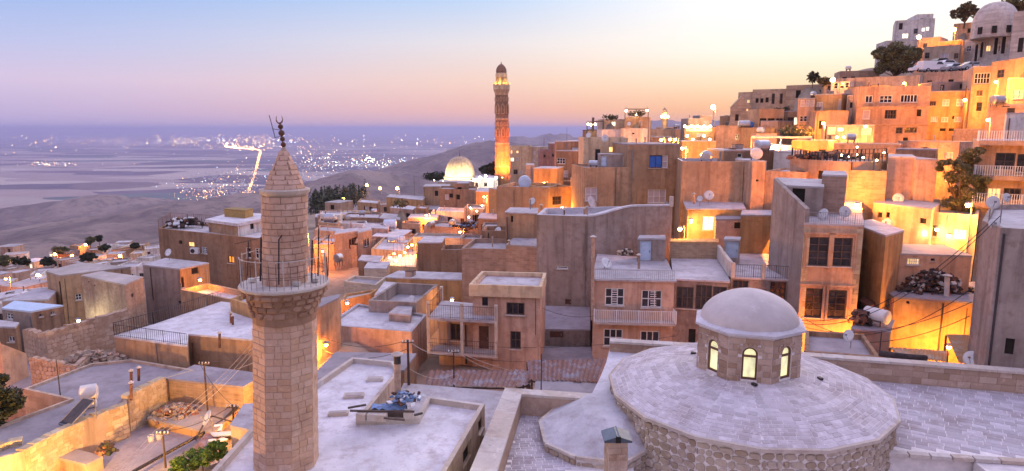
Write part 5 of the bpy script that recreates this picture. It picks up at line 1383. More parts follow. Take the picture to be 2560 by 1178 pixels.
# upper centre
Hb('white box house on the rooftops', 1505, 324, 1553, 100, 100, 6, 4, wall='white', roof='whitewash')
Hb('white panel house with a small dark slit', 1552, 321, 1607, 98, 97, 6, 4.5, wall='white', roof='whitewash', near=True, wins=[(0, 1580, 332, 1586, 336, 'n')])
Hb('grey upper house with one lit window and plants on its terrace', 1507, 298, 1563, 116, 116, 7, 5, wall='palestone', roof='conc', par=.5, near=True, wins=[(0, 1529, 304, 1539, 316, 'l', 2, 1)])
Hb('orange upper house below the rooftop pergola', 1562, 293, 1622, 114, 113, 7, 6, wall='salmon', roof='conc', par=.3, near=True, wins=[(0, 1598, 302, 1605, 313, 'c', 1, 1)])
Hb('roof cafe deck with string lamps at the edge of town', 1466, 325, 1510, 112, 112, 6, 4, wall='brown', roof='dark_wood')
Hb('low orange roofs under the small far minaret', 1616, 322, 1660, 130, 128, 6, 4, wall='salmon', roof='conc')
Hb('little stone house beside the small far minaret', 1680, 322, 1712, 140, 140, 6, 5, wall='pink', roof='conc')
Hb('tower-like house block under the small far minaret', 1640, 318, 1690, 158, 157, 6, 4, wall='brown', roof='conc')
Hb('restaurant house hung with rows of glowing lamps', 1712, 318, 1784, 122, 120, 8, 8, wall='ochre', roof='conc', near=True, wins=[(0, 1716, 322, 1780, 328, 'f'), (0, 1722, 346, 1736, 360, 'r'), (0, 1742, 334, 1760, 342, 'c', 1, 1)])
Hb('grey roof room above the glowing restaurant', 1720, 296, 1760, 124, 124, 5, 5, wall='grey', roof='conc')
Hb('second grey roof room beside the restaurant mast', 1750, 288, 1780, 126, 126, 5, 5, wall='grey', roof='conc')
Hb('orange lit lane house below the restaurant', 1706, 352, 1790, 100, 100, 5, 5, wall='ochre', roof='conc', near=True, wins=[(0, 1716, 372, 1722, 382, 'f')])
# mid-left quarter, hand placed: (roof corners, depth, height, wall, roof, label)
MID = [
 ([(1058, 466), (1122, 466), (1126, 460), (1064, 460)], 150, 5.5, 'tan', 'conc', 'plain orange tinted house below the glowing dome'),
 ([(1097, 472), (1190, 475), (1192, 466), (1102, 465)], 135, 6, 'brown', 'conc', 'brown house block hiding the foot of the glowing dome'),
 ([(1136, 458), (1172, 458), (1172, 453), (1138, 453)], 137, 4, 'brown', 'conc', 'raised stair block of the brown house under the dome'),
 ([(1190, 478), (1238, 480), (1238, 470), (1196, 470)], 120, 5, 'ochre', 'conc', 'orange house in the lamplit lane under the minaret'),
 ([(966, 492), (1056, 500), (1064, 491), (975, 486)], 150, 4.5, 'ochre', 'conc', 'long ochre house with roof clutter and orange lit end'),
 ([(975, 518), (1032, 524), (1040, 517), (1000, 511)], 128, 3, 'pink', 'whitewash', 'white low domed roof with a green bush beside it'),
 ([(893, 505), (945, 509), (950, 500), (902, 496)], 150, 5, 'tan', 'whitewash', 'white roofed house with an orange lit corner'),
 ([(1040, 520), (1066, 522), (1072, 514), (1048, 512)], 122, 4, 'brown', 'conc', 'little brown cube with a small window near the lamp'),
 ([(1090, 527), (1172, 531), (1176, 521), (1098, 518)], 112, 3.5, 'white', 'conc', 'pale wall house below the brown house'),
 ([(1020, 544), (1092, 546), (1098, 535), (1028, 535)], 108, 3.5, 'grey', 'conc', 'grey flat house in front of the lane lamp'),
 ([(1004, 556), (1050, 560), (1054, 552), (1010, 552)], 104, 3.6, 'salmon', 'conc', 'bright orange cube house with a small door'),
 ([(1060, 564), (1152, 570), (1160, 555), (1072, 553)], 100, 3.0, 'rough_tan', 'conc', 'rough stone walled house with a stained flat roof'),
 ([(1032, 592), (1150, 596), (1160, 584), (1042, 582)], 88, 2.6, 'block_cream', 'whitewash', 'pale block house with a broad white roof'),
 ([(1150, 596), (1200, 600), (1206, 588), (1160, 586)], 86, 4.0, 'grey', 'conc', 'small grey corner house with one dark window'),
 ([(860, 543), (950, 545), (952, 533), (868, 532)], 125, 4, 'brown', 'conc', 'brown flat house with a tan hut on its roof'),
 ([(948, 545), (1000, 549), (1002, 536), (958, 533)], 120, 4, 'brown', 'conc', 'dusky plaster wall house in the middle town'),
 ([(848, 558), (920, 560), (916, 552), (852, 552)], 112, 3, 'white', 'whitewash', 'white parapeted flat house'),
 ([(785, 575), (850, 580), (858, 566), (800, 563)], 100, 3.4, 'salmon', 'conc', 'orange lit house near the minaret balcony'),
 ([(836, 585), (894, 577), (896, 570), (842, 574)], 88, 5.5, 'rough_tan', 'conc', 'square stone house with weathered walls'),
 ([(894, 582), (929, 574), (926, 568), (896, 572)], 90, 5.0, 'rough_tan', 'conc', 'low ragged stone extension of the square stone house'),
 ([(905, 568), (970, 572), (975, 560), (912, 558)], 100, 3, 'pink', 'conc', 'pink low house with a side stair'),
 ([(930, 590), (1000, 594), (1030, 575), (960, 572)], 96, 2.4, 'pink', 'whitewash', 'long white terrace roof with two metal tanks'),
 ([(928, 622), (1010, 628), (1030, 595), (960, 592)], 86, 2.2, 'cream', 'whitewash', 'white roof terrace in the middle of the old quarter'),
 ([(950, 662), (1040, 668), (1044, 618), (985, 620)], 78, 2.4, 'cream', 'whitewash', 'white terrace hung with lamps and a wire trellis'),
 ([(895, 650), (948, 656), (958, 640), (905, 637)], 76, 3.0, 'brown', 'conc', 'brown cube hut above the sloping lane'),
 ([(800, 535), (850, 538), (856, 530), (806, 528)], 118, 3, 'white', 'whitewash', 'white hut near the pine trees'),
 ([(795, 555), (845, 560), (850, 548), (800, 546)], 108, 3, 'tan', 'conc', 'tan house with a metal tank on its roof'),
 ([(780, 600), (840, 606), (846, 592), (790, 590)], 92, 4, 'salmon', 'conc', 'salmon house behind the balcony rail'),
 ([(1160, 520), (1210, 524), (1214, 512), (1168, 510)], 104, 4, 'salmon', 'conc', 'orange house on the lane below the minaret'),
 ([(1195, 545), (1250, 548), (1252, 534), (1202, 532)], 90, 4, 'brown', 'conc', 'brown walled roof yard with blue tarpaulins nearby'),
 ([(1205, 566), (1268, 570), (1270, 556), (1210, 556)], 80, 3.5, 'grey', 'conc', 'grey roof yard with a white dish'),
]
for pts, Y, h, wm, rm, lb in MID:
    zt_ = U(pts[0][0], pts[0][1], Y)
    x0, y0 = pts[0]; x1, y1 = pts[1]
    ws = []
    for k in range(random.randint(1, 3)):
        fx = random.uniform(.12, .8); px_ = x0 + (x1 - x0) * fx; s_ = 1650 / Y
        py_ = y0 + (y1 - y0) * fx + s_ * random.uniform(.8, 1.1)
        ws.append((0, px_, py_, px_ + s_ * .8, py_ + s_ * random.uniform(.8, 1.2), random.choice('nkbcn'), 2, 1))
    Hs(lb, pts, Y, h, wall=wm, roof=rm, par=random.choice((0, .25, .35)), wins=ws)
# far lower town on the left: small houses
LOW = []
rl = random.Random(5)
def lowhouse(px, py, Y, wpx, hm, dm, yaw, wm, rm, label, group=None, wins=2):
    c = U(px, py, Y); wd = wpx * Y / 1650
    ca, sa = math.cos(yaw), math.sin(yaw)
    poly = [Vector((c.x + ca * x - sa * y, c.y + sa * x + ca * y, 0)) for x, y in ((-wd / 2, -dm / 2), (wd / 2, -dm / 2), (wd / 2, dm / 2), (-wd / 2, dm / 2))]
    A, B = poly[0], poly[1]
    ws = []
    for k in range(wins):
        f_ = (k + .5) / wins; p = A.lerp(B, f_)
        zc = c.z - hm * .4
        # project back to the photo for the common window routine
        d = Vector((p.x, p.y, zc)); dep = d.y * CT - d.z * ST; upx = d.y * ST + d.z * CT
        qx, qy = 1280 + FPX * d.x / dep, 589 - FPX * upx / dep; s_ = FPX / dep
        ws.append((0, qx - .5 * s_, qy - .6 * s_, qx + .5 * s_, qy + .6 * s_, rl.choice('nkbcwly' if rl.random() < .6 else 'nkb'), 2, 1))
    lit = [w_[5] for w_ in ws if w_[5] in 'ly']
    label = ' '.join([dict(tan='tan', brown='brown', pink='pinkish', grey='grey', cream='cream', white='white', rough_tan='rough stone', salmon='salmon', ochre='ochre', terracotta='brick red')[wm], 'wide' if wd > 8 else ('narrow' if wd < 4.5 else ''), 'tall' if hm > 4.4 else 'low', 'house', 'with a lit window' if lit else 'with dark windows', dict(conc='and grey roof', whitewash='and white roof', conc_pink='and pinkish roof', terracotta='and red roof')[rm], label]).replace('  ', ' ')
    return house_poly(label, poly, c.z, c.z - hm, wall=wm, roof=rm, par=rl.choice((0, .3, .4)), wins=ws, group=group)
spec = [
 (0, 705, 120, 62, 'grey', 'conc'), (65, 708, 118, 90, 'pink', 'conc'), (120, 700, 122, 80, 'grey', 'whitewash'), (20, 735, 95, 80, 'white', 'conc'), (90, 728, 92, 70, 'white', 'whitewash'),
 (50, 676, 150, 60, 'pink', 'conc'), (110, 672, 155, 60, 'grey', 'conc'), (160, 676, 140, 46, 'white', 'conc'), (40, 660, 185, 44, 'tan', 'conc'), (86, 650, 200, 50, 'cream', 'whitewash'),
 (170, 652, 190, 40, 'ochre', 'conc'), (166, 632, 215, 40, 'terracotta', 'conc'), (230, 640, 190, 46, 'white', 'conc'), (255, 655, 170, 50, 'cream', 'whitewash'), (300, 650, 165, 50, 'grey', 'conc'),
 (290, 632, 195, 42, 'grey', 'conc'), (310, 622, 215, 40, 'tan', 'terracotta'), (345, 630, 190, 34, 'cream', 'conc'), (380, 618, 200, 40, 'white', 'whitewash'), (376, 640, 165, 46, 'white', 'conc'),
 (330, 660, 140, 70, 'white', 'whitewash'), (372, 660, 138, 60, 'white', 'conc'), (270, 612, 240, 40, 'white', 'conc'), (200, 612, 235, 36, 'tan', 'conc'), (235, 622, 220, 34, 'brown', 'conc'),
 (60, 745, 85, 70, 'white', 'whitewash'), (190, 668, 150, 40, 'white', 'conc'), (240, 668, 145, 60, 'cream', 'conc'), (350, 610, 230, 40, 'tan', 'conc'), (310, 604, 250, 40, 'brown', 'conc'), (140, 655, 190, 30, 'white', 'conc'),
]
for (px, py, Y, wpx, wm, rm) in spec:
    lowhouse(px, py, Y, wpx * .8, rl.uniform(3.4, 5.5), rl.uniform(4, 6), rl.uniform(-.5, .5), wm, rm, 'in the lower quarter', 'small houses of the lower quarter')
for k in range(26):
    px = rl.uniform(-30, 400); py = rl.uniform(612, 700); Y = float(np.interp(py, [605, 640, 700], [255, 190, 118])) * rl.uniform(.97, 1.05)
    lowhouse(px, py, Y, rl.uniform(26, 50), rl.uniform(3.4, 5.5), rl.uniform(4, 6), rl.uniform(-.5, .5), rl.choice(['white', 'white', 'cream', 'pink', 'tan', 'grey']), rl.choice(['conc', 'conc_pink', 'conc_pink']), 'in the lower quarter', 'small houses of the lower quarter')
# extra roofs filling the middle quarter
for k in range(34):
    px = rl.uniform(790, 1230); py = rl.uniform(490, 600); Y = float(np.interp(py, [485, 520, 560, 600], [185, 140, 110, 90])) * rl.uniform(.98, 1.05)
    lowhouse(px, py + 6, Y, rl.uniform(34, 70), rl.uniform(2.4, 3.4), rl.uniform(5, 8), rl.uniform(-.4, .4), rl.choice(['tan', 'pink', 'grey', 'brown', 'cream', 'rough_tan']), rl.choice(['conc', 'conc', 'conc_pink', 'whitewash']), 'squeezed into the middle quarter', 'little houses of the middle quarter', wins=1)
for k in range(16):
    px = rl.uniform(1490, 1830); py = rl.uniform(322, 350); Y = rl.uniform(120, 165)
    lowhouse(px, py, Y, rl.uniform(24, 50), rl.uniform(3, 4), rl.uniform(6, 8), rl.uniform(-.4, .4), rl.choice(['tan', 'pink', 'salmon', 'brown', 'cream']), 'conc', 'below the glowing restaurant', 'little houses of the upper lanes', wins=1)

for k in range(22):
    px = rl.uniform(1880, 2430); py = float(np.interp(px, [1850, 2100, 2300, 2440], [232, 205, 140, 90])) + rl.uniform(22, 110); Y = float(np.interp(py, [90, 200, 320], [150, 118, 98])) * rl.uniform(1.0, 1.06)
    lowhouse(px, py, Y, rl.uniform(26, 60), rl.uniform(3.5, 5.5), rl.uniform(4, 6), rl.uniform(-.4, .3), rl.choice(['tan', 'pink', 'salmon', 'cream', 'ochre']), 'conc', 'stacked on the right hillside', 'stacked houses of the right hillside', wins=3)

# ================================================================== GREAT MINARET AND GLOWING DOME
YG = 182.0
gm = thing('great_minaret', 'very tall round carved minaret glowing orange at its foot with a lit balcony', 'minaret', U(1253, 462, YG))
CTRL.append((U(1253, 462, YG).x, YG, U(1253, 462, YG).z))
def gp(py): return U(float(np.interp(py, [160, 462], [1253, 1257])), py, YG)
sc_ = YG / 1650
def gl(levels, n, a0=0.0, cap=True):
    m = MB(); os_ = []
    for py, rpx in levels:
        c = gp(py); os_.append(len(m.v))
        for i in range(n):
            t = a0 + 2 * math.pi * i / n; m.v.append(c + Vector((math.cos(t), math.sin(t), 0)) * rpx * sc_)
    for a, b in zip(os_[:-1], os_[1:]):
        for i in range(n): m.f.append((a + i, a + (i + 1) % n, b + (i + 1) % n, b + i))
    if cap: m.f.append(tuple(os_[-1] + i for i in range(n)))
    return m
gl([(480, 20), (420, 19.5), (415, 18)], 8, R(22)).build('base', 'ochre', gm)
gl([(416, 17.6), (380, 17.4), (358, 17)], 32).build('lower_shaft', 'ochre', gm)
gl([(358, 16.6), (298, 16.2), (232, 15.6)], 32).build('shaft', 'carved_stone', gm)
for py, rp in ((416, 19), (358, 17.8), (298, 17.3), (236, 16.8)):
    gl([(py + 2.5, rp - 1), (py + 1, rp), (py - 1, rp), (py - 2.5, rp - 1)], 32).build('band', 'salmon', gm)
gl([(236, 16), (231, 17.5), (226, 19.5), (224, 20)], 32).build('corbel', 'salmon', gm)
gl([(224, 20), (212, 20), (212, 18.6), (222, 18.6)], 24, cap=False).build('balcony_parapet', 'cream', gm)
gl([(224, 11.5), (192, 11)], 16).build('lantern_core', 'cream', gm)
for i in range(12):
    a = 2 * math.pi * i / 12
    gl_ = MB().tube([gp(222) + Vector((math.cos(a), math.sin(a), 0)) * 13.5 * sc_, gp(192) + Vector((math.cos(a), math.sin(a), 0)) * 13 * sc_], .13, 6); gl_.build('column', 'cream', gm)
    MB().box(gp(211) + Vector((math.cos(a), math.sin(a), 0)) * 19.3 * sc_, (.25, .25, .9), a).build('parapet_post', 'cream', gm)
gl([(194, 14.2), (185, 14.2), (183, 12.6)], 24).build('cornice', 'cream', gm)
capm = MB()
m = gl([(184, 12.2), (180, 13), (174, 12.6), (167, 9.5), (162, 5), (160, 1.2), (155, .8)], 32); m.build('bulb_cap', 'carved_stone', gm, True)
for row, (py, n_, hpx, wpx) in enumerate(((400, 8, 22, 9), (372, 10, 14, 6), (330, 8, 22, 8), (310, 12, 10, 4), (272, 8, 24, 8), (248, 12, 10, 4), (446, 8, 26, 9))):
    for i in range(n_):
        a = 2 * math.pi * (i + .5 * (row % 2)) / n_ + R(9)
        rr = float(np.interp(py, [232, 298, 358, 416, 420, 480], [15.6, 16.2, 17, 17.6, 18.3, 19])) * sc_
        c = gp(py); o_ = Vector((math.cos(a), math.sin(a), 0)); t = Vector((-math.sin(a), math.cos(a), 0)); hw, hh_ = wpx * sc_ * .5, hpx * sc_ * .5
        pts = [(-hw, -hh_), (hw, -hh_), (hw, hh_ * .3), (hw * .5, hh_ * .75), (0, hh_), (-hw * .5, hh_ * .75), (-hw, hh_ * .3)]
        m = MB()
        P_ = [c + o_ * (rr + .06) + t * x + Vector((0, 0, z)) for x, z in pts] + [c + o_ * (rr + .06) + t * pts[0][0] + Vector((0, 0, pts[0][1]))]
        for p, q in zip(P_[:-1], P_[1:]): m.bar(p, q, .16, .16, up=o_)
        m.build('carved_panel', 'salmon', gm)
def plight(name, loc, power, col, rad=.15, parent=None):
    d = bpy.data.lights.new(name, 'POINT'); d.energy = power; d.color = col; d.shadow_soft_size = rad
    o = bpy.data.objects.new(name, d); COL.objects.link(o)
    if parent is not None:
        o.parent = parent; o.location = Vector(loc) - ORG[parent.name]
    else: o.location = loc
    return o
SOD = (1, .30, .03); WARM = (1, .58, .18); YEL = (1, .38, .045); WHT = (1, .9, .68)
def floodlight(label, loc, aim, power, col, group=None):
    loc = Vector(loc); d = (Vector(aim) - loc).normalized()
    f = thing('floodlight', label, 'floodlight', loc, group)
    MB().box(loc, (.4, .3, .3)).build('housing', 'dark_metal', f)
    MB().box(loc + d * .22, (.3, .2, .2)).build('lens', 'bulb_warm' if col[1] > .5 else 'bulb_sodium', f)
    sp = bpy.data.lights.new('flood_bulb', 'SPOT'); sp.energy = power * 1.5; sp.color = col; sp.shadow_soft_size = .25; sp.spot_size = R(75); sp.spot_blend = .6
    so = bpy.data.objects.new('flood_bulb', sp); COL.objects.link(so); so.parent = f; so.location = d * .7; so.rotation_euler = d.to_track_quat('-Z', 'Y').to_euler()
    return f
for dx, dy in ((-6, -6), (5.5, -6), (0, -9), (-9, -9), (9, -8)):
    floodlight('ground floodlight aimed up the orange foot of the great minaret', gp(440) + Vector((dx, dy, 0)), gp(385), 6500, (1, .20, .012), 'floodlights round the great minaret')
for i in range(6):
    a = 2 * math.pi * (i + .25) / 6
    l_ = MB().box(gp(222) + Vector((math.cos(a), math.sin(a), 0)) * 16 * sc_, (.25, .25, .2)).build('balcony_lamp', 'bulb_warm', gm)
    plight('balcony_bulb', gp(219) + Vector((math.cos(a), math.sin(a), 0)) * 15.6 * sc_, 1100, (1, .62, .14), .2, gm)
# glowing dome
YD = 176
dcen = U(1150, 441, YD); rdm = 37 * YD / 1650
gd = thing('glowing_dome', 'floodlit ribbed stone dome shining pale gold beside the great minaret', 'dome', U(1150, 460, YD))
CTRL.append((dcen.x, YD, dcen.z - 5))
MB().lathe([(rdm * 1.3, -4.5), (rdm * 1.28, -1.4), (rdm * 1.08, -1.2), (rdm * 1.04, -.2), (rdm * .98, 0)], dcen, 24).build('drum', 'palestone', gd)
MB().lathe([(rdm * 1.10, -.35), (rdm * 1.10, -.1), (rdm * .99, 0)], dcen, 40).build('cornice', 'palestone', gd)
ribbed(dcen, rdm, rdm * 1.32, 32, .035, 'cream', gd, pw=.80)
MB().tube([dcen + Vector((0, 0, rdm * 1.3)), dcen + Vector((0, 0, rdm * 1.3 + 1.7))], [.12, .03], 6).build('finial', 'rust', gd)
for a in (R(205), R(238), R(270), R(302), R(335)):
    o_ = Vector((math.cos(a), math.sin(a), 0)) * rdm * 1.9
    floodlight('roof floodlight shining on the pale gold dome', dcen + o_ + Vector((0, 0, -.9)), dcen + Vector((0, 0, 2)), 1500, (1, .84, .42), 'floodlights round the glowing dome')
Hb('white terrace roofs beside the glowing dome', 1180, 446, 1244, 172, 172, 10, 5, wall='white', roof='whitewash')
Hb('mosque court roof in front of the glowing dome', 1095, 454, 1186, 168, 168, 6, 5, wall='palestone', roof='whitewash')
for px, py in ((1200, 444), (1214, 440), (1240, 445)):
    c = U(px, py, 170)
    l_ = thing('court_lamp', 'bright white lamp on the terrace roofs beside the glowing dome', 'lamp', c, 'lamps beside the glowing dome'); MB().sphere(c, .3).build('globe', 'bulb_white', l_); MB().tube([c - Vector((0, 0, 2.0)), c - Vector((0, 0, .25))], .06, 6).build('post', 'grey_metal', l_)
    plight('bulb', c + Vector((0, -.6, .2)), 500, WHT, .2, l_)
# small far minaret
Ys = 158; sm = thing('small_minaret', 'small far minaret with a lit balcony and bulb cap on the skyline', 'minaret', U(1662, 330, Ys))
k_ = Ys / 1650
def sl_(py, r): c = U(1662, py, Ys); return c, r * k_
m = MB(); lev = [(334, 7), (300, 6.5), (299, 9), (294, 9), (293, 5), (286, 5), (285, 6.2), (280, 6.4), (275, 5), (271, 2), (268, .4)]
os_ = []
for py, rp in lev:
    c, r_ = sl_(py, rp); os_.append(len(m.v))
    for i in range(16): m.v.append(c + Vector((math.cos(i * math.pi / 8), math.sin(i * math.pi / 8), 0)) * r_)
for a, b in zip(os_[:-1], os_[1:]):
    for i in range(16): m.f.append((a + i, a + (i + 1) % 16, b + (i + 1) % 16, b + i))
m.build('shaft', 'ashlar_far', sm)
for i in range(6):
    a = i * math.pi / 3 + .3; c = U(1662, 292, Ys) + Vector((math.cos(a), math.sin(a), 0)) * 7.5 * k_
    MB().sphere(c, .32, 8, 5).build('balcony_lamp', 'bulb_warm', sm)
plight('balcony_bulb', U(1662, 290, Ys - 1.5), 500, WARM, .3, sm)

# ================================================================== STREET LAMPS
def street_lamp(label, px, py, Y, power, col, hgt=4.5, bulb='bulb_sodium', r=.16, group=None, arm=(0.5, -.3), wall=False, dn=.35):
    c = U(px, py, Y)
    f = Vector((c.x + arm[0], c.y - arm[1], c.z - hgt))
    o = thing('street_lamp' if not wall else 'wall_lamp', label, 'lamp', f, group)
    if not wall:
        MB().tube([f, (f.x, f.y, c.z + .25)], [.07, .045], 6).build('pole', 'grey_metal', o)
        MB().tube([(f.x, f.y, c.z + .2), c + Vector((0, 0, .22))], .03, 5).build('arm', 'grey_metal', o)
    else:
        MB().tube([c + Vector((0, .45, .1)), c + Vector((0, 0, .22))], .03, 5).build('bracket', 'grey_metal', o)
    MB().lathe([(.24, .10), (.20, .2), (.06, .26)], c, 10).build('hood', 'grey_metal', o)
    MB().sphere(c, r, 10, 6).build('bulb', bulb, o)
    plight('lamp_light', c + Vector((0, -dn, -.25)), power, col, .18, o)
    return o
SL = [
 ('street lamp among the pine trees at the edge of the old quarter', 858, 497, 205, 1400, SOD), ('tall street lamp on the ridge road above the middle quarter', 917, 463, 225, 1200, SOD), ('dimmer street lamp beside the ridge road mast', 950, 471, 225, 800, SOD),
 ('street lamp above the long ochre house', 993, 471, 190, 1500, SOD), ('street lamp over the orange cube house in the middle quarter', 1066, 538, 107, 1300, SOD), ('street lamp in the lane under the great minaret', 1210, 492, 112, 1600, SOD),
 ('street lamp by the pink houses of the lower quarter', 14, 697, 108, 1500, SOD), ('street lamp in the lower quarter trees', 137, 636, 205, 1600, SOD), ('street lamp beside the brick house of the lower quarter', 180, 640, 205, 1600, SOD), ('street lamp on the last houses of the lower quarter', 214, 612, 232, 1300, SOD),
 ('street lamp burning before the orange hillside house', 2058, 308, 87.5, 2200, SOD), ('hilltop street lamp below the medrese dome', 2385, 74, 143, 2600, SOD), ('tall street lamp before the yellow flooded house', 2412, 250, 90.5, 1000, YEL),
 ('street lamp beside the balcony house on the right', 2420, 513, 50.5, 520, YEL), ('small lamp by the hilltop orange house edge', 2297, 93, 146, 1200, YEL), ('lamp behind the skyline bushes on the ridge', 2082, 200, 121, 1100, SOD),
 ('lamp over the lamplit shop row', 2164, 316, 83.0, 240, YEL), ('lamp over the restaurant mast', 1783, 268, 122, 700, WARM),
 ('first of the roof edge lamps behind the blue shutter house', 1653, 350, 84, 900, SOD), ('second of the roof edge lamps behind the blue shutter house', 1675, 349, 84.5, 700, SOD), ('third of the roof edge lamps behind the blue shutter house', 1688, 349, 85, 700, SOD),
 ('white hot lamp at the corner of the blue shutter house', 1706, 371, 80, 900, WARM), ('warm lamp below the salmon hillside house', 1786, 377, 92, 1400, YEL),
 ('alley lamp behind the low yellow block wall', 1700, 573, 58.2, 520, YEL), ('hidden lamp lighting the yellow alley wall', 1978, 515, 54, 1500, (1, .36, .07)), ('lamp in the lane behind the tall stone faced house', 2142, 512, 52.6, 2200, SOD), ('lamp on the hill lane behind the pink plaster house', 2275, 420, 72, 1100, SOD), ('second lamp under the fenced terrace', 2100, 470, 55.5, 1400, SOD), ('lamp in the dip below the three storey orange house', 2180, 372, 82, 1200, SOD), ('lamp behind the curved terrace house', 2010, 420, 78, 1000, SOD), ('lamp between the ochre house and the white coped roof', 1790, 420, 77, 1200, YEL),
 ('lamp among the white houses of the lower quarter', 95, 690, 124, 900, SOD), ('lamp near the red roofed house of the lower quarter', 300, 640, 190, 1200, SOD), ('lamp in the lane behind the big brown house', 760, 590, 86, 900, SOD), ('lamp over the long white terrace roof', 1030, 612, 84, 700, SOD), ('lamp by the rough stone walled house', 1150, 580, 92, 700, SOD), ('lamp behind the glowing restaurant lane', 1830, 372, 86, 1600, SOD), ('lamp on the stair street above the cafe', 1940, 372, 84, 1200, SOD), ('lamp on the lane under the stone palace', 1905, 304, 118, 1600, SOD), ('lamp at the corner of the long tan hillside wall', 2490, 205, 84, 1500, SOD), ('lamp on the road below the parking terrace', 2260, 208, 110, 1300, SOD), ('lamp beside the ruinous stone terrace', 2470, 300, 76, 1300, SOD), ('lamp in the red-lit passage', 1446, 474, 82.5, 500, SOD), ('lamp below the orange gap wall', 1360, 458, 92, 900, SOD), ('lamp under the porch of the ochre corner house', 1405, 520, 78, 350, YEL),
]
for i, (lb, px, py, Y, pw, col) in enumerate(SL):
    street_lamp(lb, px, py, Y, pw * 2.2, col, bulb='bulb_sodium' if col[1] < .37 else 'bulb_warm', r=.18 if Y < 120 else .42)
for lb, px, py, Y, pw, col, dn in (
 ('bright wall lamp low on the lit roof of the terrace house', 2216, 598, 52.0, 200, WARM, .4), ('wall lamp on the arched stone terrace house', 2302, 574, 52.3, 110, WARM, .5), ('second wall lamp on the cream house', 2342, 574, 52.0, 80, WARM, .5), ('strong wall lamp beside the bright white window', 2372, 590, 51.6, 130, YEL, .6),
 ('cafe lamp with greenish white light', 1916, 355, 89.5, 700, (.75, 1, .85), .3), ('first wall lamp over the shop row', 2092, 343, 84.0, 110, WARM, .5), ('second wall lamp over the shop row', 2110, 343, 83.8, 110, WARM, .5),
 ('alley lamp under the corrugated awnings', 2372, 868, 41.0, 900, YEL, .3), ('porch lamp of the small house with the arched window', 1728, 552, 59.0, 150, WARM, .4), ('fluorescent lamp on the tan block house', 196, 802, 54.5, 160, (.95, 1, .7), .3),
 ('lamp in the gap below the balcony house', 1312, 950, 40.8, 40, SOD, .3), ('lamp in the alley behind the minaret', 815, 862, 41.5, 260, SOD, .3), ('lamp in the lane above the grey roof court', 1130, 750, 54.5, 220, YEL, .3), ('lamp in the lane below the cream block house', 868, 758, 53.5, 350, SOD, .3),
 ('lamp on the white terrace of the old quarter', 985, 634, 79.5, 220, SOD, .3), ('lamp beside the salmon house near the balcony rail', 806, 628, 84, 500, SOD, .3), ('lamp in the yard of the two storey plaster house', 500, 700, 58, 160, SOD, .3)):
    street_lamp(lb, px, py, Y, pw * 1.7, col, bulb='bulb_warm' if col != SOD else 'bulb_sodium', wall=True, r=.13, dn=dn)
street_lamp('street lamp standing in the alley below the yellow stone yard wall', 115, 1222, 26.0, 5200, (1, .50, .10), 4.0, 'bulb_warm', arm=(.5, -.2))
street_lamp('added lamp hidden behind the minaret to light the brick outhouse wall', 708, 1000, 36.0, 1500, (1, .42, .05), 3.0, 'bulb_warm', arm=(.4, .2))  # added out of sight behind the minaret, only for its light on the bricks
street_lamp('street lamp standing at the lower left corner below the ruin wall', -110, 960, 36.0, 500, SOD, 3.5, 'bulb_sodium', arm=(.4, .1))
street_lamp('street lamp in the alley beside the house of broken windows', 2110, 862, 41.3, 2400, SOD, 2.0, 'bulb_sodium', arm=(.5, .1))
street_lamp('lamp on the alley between the pale roof and the walled terrace', 1165, 1200, 20.8, 130, (1, .9, .3), 2.5, 'bulb_warm', arm=(.3, .1))
# small hanging lamps
def bulbs(label, group, pts, col='bulb_warm', r=.13):
    for px, py, Y in pts:
        c = U(px, py, Y); o = thing('hanging_lamp', label, 'lamp', c, group)
        MB().sphere(c, r, 8, 5).build('bulb', col, o); MB().tube([c + Vector((0, 0, r * .8)), c + Vector((0, 0, r + .5))], .02, 4).build('cord', 'wire', o)
bulbs('small round lamp strung along the glowing restaurant', 'restaurant string lamps', [(1712 + 8 * k, 316 + (k % 2) * 3, 120.2) for k in range(9)] + [(1718 + 14 * k, 340 + (k % 3) * 9, 117) for k in range(5)], r=.22)
bulbs('small warm lamp on the fenced roof terrace', 'fenced terrace lamps', [(2104, 388, 62), (2120, 392, 61), (2142, 387, 63), (2158, 394, 61), (2192, 401, 59), (2210, 382, 64), (2143, 368, 70)], r=.09)
bulbs('small lamp of the roof cafe at the edge of town', 'roof cafe lamps', [(1470, 311, 111), (1477, 312, 111), (1488, 311, 111), (1565, 277, 113), (1618, 276, 113), (1590, 287, 113), (1500, 336, 108)], r=.2)
bulbs('small lamp along the lane roofs below the great minaret', 'lane lamps', [(1176, 520, 103), (1192, 528, 98), (1205, 514, 103), (1230, 500, 100), (1172, 543, 97), (1000, 640, 79), (1012, 632, 80), (975, 645, 78), (1020, 618, 84), (990, 652, 77)], r=.13)

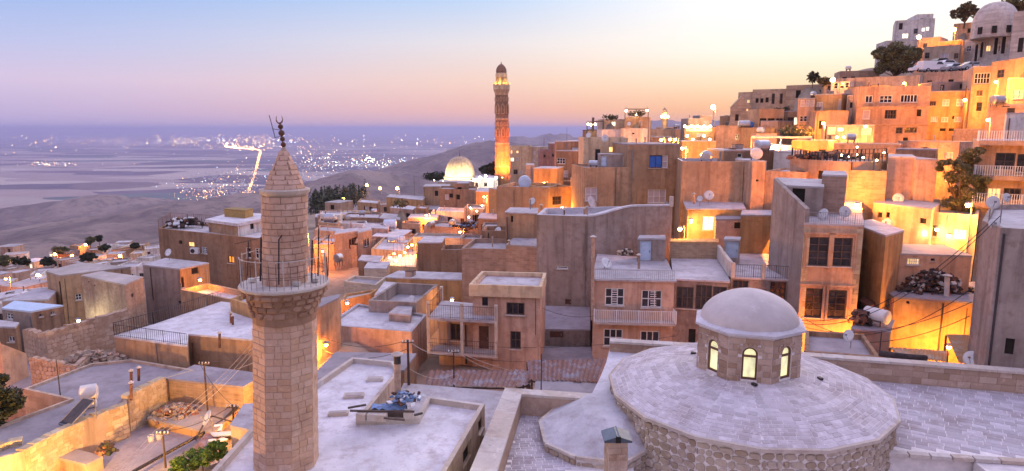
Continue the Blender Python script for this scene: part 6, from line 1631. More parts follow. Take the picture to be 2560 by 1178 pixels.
# ================================================================== TREES AND PLANTS
def tree(label, px, py, Y, h, rad, leaf='leaf', n=2600, ls=.22, name='tree', cat='tree', squash=.8, group=None, trunk_h=.14, seed=0, conical=False):
    rnd = random.Random(seed + int(px))
    b = U(px, py, Y)
    o = thing(name, label, cat, b, group)
    CTRL.append((b.x, b.y, b.z))
    m = MB(); th = h * trunk_h
    m.tube([b - Vector((0, 0, .5)), b + Vector((.05, 0, th)), b + Vector((.1, .05, h * .75))], [h * .035, h * .026, h * .008], 7)
    cl = []
    K = 44 if not conical else 34
    for k in range(K):
        if conical:
            f_ = rnd.uniform(.12, 1); z_ = h * f_; rr = rad * (1 - f_) * rnd.uniform(.4, 1); a = rnd.uniform(0, 6.28)
            c = b + Vector((rr * math.cos(a), rr * math.sin(a), z_)); r_ = rad * .32 * (1.15 - f_)
        else:
            while True:
                v = Vector((rnd.uniform(-1, 1), rnd.uniform(-1, 1), rnd.uniform(-1, 1)))
                if .3 < v.length < 1.05: break
            c = b + Vector((v.x * rad * .85, v.y * rad * .85, th + (h - th) * .5 + v.z * (h - th) * .5 * squash)); r_ = rad * rnd.uniform(.14, .32)
        cl.append((c, r_))
        if k % 3 == 0: m.tube([b + Vector((.05, 0, th * rnd.uniform(.7, 1.3))), b.lerp(c, .6) + Vector((0, 0, th * .3)), c], [h * .014, h * .009, h * .003], 5)
    m.build('trunk', 'trunk', o)
    vs = []; fs = []
    for k in range(n):
        c, r_ = cl[k % len(cl)]
        v = Vector((rnd.gauss(0, 1), rnd.gauss(0, 1), rnd.gauss(0, 1))).normalized() * r_ * rnd.uniform(.35, 1.1) ** .6
        p = c + Vector((v.x, v.y, v.z * .75)); s_ = ls * rnd.uniform(.6, 1.4)
        d1 = Vector((rnd.gauss(0, 1), rnd.gauss(0, 1), rnd.gauss(0, .6))).normalized(); d2 = d1.cross(Vector((rnd.gauss(0, 1), rnd.gauss(0, 1), rnd.gauss(0, 1)))).normalized()
        i = len(vs); vs += [p - d1 * s_, p + d2 * s_ * .5, p + d1 * s_, p - d2 * s_ * .5]; fs.append((i, i + 1, i + 2, i + 3))
    MB().add(vs, fs).build('crown', leaf, o)
    return o
tree('dark leafy tree at the left edge below the dusky flat roof', -8, 1075, 33, 3.2, 1.5, 'leaf_dark', 7000, .10, trunk_h=.1)
tree('big round tree above the long pale retaining wall', 2235, 204, 132, 7.6, 5.0, 'leaf', 14000, .21, trunk_h=.12)
tree('dark tree beside the pale pink hillside house', 1972, 354, 108, 6.0, 3.4, 'leaf_dark', 8000, .19, trunk_h=.1)
tree('large leafy tree beside the salmon balcony house', 2395, 532, 55, 5.6, 2.0, 'leaf', 11000, .105, trunk_h=.03, squash=1.0)
tree('small palm-like tree on the skyline above the palace', 2031, 214, 139, 3.0, 1.4, 'leaf_dark', 500, .25)
tree('low bushy tree beside the ridge lamp', 2062, 218, 128, 1.8, 2.0, 'leaf_dry', 900, .25)
tree('tree behind the medrese dome at the upper right', 2553, 40, 150, 5, 4.0, 'leaf', 3000, .3)
tree('tree by the hilltop lamp under the medrese dome', 2410, 66, 156, 5.6, 2.8, 'leaf_dry', 2200, .3)
for k, (px, py, Y, h_, r_) in enumerate(((12, 670, 170, 4.0, 3.0), (52, 668, 172, 3.4, 2.6), (120, 668, 175, 3.4, 2.4), (152, 640, 215, 4.0, 3.0), (262, 628, 205, 2.6, 2.2), (340, 622, 215, 2.4, 2.2), (226, 616, 225, 4.5, 2.0), (248, 608, 240, 4, 1.6), (222, 656, 172, 3, 2.6))):
    tree('dark garden tree between the small houses of the lower quarter', px, py, Y, h_ * .85, r_ * .85, 'leaf_dark' if k % 3 else 'leaf', 2600, .22, trunk_h=.1, group='garden trees of the lower quarter')
tree('bush beside the white low domed roof', 1000, 522, 122, 1.8, 1.6, 'leaf', 600, .2, name='bush', cat='bush')
tree('cypress-like tree left of the great minaret', 1232, 458, 192, 7, 1.6, 'leaf_dark', 1500, .35)
tree('dark tree clump right of the glowing dome', 1218, 440, 240, 4, 3.0, 'leaf_dark', 1500, .4)
tree('row of dark trees left of the glowing dome', 1085, 452, 250, 3, 5.0, 'leaf_dark', 1500, .4)
tree('bushy vine on the rooftop pergola', 1592, 294, 113, 1.0, 1.6, 'leaf_dry', 500, .16, name='vine', cat='plant')
tree('plants along the grey upper house terrace', 1525, 300, 114, .8, 1.6, 'leaf_dark', 400, .14, name='terrace_plant', cat='plant')
tree('bushes on the cafe terrace below the palace', 1990, 352, 89, 2.0, 2.4, 'leaf', 900, .2, name='bush', cat='bush')
# pine wood
wood = MB(); rw = random.Random(3)
for k in range(120):
    px = rw.uniform(775, 915); py = float(np.interp(px, [775, 800, 850, 915], [520, 508, 500, 488])) + rw.uniform(0, 26); Y = float(np.interp(py, [485, 540], [260, 165]))
    b = U(px, py, Y); h_ = rw.uniform(3.5, 6.5); r_ = h_ * rw.uniform(.22, .34)
    wood.tube([b - Vector((0, 0, 1)), b + Vector((0, 0, h_ * .4))], .12, 4)
    for j in range(70):
        f_ = rw.uniform(.1, 1); a = rw.uniform(0, 6.28); rr = r_ * (1 - f_ * .9) * rw.uniform(.5, 1.1)
        p = b + Vector((rr * math.cos(a), rr * math.sin(a), h_ * f_)); s_ = .42 * rw.uniform(.6, 1.3)
        d1 = Vector((math.cos(a), math.sin(a), -.5)).normalized(); d2 = Vector((-math.sin(a), math.cos(a), 0))
        wood.quad(p - d1 * s_, p + d2 * s_ * .5, p + d1 * s_, p - d2 * s_ * .5)
    if k % 10 == 0: CTRL.append((b.x, b.y, b.z))
tag(wood.build('pine_wood', 'leaf_dark'), 'dark pine wood on the slope behind the old quarter', 'wood', kind='stuff')
# lit green bush in the yard
for k, (px, py, Y, r_) in enumerate(((462, 1160, 29.5, .8), (505, 1140, 30.0, .9), (545, 1122, 30.5, .6))):
    tree('bright green lamplit garden shrub beside the minaret roof', px, py + 26, Y, 1.0, r_ * .9, 'leaf_bright', 2600, .055, name='shrub', cat='shrub', trunk_h=.02, group='green shrubs in the lamplit yard')

# ================================================================== ROOF CLUTTER
def dish(label, px, py, Y, r, face=(-.5, -.8, .4), group=None, hp=.5):
    c = U(px, py, Y); f = Vector(face).normalized()
    o = thing('satellite_dish', label, 'dish', c - Vector((0, 0, hp + r * .4)), group)
    q = f.to_track_quat('Z', 'Y').to_matrix()
    m = MB(); m.lathe([(.02, 0), (r * .5, r * .07), (r * .85, r * .19), (r, r * .26), (r * 1.0, r * .29), (r * .5, r * .10), (.02, r * .04)], c, 18, 0, False, tilt=q); m.build('reflector', 'dish', o, True)
    m = MB(); m.tube([c - f * .02, c - f * .15 + Vector((0, 0, -.1)), c - f * .15 + Vector((0, 0, -hp - r * .5))], .03, 5); m.build('mast', 'grey_metal', o)
    e = c + f * r * .9; m = MB(); m.tube([c - Vector((0, 0, r * .9)) + f * .2 * r, e], .015, 4); m.box(e, (.09, .09, .09)); m.build('feed_arm', 'grey_metal', o)
dish('round white satellite dish on the ochre house roof court', 1772, 489, 61.5, .46, (-.15, -.9, .35))
dish('leaning satellite dish on the railed roof of the stone faced house', 2060, 537, 45.5, .42, (-.9, -.35, .45))
dish('upright satellite dish on the railed roof of the stone faced house', 2112, 529, 46.0, .40, (-.2, -.95, .2))
dish('thin edge-on satellite dish on the dusky flat roof', 2124, 840, 34.5, .33, (-.9, -.35, .35))
dish('small dish at the foot of the tall grey wall', 2430, 897, 33.6, .40, (-.8, -.5, .4))
dish('large round dish at the corner of the tall grey wall', 2481, 507, 33.5, .34, (-.2, -.9, .25), hp=1.0)
dish('second round dish above the corner of the tall grey wall', 2514, 494, 33.0, .22, (.1, -.95, .2), hp=1.2)
dish('low dish hanging at the corner of the tall grey wall', 2484, 560, 33.2, .26, (-.3, -.9, .3))
dish('orange tinted dish in the lamplit yard', 522, 1046, 33.5, .42, (-.7, -.5, .5))
dish('dish on the roof of the cream rooftop house', 1512, 346, 77.5, .45, (-.1, -.95, .2))
dish('dish on the white coped wall house', 1246, 578, 72, .45, (-.6, -.7, .5))
dish('dish on the three storey house roof', 1514, 660, 50.5, .5, (.5, -.6, .6))
dish('dish leaning by the white window of the brown wing', 1477, 508, 70, .7, (.7, -.6, .4))
dish('large dish in the lamplit terrace lane', 2218, 560, 52.4, .42, (-.7, -.6, .5))
dish('pale dish on the salmon terrace', 2245, 497, 57.0, .45, (-.3, -.9, .3))
def tank(label, px, py, Y, r, l, ang=0.0, mat='tank_metal', legs=.5, group=None, name='water_tank'):
    c = U(px, py, Y); ax = Vector((math.cos(ang), math.sin(ang), 0)); o = thing(name, label, 'water tank', c - Vector((0, 0, r + legs)), group)
    prof = [-l / 2 - r * .18, -l / 2, -l / 4, 0, l / 4, l / 2, l / 2 + r * .18]
    m = MB(); m.tube([c + ax * u for u in prof], [r * .55, r, r, r * 1.015, r, r, r * .55], 18); m.build('tank', mat, o, False)
    m = MB()
    for u in (-l * .35, l * .35):
        for s_ in (-1, 1):
            p = c + ax * u + Vector((-ax.y, ax.x, 0)) * s_ * r * .8; m.bar(p + Vector((0, 0, -r * .4)), p + Vector((0, 0, -r - legs)), .05)
    for s_ in (-1, 1):
        q0 = c + Vector((-ax.y, ax.x, 0)) * s_ * r * .8 - Vector((0, 0, r * .6)); m.bar(q0 - ax * l * .36, q0 + ax * l * .36, .045)
    for u in (-l * .35, l * .35):
        q0 = c + ax * u - Vector((0, 0, r * .75)); m.bar(q0 - Vector((-ax.y, ax.x, 0)) * r * .8, q0 + Vector((-ax.y, ax.x, 0)) * r * .8, .045)
    m.build('stand', 'rust', o)
    return o
t1 = tank('white drum water tank on an iron stand on the dusky flat roof', 222, 981, 35.0, .44, .75, R(28), 'tank_white', 1.35)
tank('smaller white drum tank below the upper tank on its iron stand', 224, 1010, 35.1, .30, .60, R(28), 'tank_white', .6)
a = UZ(147, 1062, -15.42); b = UZ(186, 1030, -15.42); 
sp = thing('solar_panel', 'tilted dark solar water panel leaning beside the white drum tanks', 'solar panel', a)
p0 = a; p1 = UZ(176, 1068, -15.42); up_v = U(205, 1025, 34.3) - U(170, 1060, 33.6); up_v = Vector((.75, 1.0, 1.0))
MB().add([p0, p1, p1 + up_v, p0 + up_v, p0 + Vector((0, 0, .07)), p1 + Vector((0, 0, .07)), p1 + up_v + Vector((0, 0, .07)), p0 + up_v + Vector((0, 0, .07))], [(0, 1, 2, 3), (4, 5, 6, 7), (0, 1, 5, 4), (1, 2, 6, 5), (2, 3, 7, 6), (3, 0, 4, 7)]).build('panel', 'solar', sp)
m = MB()
for p in (p0, p1): m.bar(p + up_v, Vector((p.x + up_v.x, p.y + up_v.y, -15.4)), .04)
for q_ in ((p0, p1), (p1, p1 + up_v), (p1 + up_v, p0 + up_v), (p0 + up_v, p0)): m.bar(q_[0] + Vector((0, 0, .06)), q_[1] + Vector((0, 0, .06)), .05)
m.build('frame', 'grey_metal', sp)
tank('round tank on the white coped ochre house', 1766, 391, 67, .58, .8, R(80), 'tank_metal', .2)
tank('white ball ended tank on the salmon tower', 1891, 384, 64, .55, .9, R(75), 'tank_white', .2)
tank('steel tank behind the salmon tower', 1905, 364, 69, .58, 1.3, R(20), 'tank_metal', .3)
tank('steel tank on the terraced house at the right edge', 2494, 250, 81, .55, 1.4, R(10), 'tank_metal', .3)
tank('big white drum lying in the junk yard corner', 2192, 788, 41.3, .46, 1.4, R(-60), 'tank_white', .15)
tank('blue barrel tank in the roof court of the wide brown house', 1312, 455, 84, .8, 1.2, R(90), 'pale_blue', .2)
tank('two tanks on the long white terrace roof', 980, 603, 93, .55, 1.2, R(15), 'tank_metal', .3, 'terrace tanks')
tank('two tanks on the long white terrace roof', 1002, 598, 94, .5, 1.0, R(15), 'pale_blue', .3, 'terrace tanks')
tank('metal tank on the tan house', 822, 545, 109, .7, 1.6, R(10), 'tank_metal', .3)
tank('blue-grey tank on the pink low house', 975, 560, 102, .7, 1.8, R(5), 'pale_blue', .2)
tank('tank group above the salmon hillside house', 1860, 311, 106, .6, 1.6, R(0), 'tank_metal', .3)
tank('blue tank above the salmon hillside house', 1876, 312, 106, .5, .9, R(80), 'blue_paint', .3)
for k, (px, py, Y) in enumerate(((905, 532, 122), (935, 528, 124), (1078, 560, 99), (1130, 556, 98), (870, 545, 120))):
    tank('small steel tank on a flat roof of the middle quarter', px, py, Y, .45, 1.0, R(30 * k), 'tank_metal', .25, 'small middle quarter tanks')
# chimneys and pipes
def pipe(label, pts, r, mat, group=None, cap=True, name='chimney_pipe', cat='chimney'):
    P = [Vector(p) for p in pts]; o = thing(name, label, cat, P[0], group)
    MB().tube(P, r, 10).build('pipe', mat, o)
    if cap: MB().lathe([(r * 1.9, .06), (r * 1.9, .10), (r * .3, .2)], P[-1], 10).build('cowl', 'coping', o)
    return o
pipe('tall stained concrete chimney pipe beside the pale roof', [U(995, 1003, 28.5), U(993, 890, 28.5)], .15, 'rough_tan')
c_ = U(993, 897, 28.5); tag(MB().lathe([(.16, -.22), (.16, .12)], c_, 12).build('chimney_collar', 'dark_metal'), 'blackened collar round the top of the tall concrete chimney', 'chimney collar')
for px, py0, py1, Y in ((577, 808, 785, 46.5), (582, 812, 792, 46.2), (549, 870, 835, 42), (328, 975, 930, 37.5), (347, 952, 922, 38.5), (328, 1000, 960, 35.8)):
    pipe('short rusty stove pipe on the flat roofs left of the minaret', [U(px, py0, Y), U(px, py1, Y)], .08, 'rust', 'stove pipes left of the minaret')
for px, py0, py1, Y in ((1597, 672, 640, 50), (1467, 536, 520, 57), (1461, 536, 524, 57.4), (1353, 526, 515, 59), (1735, 510, 487, 60.5), (1273, 612, 604, 62)):
    pipe('short roof pipe on the houses below the blue shutter house', [U(px, py0, Y), U(px, py1, Y)], .10, 'rough_tan', 'short roof pipes')
pipe('shiny steel stove pipe standing in the scrap heap', [U(2366, 745, 44.2), U(2368, 692, 44.2)], .17, 'tank_white')
pipe('tall drain post at the corner of the three storey house', [U(1481, 800, 46.6), U(1483, 595, 46.8)], .13, 'rough_tan')
# scrap heaps: many small bent pieces
def heap(label, px, py, Y, w_, d_, h_, n, mats, sz, seed, name='scrap_heap', cat='scrap'):
    rnd = random.Random(seed); c = U(px, py, Y); o = thing(name, label, cat, c)
    ms = {k: MB() for k in mats}
    for k in range(n):
        u, v = rnd.gauss(0, .38), rnd.gauss(0, .38)
        if abs(u) > 1 or abs(v) > 1: continue
        z = h_ * max(0, 1 - u * u - v * v) * rnd.uniform(.1, 1)
        p = c + Vector((u * w_, v * d_, z + sz * .3)); m = ms[rnd.choice(mats)]; s_ = sz * rnd.uniform(.5, 1.5)
        q = Matrix.Rotation(rnd.uniform(0, 6), 3, 'Z') @ Matrix.Rotation(rnd.uniform(-.9, .9), 3, 'X')
        m.box(p, (s_ * rnd.uniform(.4, 1.6), s_ * rnd.uniform(.3, 1), s_ * rnd.uniform(.15, .8)), axes=(q.col[0], q.col[1], q.col[2]))
    for k, m in ms.items():
        if m.v: stuff(m.build('scrap', k, o))
    return o
heap('dark heap of scrap and bundles on the yellow lit roof', 2332, 726, UZ(2332, 726, U(2236, 742, 44).z + .02).y, 2.7, 1.3, 1.5, 1000, ['dark_bundle', 'dark_bundle', 'rust', 'dark_wood', 'brown_wood', 'pale_pipe'], .24, 1)
heap('pile of clothes and junk in the corner beside the white drum', 2152, 808, 41.6, .7, .6, .8, 130, ['dark_bundle', 'dark_bundle', 'rust', 'terracotta', 'brown_wood'], .3, 2)
heap('heap of earth and broken stones on the yard platform', 440, 1040, 37.2, 1.6, 1.2, .6, 500, ['rubble', 'dirt', 'terracotta'], .18, 3, 'rubble_heap', 'rubble')
heap('rubble spilled along the foot of the ruin wall', 240, 905, 43.5, 2.6, .9, .7, 420, ['rubble', 'dirt', 'rough_tan'], .26, 4, 'rubble_heap', 'rubble')
heap('pile of round logs on the three storey house roof', 1566, 640, 52.6, .8, .4, .5, 60, ['dark_wood', 'rubble'], .25, 5, 'log_pile', 'logs')
heap('junk lying between the pale roof and the concrete chimney', 1010, 1000, 28.0, .9, .7, .3, 90, ['tarp', 'rust', 'white_paint', 'tarp'], .16, 6)
heap('tarpaulins and wrecks in the lane below the red lamp', 1180, 572, 92, 3, 2, .8, 160, ['tarp', 'grey_metal', 'dark_bundle', 'rust'], .5, 7)
heap('rows of pots and scrap on the fenced roof terrace', 2060, 398, 63.5, 3.5, 1.5, .6, 160, ['dark_bundle', 'rust', 'terracotta'], .4, 8)
heap('clutter of pots and firewood by the yard shed', 268, 1134, 32.0, .6, .3, .6, 60, ['terracotta', 'dark_wood', 'leaf_dark'], .2, 9)
heap('roof clutter and stored things on the big brown house', 462, 566, 74, 2.6, 1.0, .9, 90, ['dark_bundle', 'rust', 'white_paint'], .5, 10)
# small things left on the roofs of the town
RC = random.Random(19)
def in_poly(p, poly):
    r = False; j = len(poly) - 1
    for i in range(len(poly)):
        if (poly[i].y > p.y) != (poly[j].y > p.y) and p.x < (poly[j].x - poly[i].x) * (p.y - poly[i].y) / (poly[j].y - poly[i].y) + poly[i].x: r = not r
        j = i
    return r
for ob_, poly_, zr_, zb_ in HOUSES:
    ctr_ = sum(poly_, Vector()) / len(poly_)
    if not 57 < ctr_.y < 150 or abs(area(poly_)) < 12: continue
    hl_ = ' '.join(str(ob_['label']).split()[:10])
    while hl_.split()[-1] in ('with', 'the', 'a', 'and', 'of', 'in', 'on', 'at', 'its', 'one', 'to', 'under', 'below', 'two', 'beside', 'behind', 'an', 'three', 'between', 'by', 'squeezed', 'into', 'tall', 'lit', 'from', 'over', 'whose', 'above'): hl_ = ' '.join(hl_.split()[:-1])
    host = lambda w_: ' '.join((w_ + (' on the roof of the ' if len(hl_.split()) <= 7 else ' on the ') + hl_).split()[:16])
    for _ in range(RC.choice((0, 1, 1, 2))):
        p = None
        for _t in range(12):
            q = poly_[RC.randrange(len(poly_))].lerp(ctr_, RC.uniform(.25, .9)); q = Vector((q.x, q.y, zr_))
            if in_poly(q, poly_): p = q; break
        if p is None: continue
        kind = RC.choice(('vent', 'vent', 'vent', 'box', 'dish', 'tank', 'boards', 'boards'))
        if kind == 'vent':
            o = thing('vent_pipe', host('short vent pipe'), 'pipe', p, 'vent pipes on the town roofs'); h_ = RC.uniform(.5, 1.1); MB().tube([p, p + Vector((0, 0, h_))], .07, 7).build('pipe', RC.choice(('rust', 'rough_tan', 'grey_metal')), o); MB().lathe([(.12, 0), (.12, .03), (.02, .1)], p + Vector((0, 0, h_)), 8).build('cowl', 'coping', o)
        elif kind == 'box':
            o = thing('roof_hatch', host('low concrete hatch box'), 'hatch', p, 'hatches on the town roofs'); a_ = RC.uniform(0, 1.5); MB().box(p + Vector((0, 0, .25)), (RC.uniform(.6, 1.2), .7, .5), a_).build('kerb', 'grey', o); MB().box(p + Vector((0, 0, .53)), (1.0, .8, .06), a_).build('lid', RC.choice(('rust', 'conc')), o)
        elif kind == 'tank' and ctr_.y > 45:
            o = thing('drum_tank', host('small drum tank'), 'water tank', p, 'drum tanks on the town roofs'); a_ = RC.uniform(0, 3); ax_ = Vector((math.cos(a_), math.sin(a_), 0)); r_ = RC.uniform(.28, .42)
            MB().tube([p + ax_ * u + Vector((0, 0, r_ + .35)) for u in (-.55, -.45, .45, .55)], [r_ * .6, r_, r_, r_ * .6], 14).build('tank', RC.choice(('tank_metal', 'tank_white', 'tank_metal')), o)
            for u in (-.32, .32): MB().box(p + ax_ * u + Vector((0, 0, .2)), (.08, r_ * 1.6, .4), a_).build('trestle', 'rust', o)
        elif kind == 'boards':
            o = thing('board_pile', host('few weathered boards'), 'boards', p, 'boards on the town roofs')
            for k in range(3): a_ = RC.uniform(0, 3); MB().box(p + Vector((RC.uniform(-.2, .2), RC.uniform(-.2, .2), .04 + .05 * k)), (RC.uniform(.8, 1.6), .16, .045), a_).build('board', RC.choice(('dark_wood', 'rust', 'brown_wood')), o)
        elif kind == 'dish':
            r_ = RC.uniform(.3, .42); c = p + Vector((0, 0, r_ + .35)); f = Vector((-.45 + RC.uniform(-.3, .3), -.8, .4)).normalized(); q_ = f.to_track_quat('Z', 'Y').to_matrix()
            o = thing('roof_dish', host('small satellite dish'), 'dish', p, 'small dishes on the town roofs')
            MB().lathe([(.02, 0), (r_ * .6, r_ * .1), (r_, r_ * .26), (r_ * .6, r_ * .13), (.02, r_ * .04)], c, 14, 0, False, tilt=q_).build('reflector', 'dish', o, True); MB().tube([c - f * .05, c - f * .12 - Vector((0, 0, .1)), p], .025, 5).build('mast', 'grey_metal', o)
# planks, tarp and boxes on the pale roof
for k, (x0, y0, x1, y1) in enumerate(((870, 1020, 915, 1012), (875, 1027, 1036, 1029), (960, 1045, 1012, 1050), (965, 1007, 1040, 1002), (1036, 1038, 1056, 1033))):
    tag(MB().bar(UZ(x0, y0, -12.15), UZ(x1, y1, -12.15), .09, .07).build('plank', 'dark_wood'), 'weathered dark plank lying across the scrap on the pale roof', 'plank', 'planks on the pale roof')
tp = thing('tarpaulin_crate', 'shallow crate covered by a wrinkled blue tarpaulin on the pale roof', 'crate', UZ(970, 1030, -12.5))
q = [UZ(928, 1022, -12.25), UZ(1014, 1026, -12.25), UZ(1018, 1010, -12.25), UZ(932, 1008, -12.25)]
m = MB(); N = 9
rt = random.Random(8)
gridp = [[q[0].lerp(q[1], i / N).lerp(q[3].lerp(q[2], i / N), j / N) + Vector((0, 0, rt.uniform(-.05, .07))) for i in range(N + 1)] for j in range(N + 1)]
for j in range(N):
    for i in range(N): m.quad(gridp[j][i], gridp[j][i + 1], gridp[j + 1][i + 1], gridp[j + 1][i])
m.build('tarpaulin', 'tarp', tp); MB().prism(q, -12.75, -12.33, True).build('crate_box', 'dark_wood', tp)
for px, py in ((905, 1040), (932, 1041), (955, 1043), (1022, 1035)):
    c = UZ(px, py, -12.35); tag(MB().box(c, (.42, .36, .3), rt.uniform(-.2, .2)).build('stone_block', 'coping'), 'loose pale building block at the edge of the pale roof', 'block', 'loose blocks on the pale roof')
for px, py, w_, d_ in ((885, 992, .95, .5), (937, 951, .85, .45), (846, 1037, .9, .35)):
    c = UZ(px, py, zq - .27); o = thing('skylight', 'low framed skylight hatch on the pale roof', 'skylight', c, 'skylights on the pale roof')
    MB().box(c + Vector((0, 0, .06)), (w_, d_, .14), .12).build('frame', 'coping', o); MB().box(c + Vector((0, 0, .14)), (w_ * .8, d_ * .7, .03), .12).build('pane', 'conc_pink', o)
# corrugated roofs
def sheet_roof(label, quad, n, mat, amp=.05, name='sheet_roof', th=.03, legs=True):
    """quad: world points front-left, front-right, back-right, back-left; each sheet is a part"""
    a, b, c, d = [Vector(p) for p in quad]; ctr = (a + b + c + d) / 4
    o = thing(name, label, 'sheet roof', Vector((ctr.x, ctr.y, min(a.z, b.z) - 2)))
    for k in range(n):
        f0, f1 = k / n, (k + 1) / n + .01; m = MB(); W = 4; dz = random.uniform(0, .03); ext = random.uniform(-.02, .02)
        lo = []; hi = []
        for i in range(W + 1):
            f_ = f0 + (f1 - f0) * i / W; wv = Vector((0, 0, amp * (.5 if i % 2 else -.5) + dz))
            lo.append(a.lerp(b, f_) + wv + (a - d) * ext); hi.append(d.lerp(c, f_) + wv)
        for i in range(W): m.quad(lo[i], lo[i + 1], hi[i + 1], hi[i])
        m.build('sheet', mat, o)
    m = MB()
    if legs:
        for p in (a, b, c, d): m.bar(p - Vector((0, 0, .08)), p - Vector((0, 0, 2.6)), .09)
    m.bar(a - Vector((0, 0, .1)), b - Vector((0, 0, .1)), .08); m.bar(d - Vector((0, 0, .1)), c - Vector((0, 0, .1)), .08)
    m.build('frame', 'dark_wood', o)
    return o
def Z(px, py, Y): return U(px, py, Y)
sheet_roof('rusty corrugated sheet roof low in the alley below the balcony house', [Z(1062, 963, 35.5), Z(1290, 968, 35.2), Z(1308, 925, 38.5), Z(1072, 928, 38.8)], 9, 'rusty_sheet', .13)
sheet_roof('larger rusty corrugated sheet roof behind the walled terrace', [Z(1322, 950, 35.5), Z(1498, 955, 35.0), Z(1516, 898, 39.5), Z(1318, 902, 39.8)], 8, 'rusty_sheet', .13)
sheet_roof('broken narrow sheet roof between the two rusty roofs', [Z(1285, 968, 35.0), Z(1325, 960, 35.3), Z(1330, 925, 37.5), Z(1308, 930, 37.5)], 3, 'rusty_sheet')
Hs('low blue-grey wall and floor behind the walled terrace', [(1335, 985), (1490, 990), (1500, 958), (1340, 950)], 33.5, 2.0, wall='grey', roof='conc_dark')
sheet_roof('lamplit corrugated awning over the alley on the right', [Z(2245, 892, 38.0), Z(2365, 905, 37.0), Z(2370, 878, 39.5), Z(2225, 868, 40.0)], 7, 'orange_sheet')
sheet_roof('steep slatted awning sheet beside the tall grey wall', [Z(2398, 908, 36.0), Z(2432, 905, 35.5), Z(2422, 838, 40.0), Z(2366, 836, 40.5)], 6, 'orange_sheet')
# rolled carpet and bundle
tag(MB().tube([UZ(2200, 884, -11.6), UZ(2262, 892, -11.5), UZ(2315, 896, -11.6)], .16, 10).build('rolled_tarpaulin', 'dark_bundle'), 'long dark rolled tarpaulin lying beside the lamplit awning', 'roll')
# awning / canopy of the cafe, pergola
cf = thing('cafe_canopy', 'flat white canopy on thin posts over the hillside cafe', 'canopy', U(1950, 362, 90))
a = [U(1880, 341, 88), U(2030, 338, 85), U(2030, 338, 91), U(1880, 341, 94)]; z_ = a[0].z
MB().prism(a, z_ - .25, z_, True, True).build('canopy_slab', 'whitewash', cf)
for p in a + [a[0].lerp(a[1], .5)]: MB().bar(Vector((p.x, p.y + .1, z_ - .2)), Vector((p.x, p.y + .1, z_ - 3)), .12).build('post', 'grey_metal', cf)
pg = thing('pergola', 'thin iron pergola frame on the orange upper house roof', 'pergola', U(1592, 292, 113.5))
m = MB(); a = [U(1563, 273, 113), U(1621, 273, 112.5), U(1621, 273, 117), U(1563, 273, 117.5)]
for p in a: m.bar(p, p - Vector((0, 0, 1.7)), .1)
for k in range(4): m.bar(a[k], a[(k + 1) % 4], .14)
for k in range(1, 8): m.bar(a[0].lerp(a[1], k / 8), a[3].lerp(a[2], k / 8), .06)
m.build('frame', 'rust', pg)
pg = thing('pergola', 'timber frame of the roof cafe hung with lamps', 'pergola', U(1488, 325, 111))
m = MB(); a = [U(1468, 306, 111), U(1508, 303, 110.5), U(1508, 303, 116), U(1468, 306, 116)]
for p in a: m.bar(p, p - Vector((0, 0, 1.8)), .16)
for k in range(4): m.bar(a[k], a[(k + 1) % 4], .16)
m.bar(U(1482, 330, 109), U(1483, 294, 109), .35); m.build('frame', 'dark_wood', pg)
# air conditioner
ac = thing('air_conditioner', 'white air conditioner box with round fan on the big brown house', 'air conditioner', U(486, 636, 68.2))
c = U(487, 627, 68.3); MB().box(c, (.85, .35, .62), -.12).build('case', 'white_paint', ac); MB().lathe([(.22, 0), (.22, .03)], c + Vector((-.15, -.19, 0)), 14, tilt=Matrix.Rotation(R(90), 3, 'X')).build('fan', 'dark_metal', ac)
